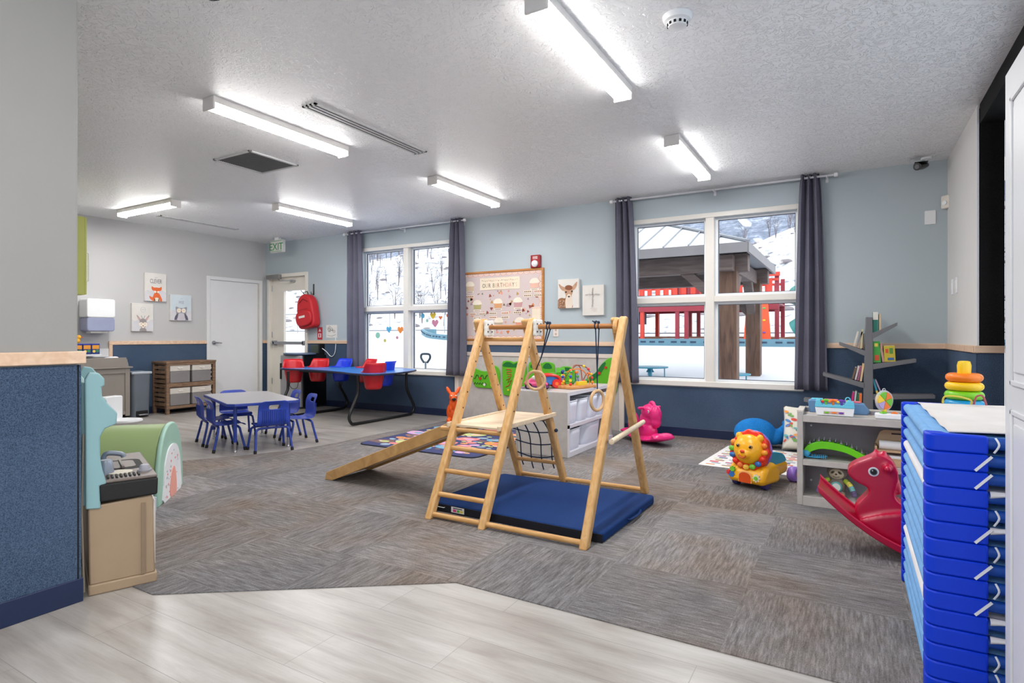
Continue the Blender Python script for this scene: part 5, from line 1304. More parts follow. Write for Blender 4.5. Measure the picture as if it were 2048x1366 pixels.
croc('green crocodile activity panel behind the pink toy car', [(-3.57, 0.76), (-3.52, 0.80), (-3.44, 0.80), (-3.39, 0.78), (-3.33, 0.80), (-3.24, 0.79), (-3.20, 0.74), (-3.20, 0.50), (-3.25, 0.43), (-3.5, 0.43), (-3.57, 0.5)],
     [('poly', closed2d([(-3.54, 0.72), (-3.52, 0.775), (-3.45, 0.78), (-3.41, 0.72)], 3), 1), ('poly', closed2d([(-3.36, 0.72), (-3.33, 0.775), (-3.27, 0.78), (-3.24, 0.72)], 3), 1), ('line', [(-3.5, 0.6), (-3.42, 0.62), (-3.36, 0.58), (-3.28, 0.6)], 2)], (-3.38, 0.43))
croc('small green crocodile panel behind the green toy tower', [(-3.14, 0.70), (-3.10, 0.745), (-3.03, 0.75), (-2.97, 0.74), (-2.93, 0.70), (-2.92, 0.5), (-3.13, 0.5)], [('poly', closed2d([(-3.12, 0.69), (-3.09, 0.73), (-3.03, 0.735), (-2.97, 0.725), (-2.95, 0.69)], 3), 1)], (-3.03, 0.5))
croc('green crocodile head activity panel by the pavilion window curtain', [(-2.78, 0.56), (-2.74, 0.63), (-2.66, 0.68), (-2.60, 0.76), (-2.52, 0.84), (-2.44, 0.87), (-2.39, 0.82), (-2.39, 0.46), (-2.60, 0.44), (-2.78, 0.46)],
     [('poly', closed2d([(-2.76, 0.57), (-2.70, 0.65), (-2.64, 0.69), (-2.57, 0.79), (-2.52, 0.81), (-2.55, 0.73), (-2.62, 0.64), (-2.68, 0.59)], 3), 1), ('dot', (-2.60, 0.68, 0.018), 3), ('dot', (-2.66, 0.535, 0.02), 6), ('dot', (-2.52, 0.75, 0.016), 3), ('line', [(-2.47, 0.70), (-2.43, 0.66), (-2.47, 0.62), (-2.43, 0.58)], 4)], (-2.58, 0.44))

# --- storage unit with white bins
e = thing('storage_unit', 'light grey two-tier shelf unit holding white bins, toys on top', 'shelf unit', (-2.51, 5.42, 0.004))
m = MB(); m.box(-2.78, -2.24, 4.87, 4.892, 0.004, 0.60); m.build('end_panel', GREYWOOD, e, world=True, bevel=0.002)
m = MB(); m.box(-2.78, -2.24, 5.99, 6.012, 0.004, 0.60); m.build('end_panel', GREYWOOD, e, world=True, bevel=0.002)
WL = mat('white_laminate', (216, 214, 222), 0.4, var=0.02)
for z0, z1, nm in ((0.02, 0.05, 'bottom_shelf'), (0.275, 0.30, 'middle_shelf'), (0.578, 0.604, 'top_board')):
    m = MB(); m.box(-2.78, -2.242, 4.892 if z1 < 0.6 else 4.872, 5.99 if z1 < 0.6 else 6.01, z0, z1); m.build(nm, WL if z1 < 0.6 else GREYWOOD, e, world=True, bevel=0.002)
m = MB(); m.box(-2.244, -2.232, 4.868, 6.014, 0.572, 0.606); m.box(-2.244, -2.232, 4.868, 6.014, 0.006, 0.05); m.box(-2.244, -2.232, 4.868, 6.014, 0.272, 0.302); m.box(-2.244, -2.232, 4.868, 4.894, 0.05, 0.572); m.build('front_edging', WL, e, world=True)
m = MB(); m.box(-2.79, -2.775, 4.87, 6.01, 0.004, 0.6); m.build('back_panel', GREYWOOD, e, world=True)
m = MB(); m.box(-2.776, -2.764, 4.88, 6.0, 0.604, 0.628); m.box(-2.764, -2.50, 4.88, 4.892, 0.604, 0.614); m.build('top_lip', WL, e, world=True)
BIN = mat('bin_white', (222, 225, 238), 0.3, var=0.02); LIDG = mat('bin_shadow_grey', (126, 124, 132), 0.5)
def bin_(y0, y1, z, h, lab, toys=None):
    e = thing('storage_bin', lab, 'storage bin', (-2.42, (y0 + y1) / 2, z), 0, 'white plastic storage bins')
    w = (y1 - y0) / 2 - 0.004
    def f(u, v):
        t = 2 * PI * u; q = 4.5; c, s_ = math.cos(t), math.sin(t); k = (abs(c) ** q + abs(s_) ** q) ** (-1 / q)
        s2 = 0.90 + 0.10 * v
        return Vector((0.17 * k * c * s2, w * k * s_ * s2, h * v))
    m = MB(); m.grid(f, 40, 4, cu=True); m._face([m.bm.verts.new(f(i / 40, 0) + Z * 0.001) for i in range(40)], 0)
    m.build('bin_body', BIN, e, ang=50, solid=0.004, norm=False)
    m = MB(); m.tube([f(i / 40, 1.0) for i in range(40)], 0.006, 6, closed=True); m.build('bin_rim', BIN, e)
    return e
bin_(4.905, 5.155, 0.301, 0.212, 'white bin on the middle shelf next to the end panel')
bin_(5.170, 5.405, 0.301, 0.212, 'white bin on the middle shelf, second from the end panel')
bin_(5.420, 5.665, 0.301, 0.225, 'white bin on the middle shelf behind the edge-on gymnastic ring')
bin_(5.70, 5.95, 0.301, 0.225, 'white bin on the middle shelf nearest the window wall')
bin_(4.905, 5.245, 0.051, 0.195, 'white bin on the bottom shelf beside the end panel, lime block inside')
bin_(5.285, 5.755, 0.051, 0.205, 'wide white bin on the bottom shelf holding green and orange toys')
for y, z, r, c_, lab in ((5.38, 0.255, 0.045, (30, 120, 50), 'dark green toy ball in the wide bottom bin, end nearest the camera'), (5.47, 0.26, 0.045, (60, 170, 70), 'bright green toy ball in the wide bottom bin'), (5.58, 0.265, 0.048, (232, 110, 60), 'orange toy ball in the wide bottom bin'), (5.67, 0.262, 0.042, (236, 170, 60), 'amber toy ball in the wide bottom bin, end nearest the window')):
    m = MB(); m.ball((-2.36, y, z - 0.01), (r * 1.2, r, r * 0.8), 14); m.tube([(-2.36 + r * 1.2 * math.cos(t * PI / 8), y + r * math.sin(t * PI / 8), z - 0.01) for t in range(16)], 0.004, 5, closed=True); tag(m.build('toy_ball', mat('toy_%d_%d' % c_[:2], c_, 0.35)), lab, 'toy', 'toys in the wide bottom bin')
m = MB(); m.box(-2.36, -2.29, 4.95, 5.03, 0.15, 0.235); m.cyl((-2.325, 4.97, 0.235), (-2.325, 4.97, 0.245), 0.012); m.cyl((-2.325, 5.01, 0.235), (-2.325, 5.01, 0.245), 0.012)
tag(m.build('toy_block', mat('toy_lime', (150, 190, 60), 0.35), bevel=0.004), 'lime green block inside the bottom bin by the end panel', 'toy')
# toys on the unit
TB = 0.606
e = thing('toy_car', 'pink and purple toy car with black wheels on the grey shelf unit', 'toy car', (-2.62, 4.98, TB), math.radians(10))
HP = mat('hot_pink', (232, 84, 140), 0.35, var=0.03); PUR = mat('deep_purple', (86, 40, 110), 0.35)
m = MB(); m.ball((0, 0, 0.055), (0.115, 0.06, 0.035), 18); m.ball((0.0, 0, 0.085), (0.085, 0.052, 0.04), 18); m.ball((-0.09, 0, 0.06), (0.04, 0.05, 0.03), 14); m.build('car_body', HP, e, remesh=0.006, rsm=3)
m = MB(); m.box(-0.11, 0.11, -0.05, 0.05, 0.018, 0.04); m.build('chassis', PUR, e, bevel=0.006)
for x in (-0.065, 0.075):
    for y in (-0.062, 0.062):
        m = MB(); m.lathe([(0.015, -0.014), (0.03, -0.013), (0.034, -0.006), (0.034, 0.006), (0.03, 0.013), (0.015, 0.014)], (x, y, 0.034), 20, 'Y'); wl = m.build('wheel', RUB, e)
        m = MB(); m.lathe([(0.014, -0.017), (0.014, 0.017)], (x, y, 0.034), 12, 'Y'); m.build('wheel_hub', mat('lilac', (176, 120, 196), 0.4), wl)
m = MB(); m.ball((0.0, -0.045, 0.118), (0.04, 0.012, 0.022), 12, 0); m.ball((0.03, -0.05, 0.10), (0.012, 0.008, 0.012), 10, 1); m.ball((0.04, 0, 0.12), (0.03, 0.03, 0.015), 12, 2); m.build('face_details', [mat('panel_white', (226, 226, 216), 0.4), BLACK, mat('car_orange', (240, 150, 50), 0.4)], e)
e = thing('toy_wagon', 'red and blue toy wagon with red wheels beside the pink car', 'toy wagon', (-2.62, 5.21, TB), math.radians(40))
RD = mat('toy_red', (222, 40, 34), 0.32); BLt = mat('toy_blue', (56, 130, 210), 0.32)
m = MB(); m.prism(closed2d([(-0.11, 0.04), (-0.11, 0.10), (0.0, 0.115), (0.10, 0.10), (0.12, 0.05), (0.05, 0.035), (-0.05, 0.035)], 3), (0, -0.055, 0), X, Z, Y * 0.11); m.build('wagon_body', BLt, e, bevel=0.006)
m = MB(); m.tube(smoothpath([(-0.13, -0.06, 0.06), (-0.11, -0.062, 0.11), (0.0, -0.062, 0.13), (0.09, -0.062, 0.115), (0.125, -0.06, 0.06)]), 0.014, 8); m.tube(smoothpath([(-0.13, 0.06, 0.06), (-0.11, 0.062, 0.11), (0.0, 0.062, 0.13), (0.09, 0.062, 0.115), (0.125, 0.06, 0.06)]), 0.014, 8); m.build('fender_rail', RD, e)
for x in (-0.075, 0.075):
    for y in (-0.068, 0.068):
        m = MB(); m.lathe([(0.02, -0.012), (0.042, -0.012), (0.046, -0.006), (0.046, 0.006), (0.042, 0.012), (0.02, 0.012)], (x, y, 0.046), 22, 'Y'); wl = m.build('wheel', RD, e)
        m = MB(); m.lathe([(0.018, -0.016), (0.018, 0.016)], (x, y, 0.046), 12, 'Y'); m.build('wheel_hub', mat('toy_orange', (240, 120, 40), 0.35), wl)
e = thing('toy_tower', 'translucent lime and blue stacking toy tower behind the bead maze', 'toy tower', (-2.60, 5.47, TB))
LG = clear_tint('clear_lime', (110, 214, 60), 0.7)
for (x, y, r, h) in ((0, 0, 0.05, 0.19), (0.07, 0.03, 0.042, 0.15), (-0.06, -0.05, 0.045, 0.14)):
    m = MB(); m.lathe([(r, 0), (r, h * 0.3), (r * 0.8, h * 0.32), (r, h * 0.36), (r, h * 0.66), (r * 0.8, h * 0.7), (r, h * 0.74), (r * 0.9, h)], (x, y, 0), 18); m.build('clear_cup_stack', LG, e)
m = MB(); m.cyl((0.05, -0.05, 0), (0.05, -0.05, 0.17), 0.012, seg=10, mi=0)
for k in range(4): m.ball((0.05, -0.05, 0.03 + 0.04 * k), 0.022, 12, (1, 2, 1, 0)[k])
m.build('bead_post', [mat('toy_navy', (30, 50, 140), 0.35), mat('toy_yellow', (244, 206, 50), 0.35), BLt], e)
e = thing('bead_maze', 'wooden bead maze with looping wires on an orange-brown wood base', 'bead maze', (-2.37, 5.37, TB), math.radians(72))
m = MB(); m.prism(rrect(-0.20, 0.20, -0.10, 0.10, 0.03), (0, 0, 0), X, Y, Z * 0.03); m.build('maze_base', wood('orange_wood', (206, 138, 74), (226, 164, 102), (4, 30, 4), 0.4, 0.03), e, bevel=0.006)
loops = [([(-0.15, -0.05, 0.03), (-0.15, -0.05, 0.12), (-0.05, 0.0, 0.22), (0.08, 0.03, 0.20), (0.14, 0.05, 0.03)], (176, 72, 40)), ([(-0.12, 0.06, 0.03), (-0.14, 0.05, 0.14), (0.0, -0.02, 0.19), (0.1, -0.05, 0.12), (0.12, -0.06, 0.03)], (240, 130, 40)), ([(-0.05, -0.07, 0.03), (-0.06, -0.05, 0.16), (0.02, 0.04, 0.11), (0.05, 0.06, 0.03)], (60, 120, 200)), ([(0.04, -0.07, 0.03), (0.16, -0.02, 0.17), (0.05, 0.05, 0.22), (-0.1, 0.07, 0.1), (-0.08, 0.08, 0.03)], (120, 60, 40)), ([(0.155, -0.07, 0.03), (0.18, -0.03, 0.13), (0.18, 0.03, 0.13), (0.155, 0.07, 0.03)], (150, 80, 60))]
bc = [(220, 50, 40), (244, 206, 50), (40, 70, 190), (60, 160, 70), (240, 130, 40)]
for k, (P, c_) in enumerate(loops):
    S_ = smoothpath(P, 8); m = MB(); m.tube(S_, 0.005, 6); wr = m.build('wire_loop', mat('wire_%d' % k, c_, 0.35), e)
    m = MB()
    for j in range(4): m.ball(S_[2 + j * 3 + (k % 2)], 0.015, 10, (k + j) % 5)
    m.build('beads', [mat('bead_%d' % i, c2, 0.3) for i, c2 in enumerate(bc)], wr)
m = MB(); m.box(-0.08, 0.05, -0.09, -0.05, 0.03, 0.07, 1); m.ball((0.1, 0, 0.05), 0.025, 12, 0); m.ball((0.0, 0.06, 0.055), 0.025, 12, 3); m.build('maze_figures', [mat('bead_%d' % i, c2, 0.3) for i, c2 in enumerate(bc)], e, bevel=0.004)

# --- orange animal hopper
e = thing('kangaroo_hopper', 'orange inflatable animal hopper with tall ears and black nose by the grey wall board', 'hopper toy', (-4.43, 6.10, 0), math.radians(-50))
ORG = mat('hopper_orange', (240, 92, 20), 0.35, var=0.02)
m = MB()
m.ball((-0.03, 0, 0.14), (0.12, 0.085, 0.13), 20); m.ball((0.04, 0, 0.25), (0.06, 0.055, 0.10), 18); m.ball((0.05, 0, 0.345), (0.062, 0.055, 0.065), 18); m.ball((0.10, 0, 0.325), (0.045, 0.036, 0.034), 14)
for s_ in (-1, 1):
    m.tube(smoothpath([(0.03, 0.035 * s_, 0.385), (0.02, 0.06 * s_, 0.425), (0.01, 0.085 * s_, 0.475)]), [0.016, 0.018, 0.022, 0.024, 0.024, 0.024, 0.02, 0.016, 0.01], 10)
    m.ball((0.04, 0.055 * s_, 0.04), (0.075, 0.035, 0.04), 14); m.ball((0.07, 0.04 * s_, 0.2), (0.02, 0.018, 0.045), 10)
m.build('hopper_body', ORG, e, remesh=0.008, rsm=3)
m = MB(); m.ball((0.145, 0, 0.325), (0.018, 0.026, 0.02), 12); m.build('nose', BLACK, e)
m = MB()
for s_ in (-1, 1): m.ball((0.10, 0.028 * s_, 0.365), (0.012, 0.014, 0.01), 10)
m.build('eye', mat('eye_cream', (240, 214, 180), 0.4), e)
# --- pink rocker by the window wall
e = thing('animal_rocker', 'hot pink plastic animal rocker with handle bars by the navy wall', 'rocking toy', (-1.86, 6.02, 0), math.radians(-38))
PKR = mat('rocker_pink', (226, 36, 120), 0.3, var=0.02)
m = MB()
for i in range(15):
    x = -0.30 + i * 0.043; z = 0.045 + 0.55 * x * x
    m.ball((x, 0, z), (0.04, 0.135, 0.028), 14)
m.ball((0.0, 0, 0.13), (0.17, 0.075, 0.11), 18); m.ball((0.02, 0, 0.24), (0.12, 0.065, 0.10), 18); m.ball((-0.24, 0, 0.18), (0.05, 0.07, 0.12), 14)
m.ball((0.06, 0, 0.33), (0.12, 0.075, 0.085), 18); m.ball((0.17, 0, 0.31), (0.055, 0.06, 0.10), 16); m.ball((0.17, 0, 0.235), (0.05, 0.055, 0.06), 16)
m.tube([(0.10 + 0.035 * math.cos(t * PI / 8), 0.0, 0.405 + 0.03 * math.sin(t * PI / 8)) for t in range(16)], 0.02, 8, closed=True)
m.tube([(0.05, -0.14, 0.375), (0.05, 0.14, 0.375)], 0.016, 10)
for s_ in (-1, 1): m.ball((0.0, 0.085 * s_, 0.19), (0.05, 0.03, 0.02), 12); m.ball((0.27, 0.04 * s_, 0.11), (0.06, 0.09, 0.03), 12)
m.build('rocker_body', PKR, e, remesh=0.009, rsm=3)
m = MB()
for s_ in (-1, 1): m.ball((0.135, 0.072 * s_, 0.345), (0.013, 0.006, 0.016), 10, 0); m.ball((0.138, 0.077 * s_, 0.347), (0.006, 0.004, 0.008), 8, 1)
m.build('eye', [mat('panel_white', (226, 226, 216), 0.4), BLACK], e)

# --- lion ride-on
LY = mat('lion_yellow', (248, 180, 26), 0.3, var=0.02); LR = mat('lion_mane_red', (232, 52, 30), 0.32); LBL = mat('lion_teal', (46, 158, 190), 0.32); LP = mat('lion_purple', (142, 104, 196), 0.35)
e = thing('lion_ride_on', 'yellow lion ride-on toy with red mane, teal seat and purple wheels on the carpet', 'ride-on toy', (-0.585, 4.76, 0.004), math.radians(-111))
m = MB()
m.prism([(-0.02, 0.035), (0.225, 0.035), (0.235, 0.07), (0.215, 0.13), (0.17, 0.175), (0.05, 0.185), (-0.02, 0.15)], (0, -0.145, 0), X, Z, Y * 0.29); m.prism([(-0.27, 0.06), (0.0, 0.035), (0.0, 0.17), (-0.27, 0.155)], (0, -0.082, 0), X, Z, Y * 0.164)
m.build('ride_body', LY, e, bevel=0.035, bseg=5)
m = MB(); m.prism(closed2d([(-0.22, 0.150), (-0.235, 0.175), (-0.19, 0.215), (-0.11, 0.235), (-0.03, 0.245), (0.02, 0.235), (0.02, 0.150)], 3), (0, -0.078, 0), X, Z, Y * 0.156); m.build('seat', LBL, e, bevel=0.014, bseg=3)
for s_ in (-1, 1):
    m = MB(); m.lathe([(0.02, -0.032), (0.05, -0.030), (0.058, -0.018), (0.058, 0.018), (0.05, 0.030), (0.02, 0.032)], (-0.25, 0.128 * s_, 0.059), 26, 'Y'); wl = m.build('rear_wheel', LP, e)
    m = MB(); m.lathe([(0.018, -0.036), (0.018, 0.036)], (-0.25, 0.128 * s_, 0.059), 16, 'Y'); m.build('wheel_hub', mat('toy_orange', (240, 120, 40), 0.35), wl)
    m = MB(); m.lathe([(0.01, -0.02), (0.035, -0.02), (0.035, 0.02), (0.01, 0.02)], (0.15, 0.11 * s_, 0.036), 20, 'Y'); m.build('front_wheel', mat('wheel_indigo', (50, 44, 110), 0.4), e)
# head frame of reference: tilted back slightly
HM = Matrix.Translation((0.165, 0, 0.275)) @ Matrix.Rotation(math.radians(-12), 4, 'Y')
def hb(m): return m.xf(HM)
m = MB(); P = []
for i in range(60):
    t = 2 * PI * i / 60; r = 0.148 + 0.006 * math.cos(11 * t); P.append((r * math.cos(t), r * math.sin(t)))
m.prism(P, (-0.035, 0, 0), Y, Z, X * 0.055); mane = hb(m).build('mane', LR, e, bevel=0.012, bseg=3)
m = MB(); P = [(0.151 * math.cos(2 * PI * i / 40), 0.151 * math.sin(2 * PI * i / 40)) for i in range(40)]; m.prism(P, (-0.05, 0, 0), Y, Z, X * 0.018); hb(m).build('mane_back', LP, mane, bevel=0.006)
m = MB(); m.ball((0.012, 0, 0.006), (0.075, 0.115, 0.11), 28)
for s_ in (-1, 1): m.ball((0.02, 0.082 * s_, 0.095), (0.022, 0.028, 0.028), 14)
m.ball((0.07, 0, -0.035), (0.03, 0.05, 0.035), 16); fc = hb(m).build('face', LY, e, remesh=0.006, rsm=2)
m = MB()
cb = [(240, 130, 40), (246, 160, 50), (232, 52, 30), (46, 110, 190), (120, 200, 60), (250, 200, 70), (240, 120, 50), (232, 52, 30), (46, 110, 190), (120, 200, 60), (240, 150, 60)]
for i, c_ in enumerate(cb):
    t = math.radians(20 - 22 * i); m.ball((0.024, 0.127 * math.cos(t), 0.127 * math.sin(t)), (0.015, 0.025, 0.021), 12, i)
hb(m).build('mane_beads', [mat('mbead_%d_%d' % (c_[0], c_[1]), c_, 0.25) for c_ in cb], mane)
m = MB()
for s_ in (-1, 1):
    m.ball((0.080, 0.048 * s_, 0.022), (0.010, 0.016, 0.015), 12, 0); m.ball((0.087, 0.048 * s_, 0.021), (0.007, 0.010, 0.010), 10, 1); m.ball((0.094, 0.045 * s_, 0.025), (0.002, 0.003, 0.003), 6, 2)
m.ball((0.103, 0, -0.018), (0.012, 0.018, 0.013), 12, 3)
m.tube([(0.097, 0.026 * math.cos(PI + k * PI / 8), -0.045 + 0.018 * math.sin(PI + k * PI / 8)) for k in range(9)], 0.005, 6, mi=4)
hb(m).build('facial_features', [mat('lion_eye_amber', (180, 130, 50), 0.4), BLACK, PLW, mat('lion_nose', (226, 70, 30), 0.35), mat('lion_mouth', (216, 84, 40), 0.4)], fc)
def flat_on_hood(P, mi, m, x=0.232, h=0.006): m.prism(P, (x, 0, 0), Y, Z, X * h, mi)
m = MB(); P = [(-0.045, 0.045), (0.045, 0.045), (0.045, 0.09)] + [(0.045 * math.cos(k * PI / 8), 0.09 + 0.03 * math.sin(k * PI / 8)) for k in range(1, 8)] + [(-0.045, 0.09)]
m.prism([(a, b_) for a, b_ in P], (0.228, 0, 0), Y, Z, X * 0.008, 0); P2 = [(a * 1.15, 0.042 + (b_ - 0.042) * 1.1) for a, b_ in P]; m.prism(P2, (0.226, 0, 0), Y, Z, X * 0.006, 1)
m.build('hood_door', [mat('door_orange', (216, 80, 20), 0.4), mat('door_rim', (246, 190, 120), 0.4)], e)
m = MB(); P = [((0.026 + 0.005 * math.cos(8 * k * PI / 20)) * math.cos(k * PI / 20) + 0.088, (0.026 + 0.005 * math.cos(8 * k * PI / 20)) * math.sin(k * PI / 20) + 0.092) for k in range(40)]
m.prism(P, (0.225, 0, 0), Y, Z, X * 0.012, 0); m.prism(circ(0.088, 0.092, 0.014, 16), (0.237, 0, 0), Y, Z, X * 0.006, 1); m.build('flower_button', [mat('flower_white', (236, 226, 196), 0.4), mat('flower_green', (126, 206, 50), 0.35)], e)
for (a, b_, r, c_) in ((-0.105, 0.09, 0.022, (46, 110, 190)), (-0.10, 0.128, 0.018, (120, 200, 60)), (-0.13, 0.10, 0.015, (226, 60, 60))):
    m = MB(); P = [((r + 0.003 * math.cos(7 * k * PI / 18)) * math.cos(k * PI / 18) + a, (r + 0.003 * math.cos(7 * k * PI / 18)) * math.sin(k * PI / 18) + b_) for k in range(36)]
    m.prism(P, (0.215, 0, 0), Y, Z, X * 0.022); m.build('toy_gear', mat('mbead_%d_%d' % (c_[0], c_[1]), c_, 0.25), e)

# --- whale plush, pillow, quilt
e = thing('whale_plush', 'bright blue plush whale lying on the patchwork play mat by the wall', 'stuffed toy', (-0.83, 6.28, 0.012), math.radians(200))
e.scale = (1.18, 1.18, 1.18)
m = MB(); m.ball((0, 0, 0.12), (0.17, 0.12, 0.125), 22); m.ball((-0.15, 0, 0.09), (0.09, 0.07, 0.07), 16); m.tube([(-0.18, 0, 0.10), (-0.23, 0, 0.15), (-0.25, 0, 0.19)], [0.045, 0.035, 0.025], 12)
m.ball((-0.26, 0.045, 0.20), (0.03, 0.055, 0.025), 12); m.ball((-0.26, -0.045, 0.20), (0.03, 0.055, 0.025), 12); m.ball((-0.02, 0.12, 0.05), (0.05, 0.05, 0.02), 12); m.ball((-0.02, -0.12, 0.05), (0.05, 0.05, 0.02), 12)
m.build('plush_body', fuzzy('whale_blue_plush', (20, 96, 176), (48, 146, 216), 300, 6, 0.8, 0.4), e, remesh=0.009, rsm=2)
m = MB(); m.ball((0.06, 0.112, 0.09), (0.014, 0.008, 0.014), 10); m.ball((0.06, -0.112, 0.09), (0.014, 0.008, 0.014), 10); m.build('eye', BLACK, e)
e = thing('pillow', 'cream pillow with red, green and blue leaf print leaning behind the grey toy shelf', 'pillow', (-0.37, 6.20, 0.012), math.radians(-4))
def pil(u, v):
    a, b_ = (u - 0.5) * 2, (v - 0.5) * 2
    k = (1 - abs(a) ** 3.2) ** 0.5 * (1 - abs(b_) ** 3.2) ** 0.5
    pin = 1 - 0.06 * (1 - a * a) * abs(b_) - 0.0
    return a * 0.21 * (1 - 0.07 * (1 - b_ * b_)), b_ * 0.215 * (1 - 0.07 * (1 - a * a)), k * 0.075
PM = Matrix.Translation((0, 0.06, 0.215)) @ Matrix.Rotation(math.radians(-14), 4, 'X')
m = MB()
for s_ in (1, -1): m.grid(lambda u, v: Vector((pil(u, v)[0], -s_ * pil(u, v)[2], pil(u, v)[1])), 20, 20)
bmesh.ops.remove_doubles(m.bm, verts=m.bm.verts, dist=1e-4)
m.xf(PM).build('cushion', mat('pillow_cream', (226, 222, 208), 0.85, bump=0.3, bscale=400), e, ang=180)
m = MB(); r_ = random.Random(9)
for i in range(60):
    a, b_ = r_.uniform(-0.185, 0.16), r_.uniform(-0.17, 0.17); q = r_.uniform(0.015, 0.036); th = r_.uniform(0, PI); mi = r_.randint(0, 4)
    P = []
    for k in range(10):
        t = 2 * PI * k / 10; x_, y_ = q * math.cos(t), q * 0.45 * math.sin(t); P.append((a + x_ * math.cos(th) - y_ * math.sin(th), b_ + x_ * math.sin(th) + y_ * math.cos(th)))
    vs = []
    for x_, z_ in P:
        u, v = x_ / 0.42 + 0.5, z_ / 0.43 + 0.5; px_ = pil(min(0.98, max(0.02, u)), min(0.98, max(0.02, v))); vs.append(m.bm.verts.new((px_[0], -px_[2] - 0.002 - 0.0003 * i, px_[1])))
    m._face(vs, mi)
m.xf(PM).build('leaf_pattern', [mat('print_red', (214, 84, 72), 0.8), mat('print_green', (120, 170, 90), 0.8), mat('print_blue', (90, 140, 196), 0.8), mat('print_orange', (236, 160, 80), 0.8), mat('print_teal', (110, 180, 180), 0.8)], e, norm=False)
e = thing('play_quilt', 'white patchwork play mat with rows of coloured dashes beside the lion toy', 'play mat', (-0.56, 5.66, 0.004), math.radians(-4))
m = MB(); m.prism(rrect(-0.55, 0.55, -0.52, 0.52, 0.02), (0, 0, 0), X, Y, Z * 0.007); m.build('mat_cloth', mat('quilt_white', (226, 222, 220), 0.85), e, bevel=0.003)
m = MB(); r_ = random.Random(6)
for i in range(8):
    for j in range(15):
        x, y = -0.5 + i * 0.135, -0.48 + j * 0.066
        for k in range(2): m.box(x + (0.03 if j % 2 else 0), x + 0.075 + (0.03 if j % 2 else 0), y + k * 0.022, y + 0.018 + k * 0.022, 0.007, 0.0078, r_.randint(0, 5))
m.build('dash_print', [mat('dash_%d' % i, c_, 0.85) for i, c_ in enumerate([(204, 64, 84), (236, 160, 110), (120, 120, 160), (190, 206, 190), (236, 214, 150), (60, 60, 84)])], e, smooth=False)

# --- right-hand toy shelf
e = thing('toy_shelf', 'low grey two-tier toy shelf in front of the tree bookshelf', 'shelf unit', (0.22, 4.43, 0.004))
sx0, sx1, sy0, sy1 = -0.305, 0.745, 4.29, 4.57
for x in (sx0, sx1 - 0.025):
    m = MB(); m.box(x, x + 0.034, sy0, sy1, 0.004, 0.625); m.build('end_panel', GREYWOOD, e, world=True, bevel=0.003)
for z0, z1, nm in ((0.04, 0.065, 'bottom_shelf'), (0.275, 0.305, 'middle_shelf'), (0.575, 0.598, 'top_board')):
    m = MB(); m.box(sx0 + 0.034, sx1 - 0.03, sy0 + 0.004, sy1 - 0.01, z0, z1); m.build(nm, GREYWOOD, e, world=True, bevel=0.002)
m = MB(); m.box(sx0 + 0.034, sx1 - 0.03, sy0 - 0.002, sy0 + 0.014, 0.556, 0.602); m.box(sx0 + 0.034, sx1 - 0.03, sy0 - 0.002, sy0 + 0.012, 0.004, 0.066); m.box(sx0 + 0.034, sx1 - 0.03, sy0 - 0.002, sy0 + 0.012, 0.27, 0.307); m.build('front_rail', GREYWOOD, e, world=True, bevel=0.002)
m = MB(); m.box(sx0 + 0.03, sx1 - 0.03, sy1 - 0.015, sy1, 0.004, 0.625); m.build('back_panel', mat('shelf_back_grey', (142, 138, 144), 0.5), e, world=True)
m = MB(); m.box(sx0 - 0.002, sx0 + 0.036, sy0 - 0.002, sy1 + 0.002, 0.622, 0.632); m.box(sx0, sx1, sy1 - 0.017, sy1 + 0.002, 0.622, 0.632); m.box(sx0 + 0.034, sx1, sy0 + 0.13, sy0 + 0.142, 0.598, 0.606); m.build('top_lip', OFFW, e, world=True)
m = MB()
for z in (0.50, 0.12): m.cyl((sx0 + 0.07, sy1 - 0.016, z), (sx0 + 0.07, sy1 - 0.02, z), 0.007, seg=10)
m.build('cam_cap', PLW, e, world=True)
# pop-up toy in aqua and white
e = thing('pop_up_toy', 'white and aqua toy with green, orange and purple levers on the grey toy shelf', 'toy', (-0.088, 4.355, 0.602))
AQ = mat('toy_aqua', (104, 200, 226), 0.35)
m = MB(); m.prism([(-0.105, 0), (0.105, 0), (0.112, 0.055), (-0.112, 0.055)], (0, -0.035, 0), X, Z, Y * 0.07); m.build('toy_base', PLW, e, bevel=0.006)
m = MB(); m.box(-0.062, 0.055, -0.037, -0.034, 0.012, 0.03, 0); m.ball((-0.045, -0.036, 0.021), (0.016, 0.004, 0.007), 10, 1); m.ball((-0.002, -0.036, 0.022), (0.018, 0.004, 0.006), 10, 2); m.ball((0.038, -0.036, 0.021), (0.016, 0.004, 0.007), 10, 3); m.build('window_slot', [mat('slot_tan', (196, 170, 160), 0.5), mat('lever_green', (110, 190, 50), 0.35), mat('toy_orange', (240, 120, 40), 0.35), mat('lever_purple', (110, 60, 170), 0.35)], e)
m = MB(); m.box(-0.112, 0.112, -0.038, 0.038, 0.055, 0.07); m.prism([(-0.112, 0.07), (-0.07, 0.07), (-0.085, 0.10), (-0.108, 0.10)], (0, -0.036, 0), X, Z, Y * 0.072); m.prism([(0.055, 0.07), (0.112, 0.07), (0.106, 0.095), (0.075, 0.104)], (0, -0.036, 0), X, Z, Y * 0.072); m.tube([(0.075 + 0.014 * math.cos(k * PI / 7), 0, 0.104 + 0.018 * math.sin(k * PI / 7)) for k in range(8)], 0.004, 6); m.build('toy_top', AQ, e, bevel=0.006)
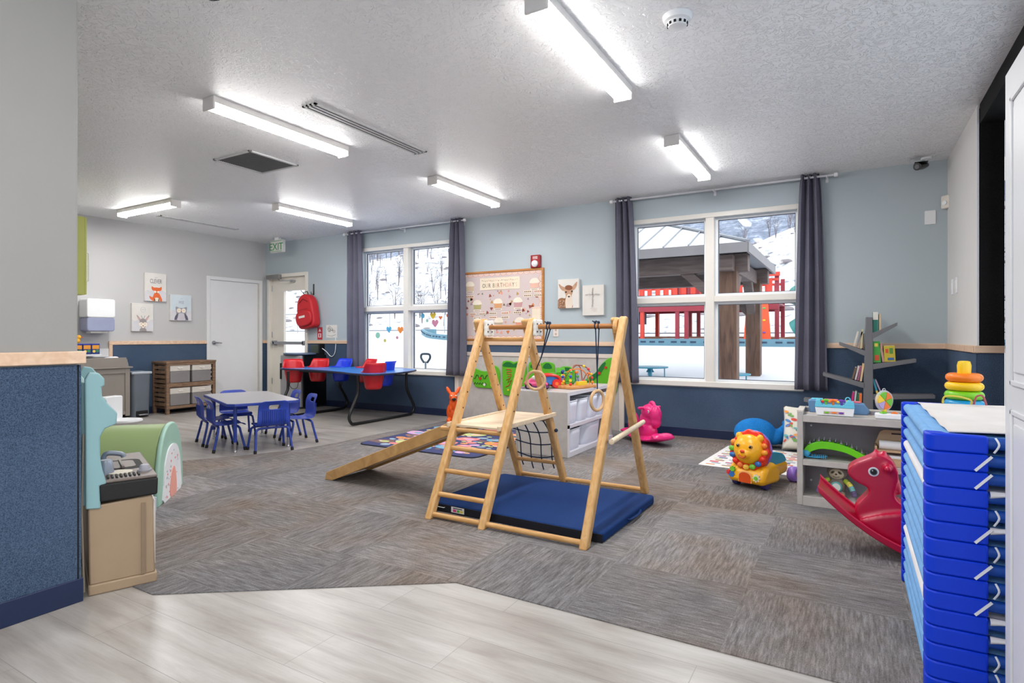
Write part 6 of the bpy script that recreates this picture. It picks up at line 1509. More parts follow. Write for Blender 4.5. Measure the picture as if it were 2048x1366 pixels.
for x, mt, mt2 in ((-0.05, 'lever_green', 'toy_red'), (-0.008, 'toy_orange', 'toy_orange'), (0.04, 'lever_purple', 'toy_yellow')):
    m = MB(); m.cyl((x, -0.01, 0.065), (x, -0.01, 0.09), 0.007, seg=10); m.tube([(x - 0.022, -0.01, 0.094), (x, -0.01, 0.10), (x + 0.022, -0.01, 0.094)], 0.0085, 8); m.ball((x - 0.02, -0.018, 0.09), 0.009, 8, 1)
    m.build('lever', [_m[mt], _m.get(mt2) or mat(mt2, (244, 206, 50), 0.35)], e)
e = thing('activity_table_toy', 'long steel blue toy bench with pink and aqua top behind the pop-up toy', 'toy', (-0.07, 4.49, 0.602))
m = MB(); m.prism([(-0.17, 0), (0.17, 0), (0.18, 0.03), (0.15, 0.075), (-0.165, 0.09), (-0.18, 0.08)], (0, -0.045, 0), X, Z, Y * 0.09); m.build('bench_body', mat('steel_blue_plastic', (96, 136, 178), 0.4), e, bevel=0.008)
m = MB(); m.box(-0.16, -0.09, -0.03, 0.03, 0.088, 0.096, 0); m.box(-0.085, 0.0, -0.03, 0.03, 0.083, 0.093, 1); m.box(0.005, 0.07, -0.03, 0.03, 0.08, 0.088, 2); m.box(0.075, 0.13, -0.03, 0.03, 0.076, 0.086, 1); m.build('bench_keys', [AQ, mat('toy_rose', (220, 110, 130), 0.4), mat('toy_lime2', (160, 210, 90), 0.4)], e, bevel=0.003)
e = thing('spinner_toy', 'orange, green and lilac spinning wheel toy on a white base on the grey toy shelf', 'toy', (0.20, 4.35, 0.602))
m = MB(); m.prism(rrect(-0.065, 0.075, -0.04, 0.045, 0.02), (0, 0, 0), X, Y, Z * 0.035); m.build('toy_base', PLW, e, bevel=0.008, bseg=3)
m = MB(); m.ball((-0.02, -0.02, 0.036), (0.022, 0.018, 0.012), 12, 0); m.ball((0.04, -0.01, 0.036), (0.018, 0.015, 0.012), 12, 1); m.build('base_button', [mat('lever_green', (110, 190, 50), 0.35), mat('toy_orange', (240, 120, 40), 0.35)], e)
m = MB(); m.cyl((-0.015, 0.01, 0.035), (-0.015, 0.01, 0.06), 0.014, seg=12); m.build('stem', mat('toy_yellow', (244, 206, 50), 0.35), e)
WMt = Matrix.Translation((-0.015, 0.01, 0.112)) @ Matrix.Rotation(math.radians(35), 4, 'Z')
m = MB()
for k in range(6):
    P = circ(0, 0, 0.048, 8, a0=k * PI / 3 + 0.3, a1=(k + 1) * PI / 3 + 0.3); P = [(a, b_ * 1.15) for a, b_ in P] + [(0, 0)]; m.prism(P, (0, -0.014, 0), X, Z, Y * 0.028, k % 4)
m.xf(WMt).build('spinning_wheel', [mat('toy_orange', (240, 120, 40), 0.35), mat('lever_green', (110, 190, 50), 0.35), mat('toy_yellow', (244, 206, 50), 0.35), mat('lilac2', (180, 160, 214), 0.35)], e, bevel=0.003)
m = MB(); m.tube([(0.05 * math.cos(k * PI / 14), 0, 0.0575 * math.sin(k * PI / 14)) for k in range(28)], 0.01, 8, closed=True); m.tube([(0.01 * math.cos(k * PI / 7), 0, 0.065 + 0.012 * math.sin(k * PI / 7)) for k in range(14)], 0.003, 6, closed=True); m.xf(WMt).build('clear_rim', clear_tint('clear_plastic', (226, 226, 236), 0.45), e)
# xylophone arch
e = thing('toy_xylophone', 'lime green arched toy xylophone with small metal keys on the middle shelf', 'toy xylophone', (-0.07, 4.42, 0.306))
ap = [(-0.20, 0.055), (-0.17, 0.092), (-0.11, 0.118), (-0.03, 0.118), (0.05, 0.10), (0.12, 0.068), (0.185, 0.028), (0.205, 0.0)]
ab = [(0.155, 0.0), (0.12, 0.022), (0.05, 0.055), (-0.03, 0.07), (-0.10, 0.07), (-0.15, 0.05), (-0.175, 0.03)]
m = MB(); m.prism([(p.x, p.y) for p in smoothpath([(a, b_, 0) for a, b_ in ap], 4)] + [(p.x, p.y) for p in smoothpath([(a, b_, 0) for a, b_ in ab], 4)], (0, -0.075, 0), X, Z, Y * 0.10); m.build('arch_body', mat('xylo_green', (104, 206, 20), 0.35), e, bevel=0.006)
m = MB(); S_ = smoothpath([(a, 0, b_) for a, b_ in ap[1:-1]], 5)
for k in range(12):
    p = S_[1 + k * 2]; m.box(p.x - 0.007, p.x + 0.007, -0.068, 0.015, p.z + 0.003, p.z + 0.009, k % 2); m.cyl((p.x, -0.062, p.z + 0.008), (p.x, -0.062, p.z + 0.02), 0.004, seg=6, mi=0); m.cyl((p.x, 0.0, p.z + 0.008), (p.x, 0.0, p.z + 0.02), 0.004, seg=6, mi=0)
m.build('metal_keys', [SILVER, mat('key_dark', (60, 60, 90), 0.3, 0.7)], e)
m = MB(); m.ball((-0.185, -0.06, 0.035), 0.026, 16); m.tube([(-0.185, -0.06, 0.01), (-0.12, -0.06, 0.012), (-0.06, -0.06, 0.022)], [0.01, 0.012, 0.004], 8, flat=0.5)
for k in range(8): m.box(-0.15 + k * 0.011, -0.146 + k * 0.011, -0.072, -0.048, 0.008, 0.03)
m.build('mallet', mat('mallet_blue', (60, 160, 206), 0.35), e)
e = thing('wooden_toy_box', 'plywood toy box with carry slot and white roll inside on the middle shelf', 'toy box', (0.29, 4.42, 0.306))
m = MB(); P = [(-0.155, 0.035), (-0.155, 0.10), (-0.125, 0.195), (-0.10, 0.21), (0.14, 0.21), (0.16, 0.10), (0.16, 0.035)]
m.prism(P, (0, 0.05, 0), X, Z, Y * 0.012); m.prism([(-0.155, 0.0), (0.16, 0.0), (0.16, 0.05), (-0.155, 0.05)], (0, -0.09, 0), X, Z, Y * 0.012); m.box(-0.155, -0.143, -0.085, 0.055, 0.0, 0.12); m.box(0.148, 0.16, -0.085, 0.055, 0.0, 0.12); m.box(-0.15, 0.155, -0.08, 0.05, 0.0, 0.01); m.box(-0.143, 0.148, -0.085, 0.05, 0.085, 0.097)
m.build('box_body', wood('tan_ply', (178, 146, 112), (198, 168, 134), (3, 20, 20), 0.5, 0.04), e, bevel=0.002)
m = MB(); m.box(-0.06, 0.06, 0.045, 0.051, 0.183, 0.192); m.build('carry_slot', BLACK, e)
m = MB(); m.tube([(-0.13, -0.03, 0.125), (0.13, -0.03, 0.12)], 0.028, 14); m.box(-0.13, 0.13, -0.07, 0.03, 0.045, 0.065); m.build('white_roll', mat('paper_white', (235, 235, 236), 0.8), e)
# sloth toy
e = thing('sloth_toy', 'grey musical sloth toy with striped arms sitting on the bottom shelf', 'stuffed toy', (-0.075, 4.38, 0.074), math.radians(-94))
SLG = fuzzy('sloth_grey', (112, 102, 96), (142, 132, 122), 300, 8, 0.85, 0.3)
m = MB(); m.ball((0, 0, 0.155), (0.048, 0.06, 0.052), 20); m.ball((0, 0, 0.065), (0.045, 0.055, 0.06), 18)
for s_ in (-1, 1): m.ball((0.05, 0.035 * s_, 0.02), (0.045, 0.022, 0.02), 12)
m.build('plush_body', SLG, e, remesh=0.005, rsm=2)
m = MB(); m.ball((0.02, 0, 0.15), (0.035, 0.046, 0.04), 18); m.build('face_mask', mat('sloth_cream', (196, 184, 160), 0.7), e)
m = MB()
for s_ in (-1, 1): m.ball((0.05, 0.02 * s_, 0.16), (0.005, 0.014, 0.008), 10, 0, Matrix.Rotation(-0.6 * s_, 3, 'X')); m.ball((0.0545, 0.02 * s_, 0.162), (0.003, 0.004, 0.004), 8, 1)
m.ball((0.056, 0, 0.15), (0.004, 0.007, 0.005), 8, 2); m.tube([(0.053, 0.018 * math.cos(PI + k * PI / 6), 0.138 + 0.008 * math.sin(PI + k * PI / 6)) for k in range(7)], 0.0014, 5, mi=2); m.build('face_details', [mat('sloth_patch', (98, 92, 70), 0.7), BLACK, mat('sloth_brown', (60, 40, 34), 0.6)], e)
cs = [(176, 196, 60), (220, 206, 90), (110, 170, 170), (96, 80, 120)]
for s_ in (-1, 1):
    S_ = smoothpath([(0.01, 0.045 * s_, 0.105), (0.03, 0.075 * s_, 0.085), (0.05, 0.095 * s_, 0.05), (0.06, 0.105 * s_, 0.02)], 3); m = MB()
    for k in range(9): m.tube([S_[k], S_[k + 1]], 0.0155, 10, mi=k // 2 if k < 8 else 3)
    m.build('striped_arm', [mat('arm_%d' % c_[0], c_, 0.7) for c_ in cs], e)
m = MB(); m.lathe([(0.034, 0.040), (0.034, 0.048), (0.03, 0.05)], (0, 0, 0.065), 24, 'X', 0); m.lathe([(0.025, 0.05), (0.025, 0.053)], (0, 0, 0.065), 24, 'X', 1); m.build('belly_light', [mat('belly_teal', (90, 160, 160), 0.4), mat('belly_white', (216, 222, 216), 0.4)], e)
m = MB(); m.ball((0.085, 0.035, 0.018), (0.012, 0.018, 0.018), 10); m.build('foot_pad', mat('toy_orange', (240, 120, 40), 0.35), e)

# --- tree bookshelf
TG = mat('tree_grey', (112, 112, 116), 0.5, var=0.03)
e = thing('tree_bookshelf', 'grey tree-shaped bookshelf with slanted branch shelves against the blue wall', 'bookshelf', (0.145, 6.45, 0))
m = MB(); m.prism([(0.090, 0.0), (0.185, 0.0), (0.181, 0.9), (0.177, 1.295), (0.126, 1.298), (0.113, 0.9)], (0, 6.24, 0), X, Z, Y * 0.21); m.build('trunk', TG, e, world=True, bevel=0.003)
m = MB(); m.box(-0.15, 0.45, 6.22, 6.48, 0, 0.03); m.build('base_board', TG, e, world=True, bevel=0.003)
BR = [((0.119, 0.965), (-0.088, 1.055)), ((0.115, 0.668), (-0.222, 0.762)), ((0.107, 0.455), (-0.385, 0.508)), ((0.178, 1.125), (0.365, 1.232)), ((0.181, 0.845), (0.505, 0.905)), ((0.183, 0.568), (0.642, 0.592))]
for (x0, z0), (x1, z1) in BR:
    m = MB(); t0, t1 = 0.052, 0.03
    m.prism([(x0, z0 + t0 / 2), (x0, z0 - t0 / 2), (x1, z1 - t1 / 2), (x1 + (0.002 if x1 > x0 else -0.002), z1 + t1 / 2)], (0, 6.24, 0), X, Z, Y * 0.19); m.build('branch_shelf', TG, e, world=True, bevel=0.002)
def book(x, z, w, h, lean, c_, lab, cover=None, depth=0.15, y=6.26):
    """spine toward the room; lean in degrees about the bottom edge"""
    e = thing('picture_book', lab, 'book', (x, y, z), 0, 'picture books on the tree bookshelf')
    T = Matrix.Rotation(math.radians(lean), 4, 'Y')
    m = MB(); m.box(-w / 2, w / 2, 0, depth, 0, h, 0); m.box(-w / 2 + 0.002, w / 2 - 0.002, 0.002, depth + 0.001, 0.002, h + 0.001, 1)
    m.xf(T).build('book_block', [mat('book_%d_%d_%d' % c_, c_, 0.5), mat('book_pages', (226, 220, 206), 0.8)], e)
    if cover:
        m = MB()
        for k, (a0, a1, b0, b1) in enumerate(cover): m.box(-w / 2 + w * a0, -w / 2 + w * a1, -0.0015 - 0.0004 * k, 0, h * b0, h * b1, k)
        m.xf(T).build('cover_print', [mat('cover_%d' % k, c3, 0.5) for k, c3 in enumerate([(220, 84, 50), (250, 214, 90), (90, 150, 60), (60, 110, 170), (226, 224, 216)])], e)
book(0.200, 1.158, 0.040, 0.185, 0, (36, 128, 112), 'teal and white book standing on the topmost right branch next to the trunk', [(0, 0, 0, 0), (0, 0, 0, 0), (0, 0, 0, 0), (0, 0, 0, 0), (0.0, 1.0, 0.62, 1.0)])
book(0.235, 1.177, 0.014, 0.15, 0, (206, 186, 150), 'thin cream book beside the teal book on the topmost right branch')
book(0.030, 1.03, 0.014, 0.14, 14, (214, 208, 196), 'white book leaning at the outer side of the top left branch')
book(0.055, 1.02, 0.012, 0.15, 16, (150, 140, 140), 'grey-spined book leaning inside the white one on the top left branch')
book(0.085, 1.008, 0.016, 0.18, 4, (196, 188, 150), 'tall pale book upright next to the trunk on the top left branch')
book(0.108, 1.0, 0.010, 0.15, 0, (90, 84, 80), 'thin dark book touching the trunk on the top left branch')
book(0.212, 0.882, 0.060, 0.195, -2, (70, 170, 70), 'green book with red print standing beside the trunk on the middle right branch', [(0.2, 0.8, 0.1, 0.35), (0.25, 0.7, 0.75, 0.9)])
book(0.262, 0.888, 0.018, 0.17, -8, (196, 150, 140), 'thin pinkish book leaning between the green and yellow books')
book(0.312, 0.892, 0.085, 0.145, -3, (206, 186, 60), 'square yellow book with scribbled cover on the middle right branch', [(0.15, 0.4, 0.55, 0.8), (0.0, 0.0, 0.0, 0.0), (0.5, 0.8, 0.5, 0.85), (0.3, 0.85, 0.1, 0.25)])
book(0.020, 0.725, 0.013, 0.11, 14, (120, 96, 70), 'brown book at the outer end of the row on the second left branch')
book(0.042, 0.718, 0.014, 0.13, 12, (216, 200, 200), 'pale book second in the row on the second left branch')
book(0.062, 0.712, 0.016, 0.135, 10, (160, 90, 120), 'plum-spined book third in the row on the second left branch')
book(0.084, 0.706, 0.016, 0.165, 8, (226, 196, 150), 'peach book nearest the trunk on the second left branch')
book(0.215, 0.60, 0.016, 0.135, -14, (60, 170, 196), 'aqua book with yellow foot leaning on the lowest right branch', [(0.0, 0.0, 0, 0), (0.0, 1.0, 0.0, 0.2)])
book(0.245, 0.602, 0.012, 0.13, -20, (176, 160, 190), 'lilac book leaning over the aqua book on the lowest right branch')
book(0.012, 0.494, 0.016, 0.11, 8, (206, 40, 120), 'magenta book at the outer end of the lowest left branch row')
book(0.035, 0.492, 0.014, 0.12, 6, (196, 206, 206), 'silver book in the lowest left branch row')
book(0.056, 0.489, 0.014, 0.105, 5, (40, 110, 70), 'dark green book in the lowest left branch row')
book(0.080, 0.487, 0.022, 0.105, 2, (236, 120, 60), 'orange book nearest the trunk in the lowest left branch row')

# --- giant stacking rings
e = thing('stacking_rings', 'large stacking ring toy with yellow peg behind the cot stack', 'stacking toy', (0.598, 4.43, 0.600))
for k, (r, c_, nm) in enumerate(((0.108, (126, 90, 190), 'purple'), (0.104, (30, 150, 206), 'blue'), (0.101, (126, 206, 30), 'green'), (0.098, (252, 206, 30), 'yellow'), (0.093, (250, 130, 30), 'orange'))):
    m = MB(); z = 0.058 + 0.0535 * k
    m.tube([(r * 0.72 * math.cos(t * PI / 20), r * 0.72 * math.sin(t * PI / 20), z) for t in range(40)], 0.0265, 14, closed=True, flat=1.0); m.build('ring', mat('ring_' + nm, c_, 0.3), e)
m = MB(); m.lathe([(0.105, 0.0), (0.108, 0.018), (0.095, 0.032), (0.04, 0.034)], (0, 0, 0), 36); m.lathe([(0.036, 0.03), (0.034, 0.30), (0.036, 0.345), (0.03, 0.368), (0.02, 0.372)], (0, 0, 0), 24); m.build('peg_base', mat('ring_yellow', (252, 206, 30), 0.3), e)
for k, (P, c_, lab) in enumerate(((([(0.355, 3.19, 0.826), (0.36, 3.17, 0.855), (0.40, 3.15, 0.86), (0.45, 3.17, 0.845), (0.455, 3.19, 0.826)]), (206, 190, 70), 'yellow looped bead cord on the far end of the top cot'), (([(0.465, 3.19, 0.826), (0.47, 3.17, 0.86), (0.49, 3.16, 0.865), (0.505, 3.18, 0.826)]), (170, 80, 90), 'red looped bead cord on the far end of the top cot'))):
    m = MB(); m.tube(smoothpath(P, 6), 0.004, 6); tag(m.build('bead_loop', mat('cord_%d' % c_[0], c_, 0.5)), lab, 'bead loop')

# --- red rocking horse
e = thing('rocking_horse', 'dark pink-red plastic rocking horse with round white eye beside the cot stack', 'rocking horse', (0.36, 3.58, 0.004))
RH = mat('horse_red', (190, 18, 62), 0.28, var=0.03)
prof = [(0.0, 0.385), (-0.012, 0.405), (-0.006, 0.432), (0.028, 0.462), (0.086, 0.493), (0.112, 0.508), (0.148, 0.508), (0.182, 0.49), (0.206, 0.45), (0.212, 0.41), (0.204, 0.36), (0.197, 0.31), (0.222, 0.275), (0.30, 0.262), (0.42, 0.27), (0.52, 0.32), (0.575, 0.335), (0.60, 0.29), (0.59, 0.20), (0.62, 0.10), (0.60, 0.05), (0.30, 0.035), (0.12, 0.09), (0.05, 0.15), (0.02, 0.215), (0.045, 0.262), (0.075, 0.30), (0.082, 0.33), (0.065, 0.345), (0.03, 0.36)]
m = MB(); m.prism(closed2d(prof, 2), (0, 3.515, 0), X, Z, Y * 0.13)
m.prism(closed2d([(0.05, 0.15), (0.30, 0.05), (0.58, 0.06), (0.60, 0.2), (0.45, 0.25), (0.25, 0.24), (0.10, 0.20)], 3), (0, 3.485, 0), X, Z, Y * 0.19)
m.tube([(0.165, 3.46, 0.452), (0.165, 3.70, 0.452)], 0.017, 12)
for k in range(9):
    t = k / 8; m.ball((0.15 + 0.062 * t + 0.012 * math.sin(t * 3), 3.58, 0.512 - 0.19 * t), (0.018, 0.03, 0.016), 10)
m.ball((0.118, 3.53, 0.507), (0.014, 0.012, 0.022), 10); m.ball((0.118, 3.63, 0.507), (0.014, 0.012, 0.022), 10)
m.build('horse_body', RH, e, world=True, remesh=0.008, rsm=4)
m = MB(); n_ = 26
def rk(x): return 0.004 + 0.85 * (x - 0.45) ** 2
xs_ = [-0.142 + (0.95 + 0.142) * i / n_ for i in range(n_ + 1)]
for y0, y1, t in ((3.435, 3.725, 0.022), (3.43, 3.452, 0.04), (3.708, 3.73, 0.04)):
    m.prism([(x, rk(x)) for x in xs_] + [(x - 0.006, rk(x) + t) for x in reversed(xs_)], (0, y0, 0), X, Z, Y * (y1 - y0))
m.build('rocker_base', RH, e, world=True, bevel=0.006, bseg=3)
for s_, y in ((-1, 3.517), (1, 3.643)):
    m = MB(); m.lathe([(0.024, -0.006), (0.024, 0.003)] if s_ > 0 else [(0.024, -0.003), (0.024, 0.006)], (0.104, y, 0.425), 24, 'Y', 0); m.lathe([(0.014, -0.009), (0.014, 0.004)] if s_ < 0 else [(0.014, -0.004), (0.014, 0.009)], (0.104, y, 0.425), 20, 'Y', 1); m.lathe([(0.017, -0.0075), (0.017, 0.003)] if s_ < 0 else [(0.017, -0.003), (0.017, 0.0075)], (0.104, y, 0.425), 20, 'Y', 2)
    m.ball((0.099, y + 0.009 * s_, 0.431), 0.003, 6, 0); m.build('eye', [PLW, BLACK, mat('iris_grey', (120, 130, 136), 0.3)], e, world=True)

# --- stack of nap cots
COTB = mat('cot_blue', (3, 58, 212), 0.4, var=0.02, spec=0.3); COTD = mat('cot_end_blue', (8, 70, 160), 0.45, var=0.06); COTL = mat('cot_fabric_blue', (112, 166, 218), 0.7, bump=0.3, bscale=500, var=0.08, vscale=20); SHW = mat('cot_sheet_white', (226, 224, 226), 0.8)
cot_h = 0.0543
qx0, qx1, qy0, qy1 = 0.203, 0.758, 2.215, 3.245
def make_cot(lab, z, side=COTL, strap=0, cloth=False):
    e = thing('nap_cot', lab, 'cot', (0.48, 2.73, z), 0, 'stacked blue nap cots')
    h = cot_h - 0.0008
    for sx in (-1, 1):
        for sy in (-1, 1):
            xo, yo = 0.2775 * sx, 0.515 * sy
            P = [(0, 0.03), (0.004, 0.015), (0.015, 0.004), (0.03, 0), (0.155, 0), (0.155, 0.03), (0.06, 0.04), (0.05, 0.07), (0, 0.07)]
            P = [(xo - sx * a, yo - sy * b_) for a, b_ in P]
            m = MB(); m.prism(P, (0, 0, 0), X, Y, Z * h); m.build('corner_leg', COTB, e, bevel=0.006, bseg=2)
    for sx in (-1, 1):
        m = MB(); m.tube([(0.253 * sx, -0.46, 0.030), (0.253 * sx, 0.0, 0.029), (0.253 * sx, 0.46, 0.030)], 0.0185, 12); m.build('side_tube', side, e)
    for sy in (-1, 1):
        m = MB(); m.tube([(-0.13, 0.492 * sy, 0.031), (0.13, 0.492 * sy, 0.031)], 0.018, 12); m.build('end_tube', COTD, e)
    m = MB(); m.grid(lambda u, v: Vector((-0.25 + 0.5 * u, -0.49 + 0.98 * v, 0.046 - 0.012 * math.sin(PI * u) * math.sin(PI * v))), 8, 10); m.build('cot_fabric', side, e, solid=0.002, norm=False)
    if strap == 1:
        m = MB(); m.beam((-0.115, -0.5175, 0.050), (-0.155, -0.5175, 0.004), 0.0075, 0.003, (0, 1, 0)); m.build('elastic_strap', PLW, e)
    if strap == 2:
        m = MB(); m.tube(smoothpath([(-0.105, -0.505, 0.05), (-0.098, -0.514, 0.03), (-0.11, -0.514, 0.006)]), 0.0042, 6, flat=0.5); m.build('elastic_strap', PLW, e)
    if cloth:
        m = MB(); m.grid(lambda u, v: Vector((-0.118 + 0.25 * u, -0.492 - 0.024 * math.sin(PI * (0.15 + 0.6 * v)), 0.052 - 0.03 * v * (0.6 + 0.4 * math.sin(3 + 5 * u)))), 12, 8); m.build('sheet_corner', SHW, e, solid=0.002, ang=180, norm=False)
    return e
names = ['second', 'third', 'fourth', 'fifth', 'sixth', 'seventh', 'eighth', 'ninth', 'tenth', 'eleventh', 'twelfth', 'thirteenth', 'fourteenth']
straps = [2, 1, 1, 0, 2, 1, 2, 1, 2, 1, 0, 0, 2, 2, 0]
extra = {3: ', white cloth over its side tube', 10: ', white sheet hanging along its side'}
for i in range(15):
    lab = 'blue nap cot on top of the stack, covered with a cream sheet' if i == 0 else ('blue nap cot at the bottom of the stack, resting on the floor' if i == 14 else 'blue nap cot, %s from the top of the stack%s' % (names[i - 1], extra.get(i, '')))
    make_cot(lab, 0.006 + (14 - i) * cot_h, SHW if i in (3, 10) else COTL, straps[i], i in (3, 5, 10, 11))
m = MB()
def shf(u, v):
    a, b_ = -0.225 + 0.46 * u, -0.47 + 0.95 * v
    z = 0.056 + 0.006 * math.sin(9 * v + 2 * u) * (1 - abs(2 * u - 1)) - 0.010 * math.sin(PI * u) * math.sin(PI * v) + 0.003 * math.sin(23 * v + 5 * u)
    return Vector((0.49 + a, 2.73 + b_, 0.006 + 14 * cot_h + z))
m.grid(shf, 16, 40); tag(m.build('bed_sheet', mat('cream_sheet', (214, 208, 204), 0.85), solid=0.003, ang=180, norm=False), 'wrinkled cream bed sheet stretched over the topmost cot', 'bed sheet')

# --- white panelled cabinet at the right edge
e = thing('storage_cabinet', 'tall white cabinet with raised panel doors at the right edge beside the cots', 'cabinet', (0.6, 1.65, 0))
CW = mat('cabinet_white', (222, 224, 228), 0.35, var=0.015)
m = MB(); m.box(0.395, 0.765, 1.2, 2.10, 0, 1.855); m.build('cabinet_body', CW, e, world=True, bevel=0.003)
for y0, y1 in ((1.205, 1.648), (1.652, 2.10)):
    m = MB(); m.box(0.375, 0.394, y0, y1, 0.02, 1.85)
    for z0, z1 in ((0.10, 0.925), (0.99, 1.76)):
        for k, (ins, d) in enumerate(((0.08, 0.004), (0.095, 0.0))):
            pass
        a, b_ = y0 + 0.082, y1 - 0.082
        m.box(0.369, 0.376, a, a + 0.014, z0, z1); m.box(0.369, 0.376, b_ - 0.014, b_, z0, z1); m.box(0.369, 0.376, a, b_, z0, z0 + 0.014); m.box(0.369, 0.376, a, b_, z1 - 0.014, z1)
        m.box(0.370, 0.376, a + 0.035, b_ - 0.035, z0 + 0.035, z1 - 0.035)
    dd = m.build('cabinet_door', CW, e, world=True, bevel=0.003)
    m = MB(); yh = y1 - 0.03 if y0 < 1.5 else y0 + 0.03; m.lathe([(0.006, -0.02), (0.014, -0.018), (0.012, -0.006), (0.006, 0.0)], (0.375, yh, 0.95), 14, 'X'); m.build('knob', CHROME, dd, world=True)
# ================================================================== outdoors
from mathutils import noise as mn
def smst(a, b_, x):
    t = max(0.0, min(1.0, (x - a) / (b_ - a))); return t * t * (3 - 2 * t)
def gz(x, y):
    z = -0.08 + 0.93 * smst(7.5, 19.5, y) + 0.18 * smst(-8, -18, x) * smst(12, 20, y)
    z += 0.22 * smst(19.2, 20.5, y)
    if y > 22.5:
        crest = 6.9 + 2.1 * smst(-9, -2, x) + 2.1 * smst(-16, -34, x) + 0.3 * mn.noise(Vector((x * 0.1, 3.1, 0)))
        z += crest * smst(20.5, 52, y) + 0.45 * mn.noise(Vector((x * 0.22, y * 0.22, 0))) * smst(22.5, 27, y)
    return z
SNOW = mat('snow', (208, 212, 220), 0.75, var=0.015, vscale=0.7, bump=0.25, bscale=4)
def hillmat():
    m, nt, b = new_mat('snowy_hillside')
    mp = coords(nt)
    n1 = N(nt, 'ShaderNodeTexNoise', i_Scale=1.5, i_Detail=8.0, i_Roughness=0.75); LK(nt, mp, 0, n1, 'Vector')
    r = ramp(nt, [(0.53, L3((212, 216, 224))), (0.59, L3((150, 154, 166))), (0.68, L3((84, 78, 78)))]); LK(nt, n1, 'Fac', r, 0)
    LK(nt, r, 0, b, 'Base Color'); b.inputs['Roughness'].default_value = 0.85
    return m
m = MB(); m.grid(lambda u, v: Vector((-52 + 74 * u, 6.76 + 16.2 * v, gz(-52 + 74 * u, 6.76 + 16.2 * v))), 74, 34); struct(m.build('ground_snow', SNOW, org=(0, 0, 0), ang=180))
m = MB(); m.grid(lambda u, v: Vector((-75 + 115 * u, 22.96 + 31 * v, gz(-75 + 115 * u, 22.96 + 31 * v))), 100, 44); struct(m.build('ground_hillside', hillmat(), org=(0, 0, 0), ang=180))
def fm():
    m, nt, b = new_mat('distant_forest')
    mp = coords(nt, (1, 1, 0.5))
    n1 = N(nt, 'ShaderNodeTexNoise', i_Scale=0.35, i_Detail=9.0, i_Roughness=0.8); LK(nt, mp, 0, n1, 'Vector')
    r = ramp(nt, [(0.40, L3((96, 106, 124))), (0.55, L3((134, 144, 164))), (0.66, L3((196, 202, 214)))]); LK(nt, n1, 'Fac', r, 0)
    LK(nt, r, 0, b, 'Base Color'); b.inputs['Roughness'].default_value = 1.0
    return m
m = MB(); m.grid(lambda u, v: Vector((-260 + 380 * u, 110 + 60 * v, 8 + 26 * v + 2.2 * mn.noise(Vector((u * 9, v * 3, 0))) + 1.2 * smst(0.5, 0.9, u) * 3)), 60, 8); struct(m.build('ground_mountain', fm(), org=(0, 0, 0), ang=180))

m = MB(); m.box(1.0, 30, -40, 6.76, -0.2, -0.06); m.box(-30, 1.0, -40, -3.4, -0.2, -0.06); struct(m.build('ground_snow.001', SNOW, org=(0, 0, 0)))  # unseen snow added beside and behind the room to bounce daylight inside
# pavilion
WB = wood('timber_brown', (72, 48, 38), (112, 82, 64), (12, 12, 1.5), 0.7, 0.2); WBH = wood('timber_beam', (78, 64, 60), (108, 92, 88), (1.5, 12, 12), 0.7, 0.2)
e = thing('pavilion', 'timber pavilion with snow-covered hipped metal roof outside the right window', 'pavilion', (-4.3, 11.7, 0.2))
for (x, y) in ((-1.76, 10.3), (-1.73, 12.95), (-5.9, 10.3), (-5.9, 12.95)):
    m = MB(); m.box(x - 0.14, x + 0.14, y - 0.14, y + 0.14, gz(x, y) - 0.1, 2.28); m.build('post', WB, e, world=True, bevel=0.01)
for y in (10.3, 12.95):
    m = MB(); m.box(-6.25, -1.45, y - 0.11, y + 0.11, 2.2, 2.50); m.build('beam', WBH, e, world=True, bevel=0.01)
for x in (-1.76, -5.9):
    m = MB(); m.box(x - 0.11, x + 0.11, 9.95, 13.35, 2.2, 2.46); m.build('beam', WBH, e, world=True, bevel=0.01)
for (p, q) in (((-2.5, 10.3, 2.25), (-1.8, 10.3, 1.6)), ((-1.76, 11.0, 2.25), (-1.76, 10.4, 1.6)), ((-1.76, 12.3, 2.25), (-1.76, 12.9, 1.6)), ((-2.45, 12.95, 2.25), (-1.8, 12.95, 1.6)), ((-5.2, 10.3, 2.25), (-5.85, 10.3, 1.6))):
    m = MB(); m.beam(p, q, 0.16, 0.16, (0, 0, 1) if p[0] != q[0] else (0, 0, 1)); m.build('knee_brace', WBH, e, world=True)
ex0, ex1, ey0, ey1, ez, hgt = -6.4, -1.4, 9.8, 13.6, 2.62, 0.78
hw = (ey1 - ey0) / 2
A = [(ex0, ey0, ez), (ex1, ey0, ez), (ex1, ey1, ez), (ex0, ey1, ez)]; R0, R1 = (ex0 + hw, ey0 + hw, ez + hgt), (ex1 - hw, ey0 + hw, ez + hgt)
m = MB(); V = [m.bm.verts.new(p) for p in A + [R0, R1]]
for f in ((0, 1, 5, 4), (1, 2, 5), (2, 3, 4, 5), (3, 0, 4)): m._face([V[i] for i in f], 0)
V2 = [m.bm.verts.new((p[0], p[1], p[2] - 0.03)) for p in A]; m._face(V2, 0)
for i in range(4): m._face([V[i], V[(i + 1) % 4], V2[(i + 1) % 4], V2[i]], 0)
m.build('metal_roof', mat('snowy_roof', (206, 210, 217), 0.6), e, world=True, smooth=False)
m = MB()
k = ex0 + 0.3
while k < ex1 - 0.1:
    t = min(k - ex0, ex1 - k, hw); m.beam((k, ey0, ez + 0.012), (k, ey0 + t, ez + 0.012 + hgt * t / hw), 0.02, 0.03); k += 0.42
k = ey0 + 0.3
while k < ey1 - 0.1:
    t = min(k - ey0, ey1 - k); m.beam((ex1, k, ez + 0.012), (ex1 - t, k, ez + 0.012 + hgt * t / hw), 0.02, 0.03); k += 0.42
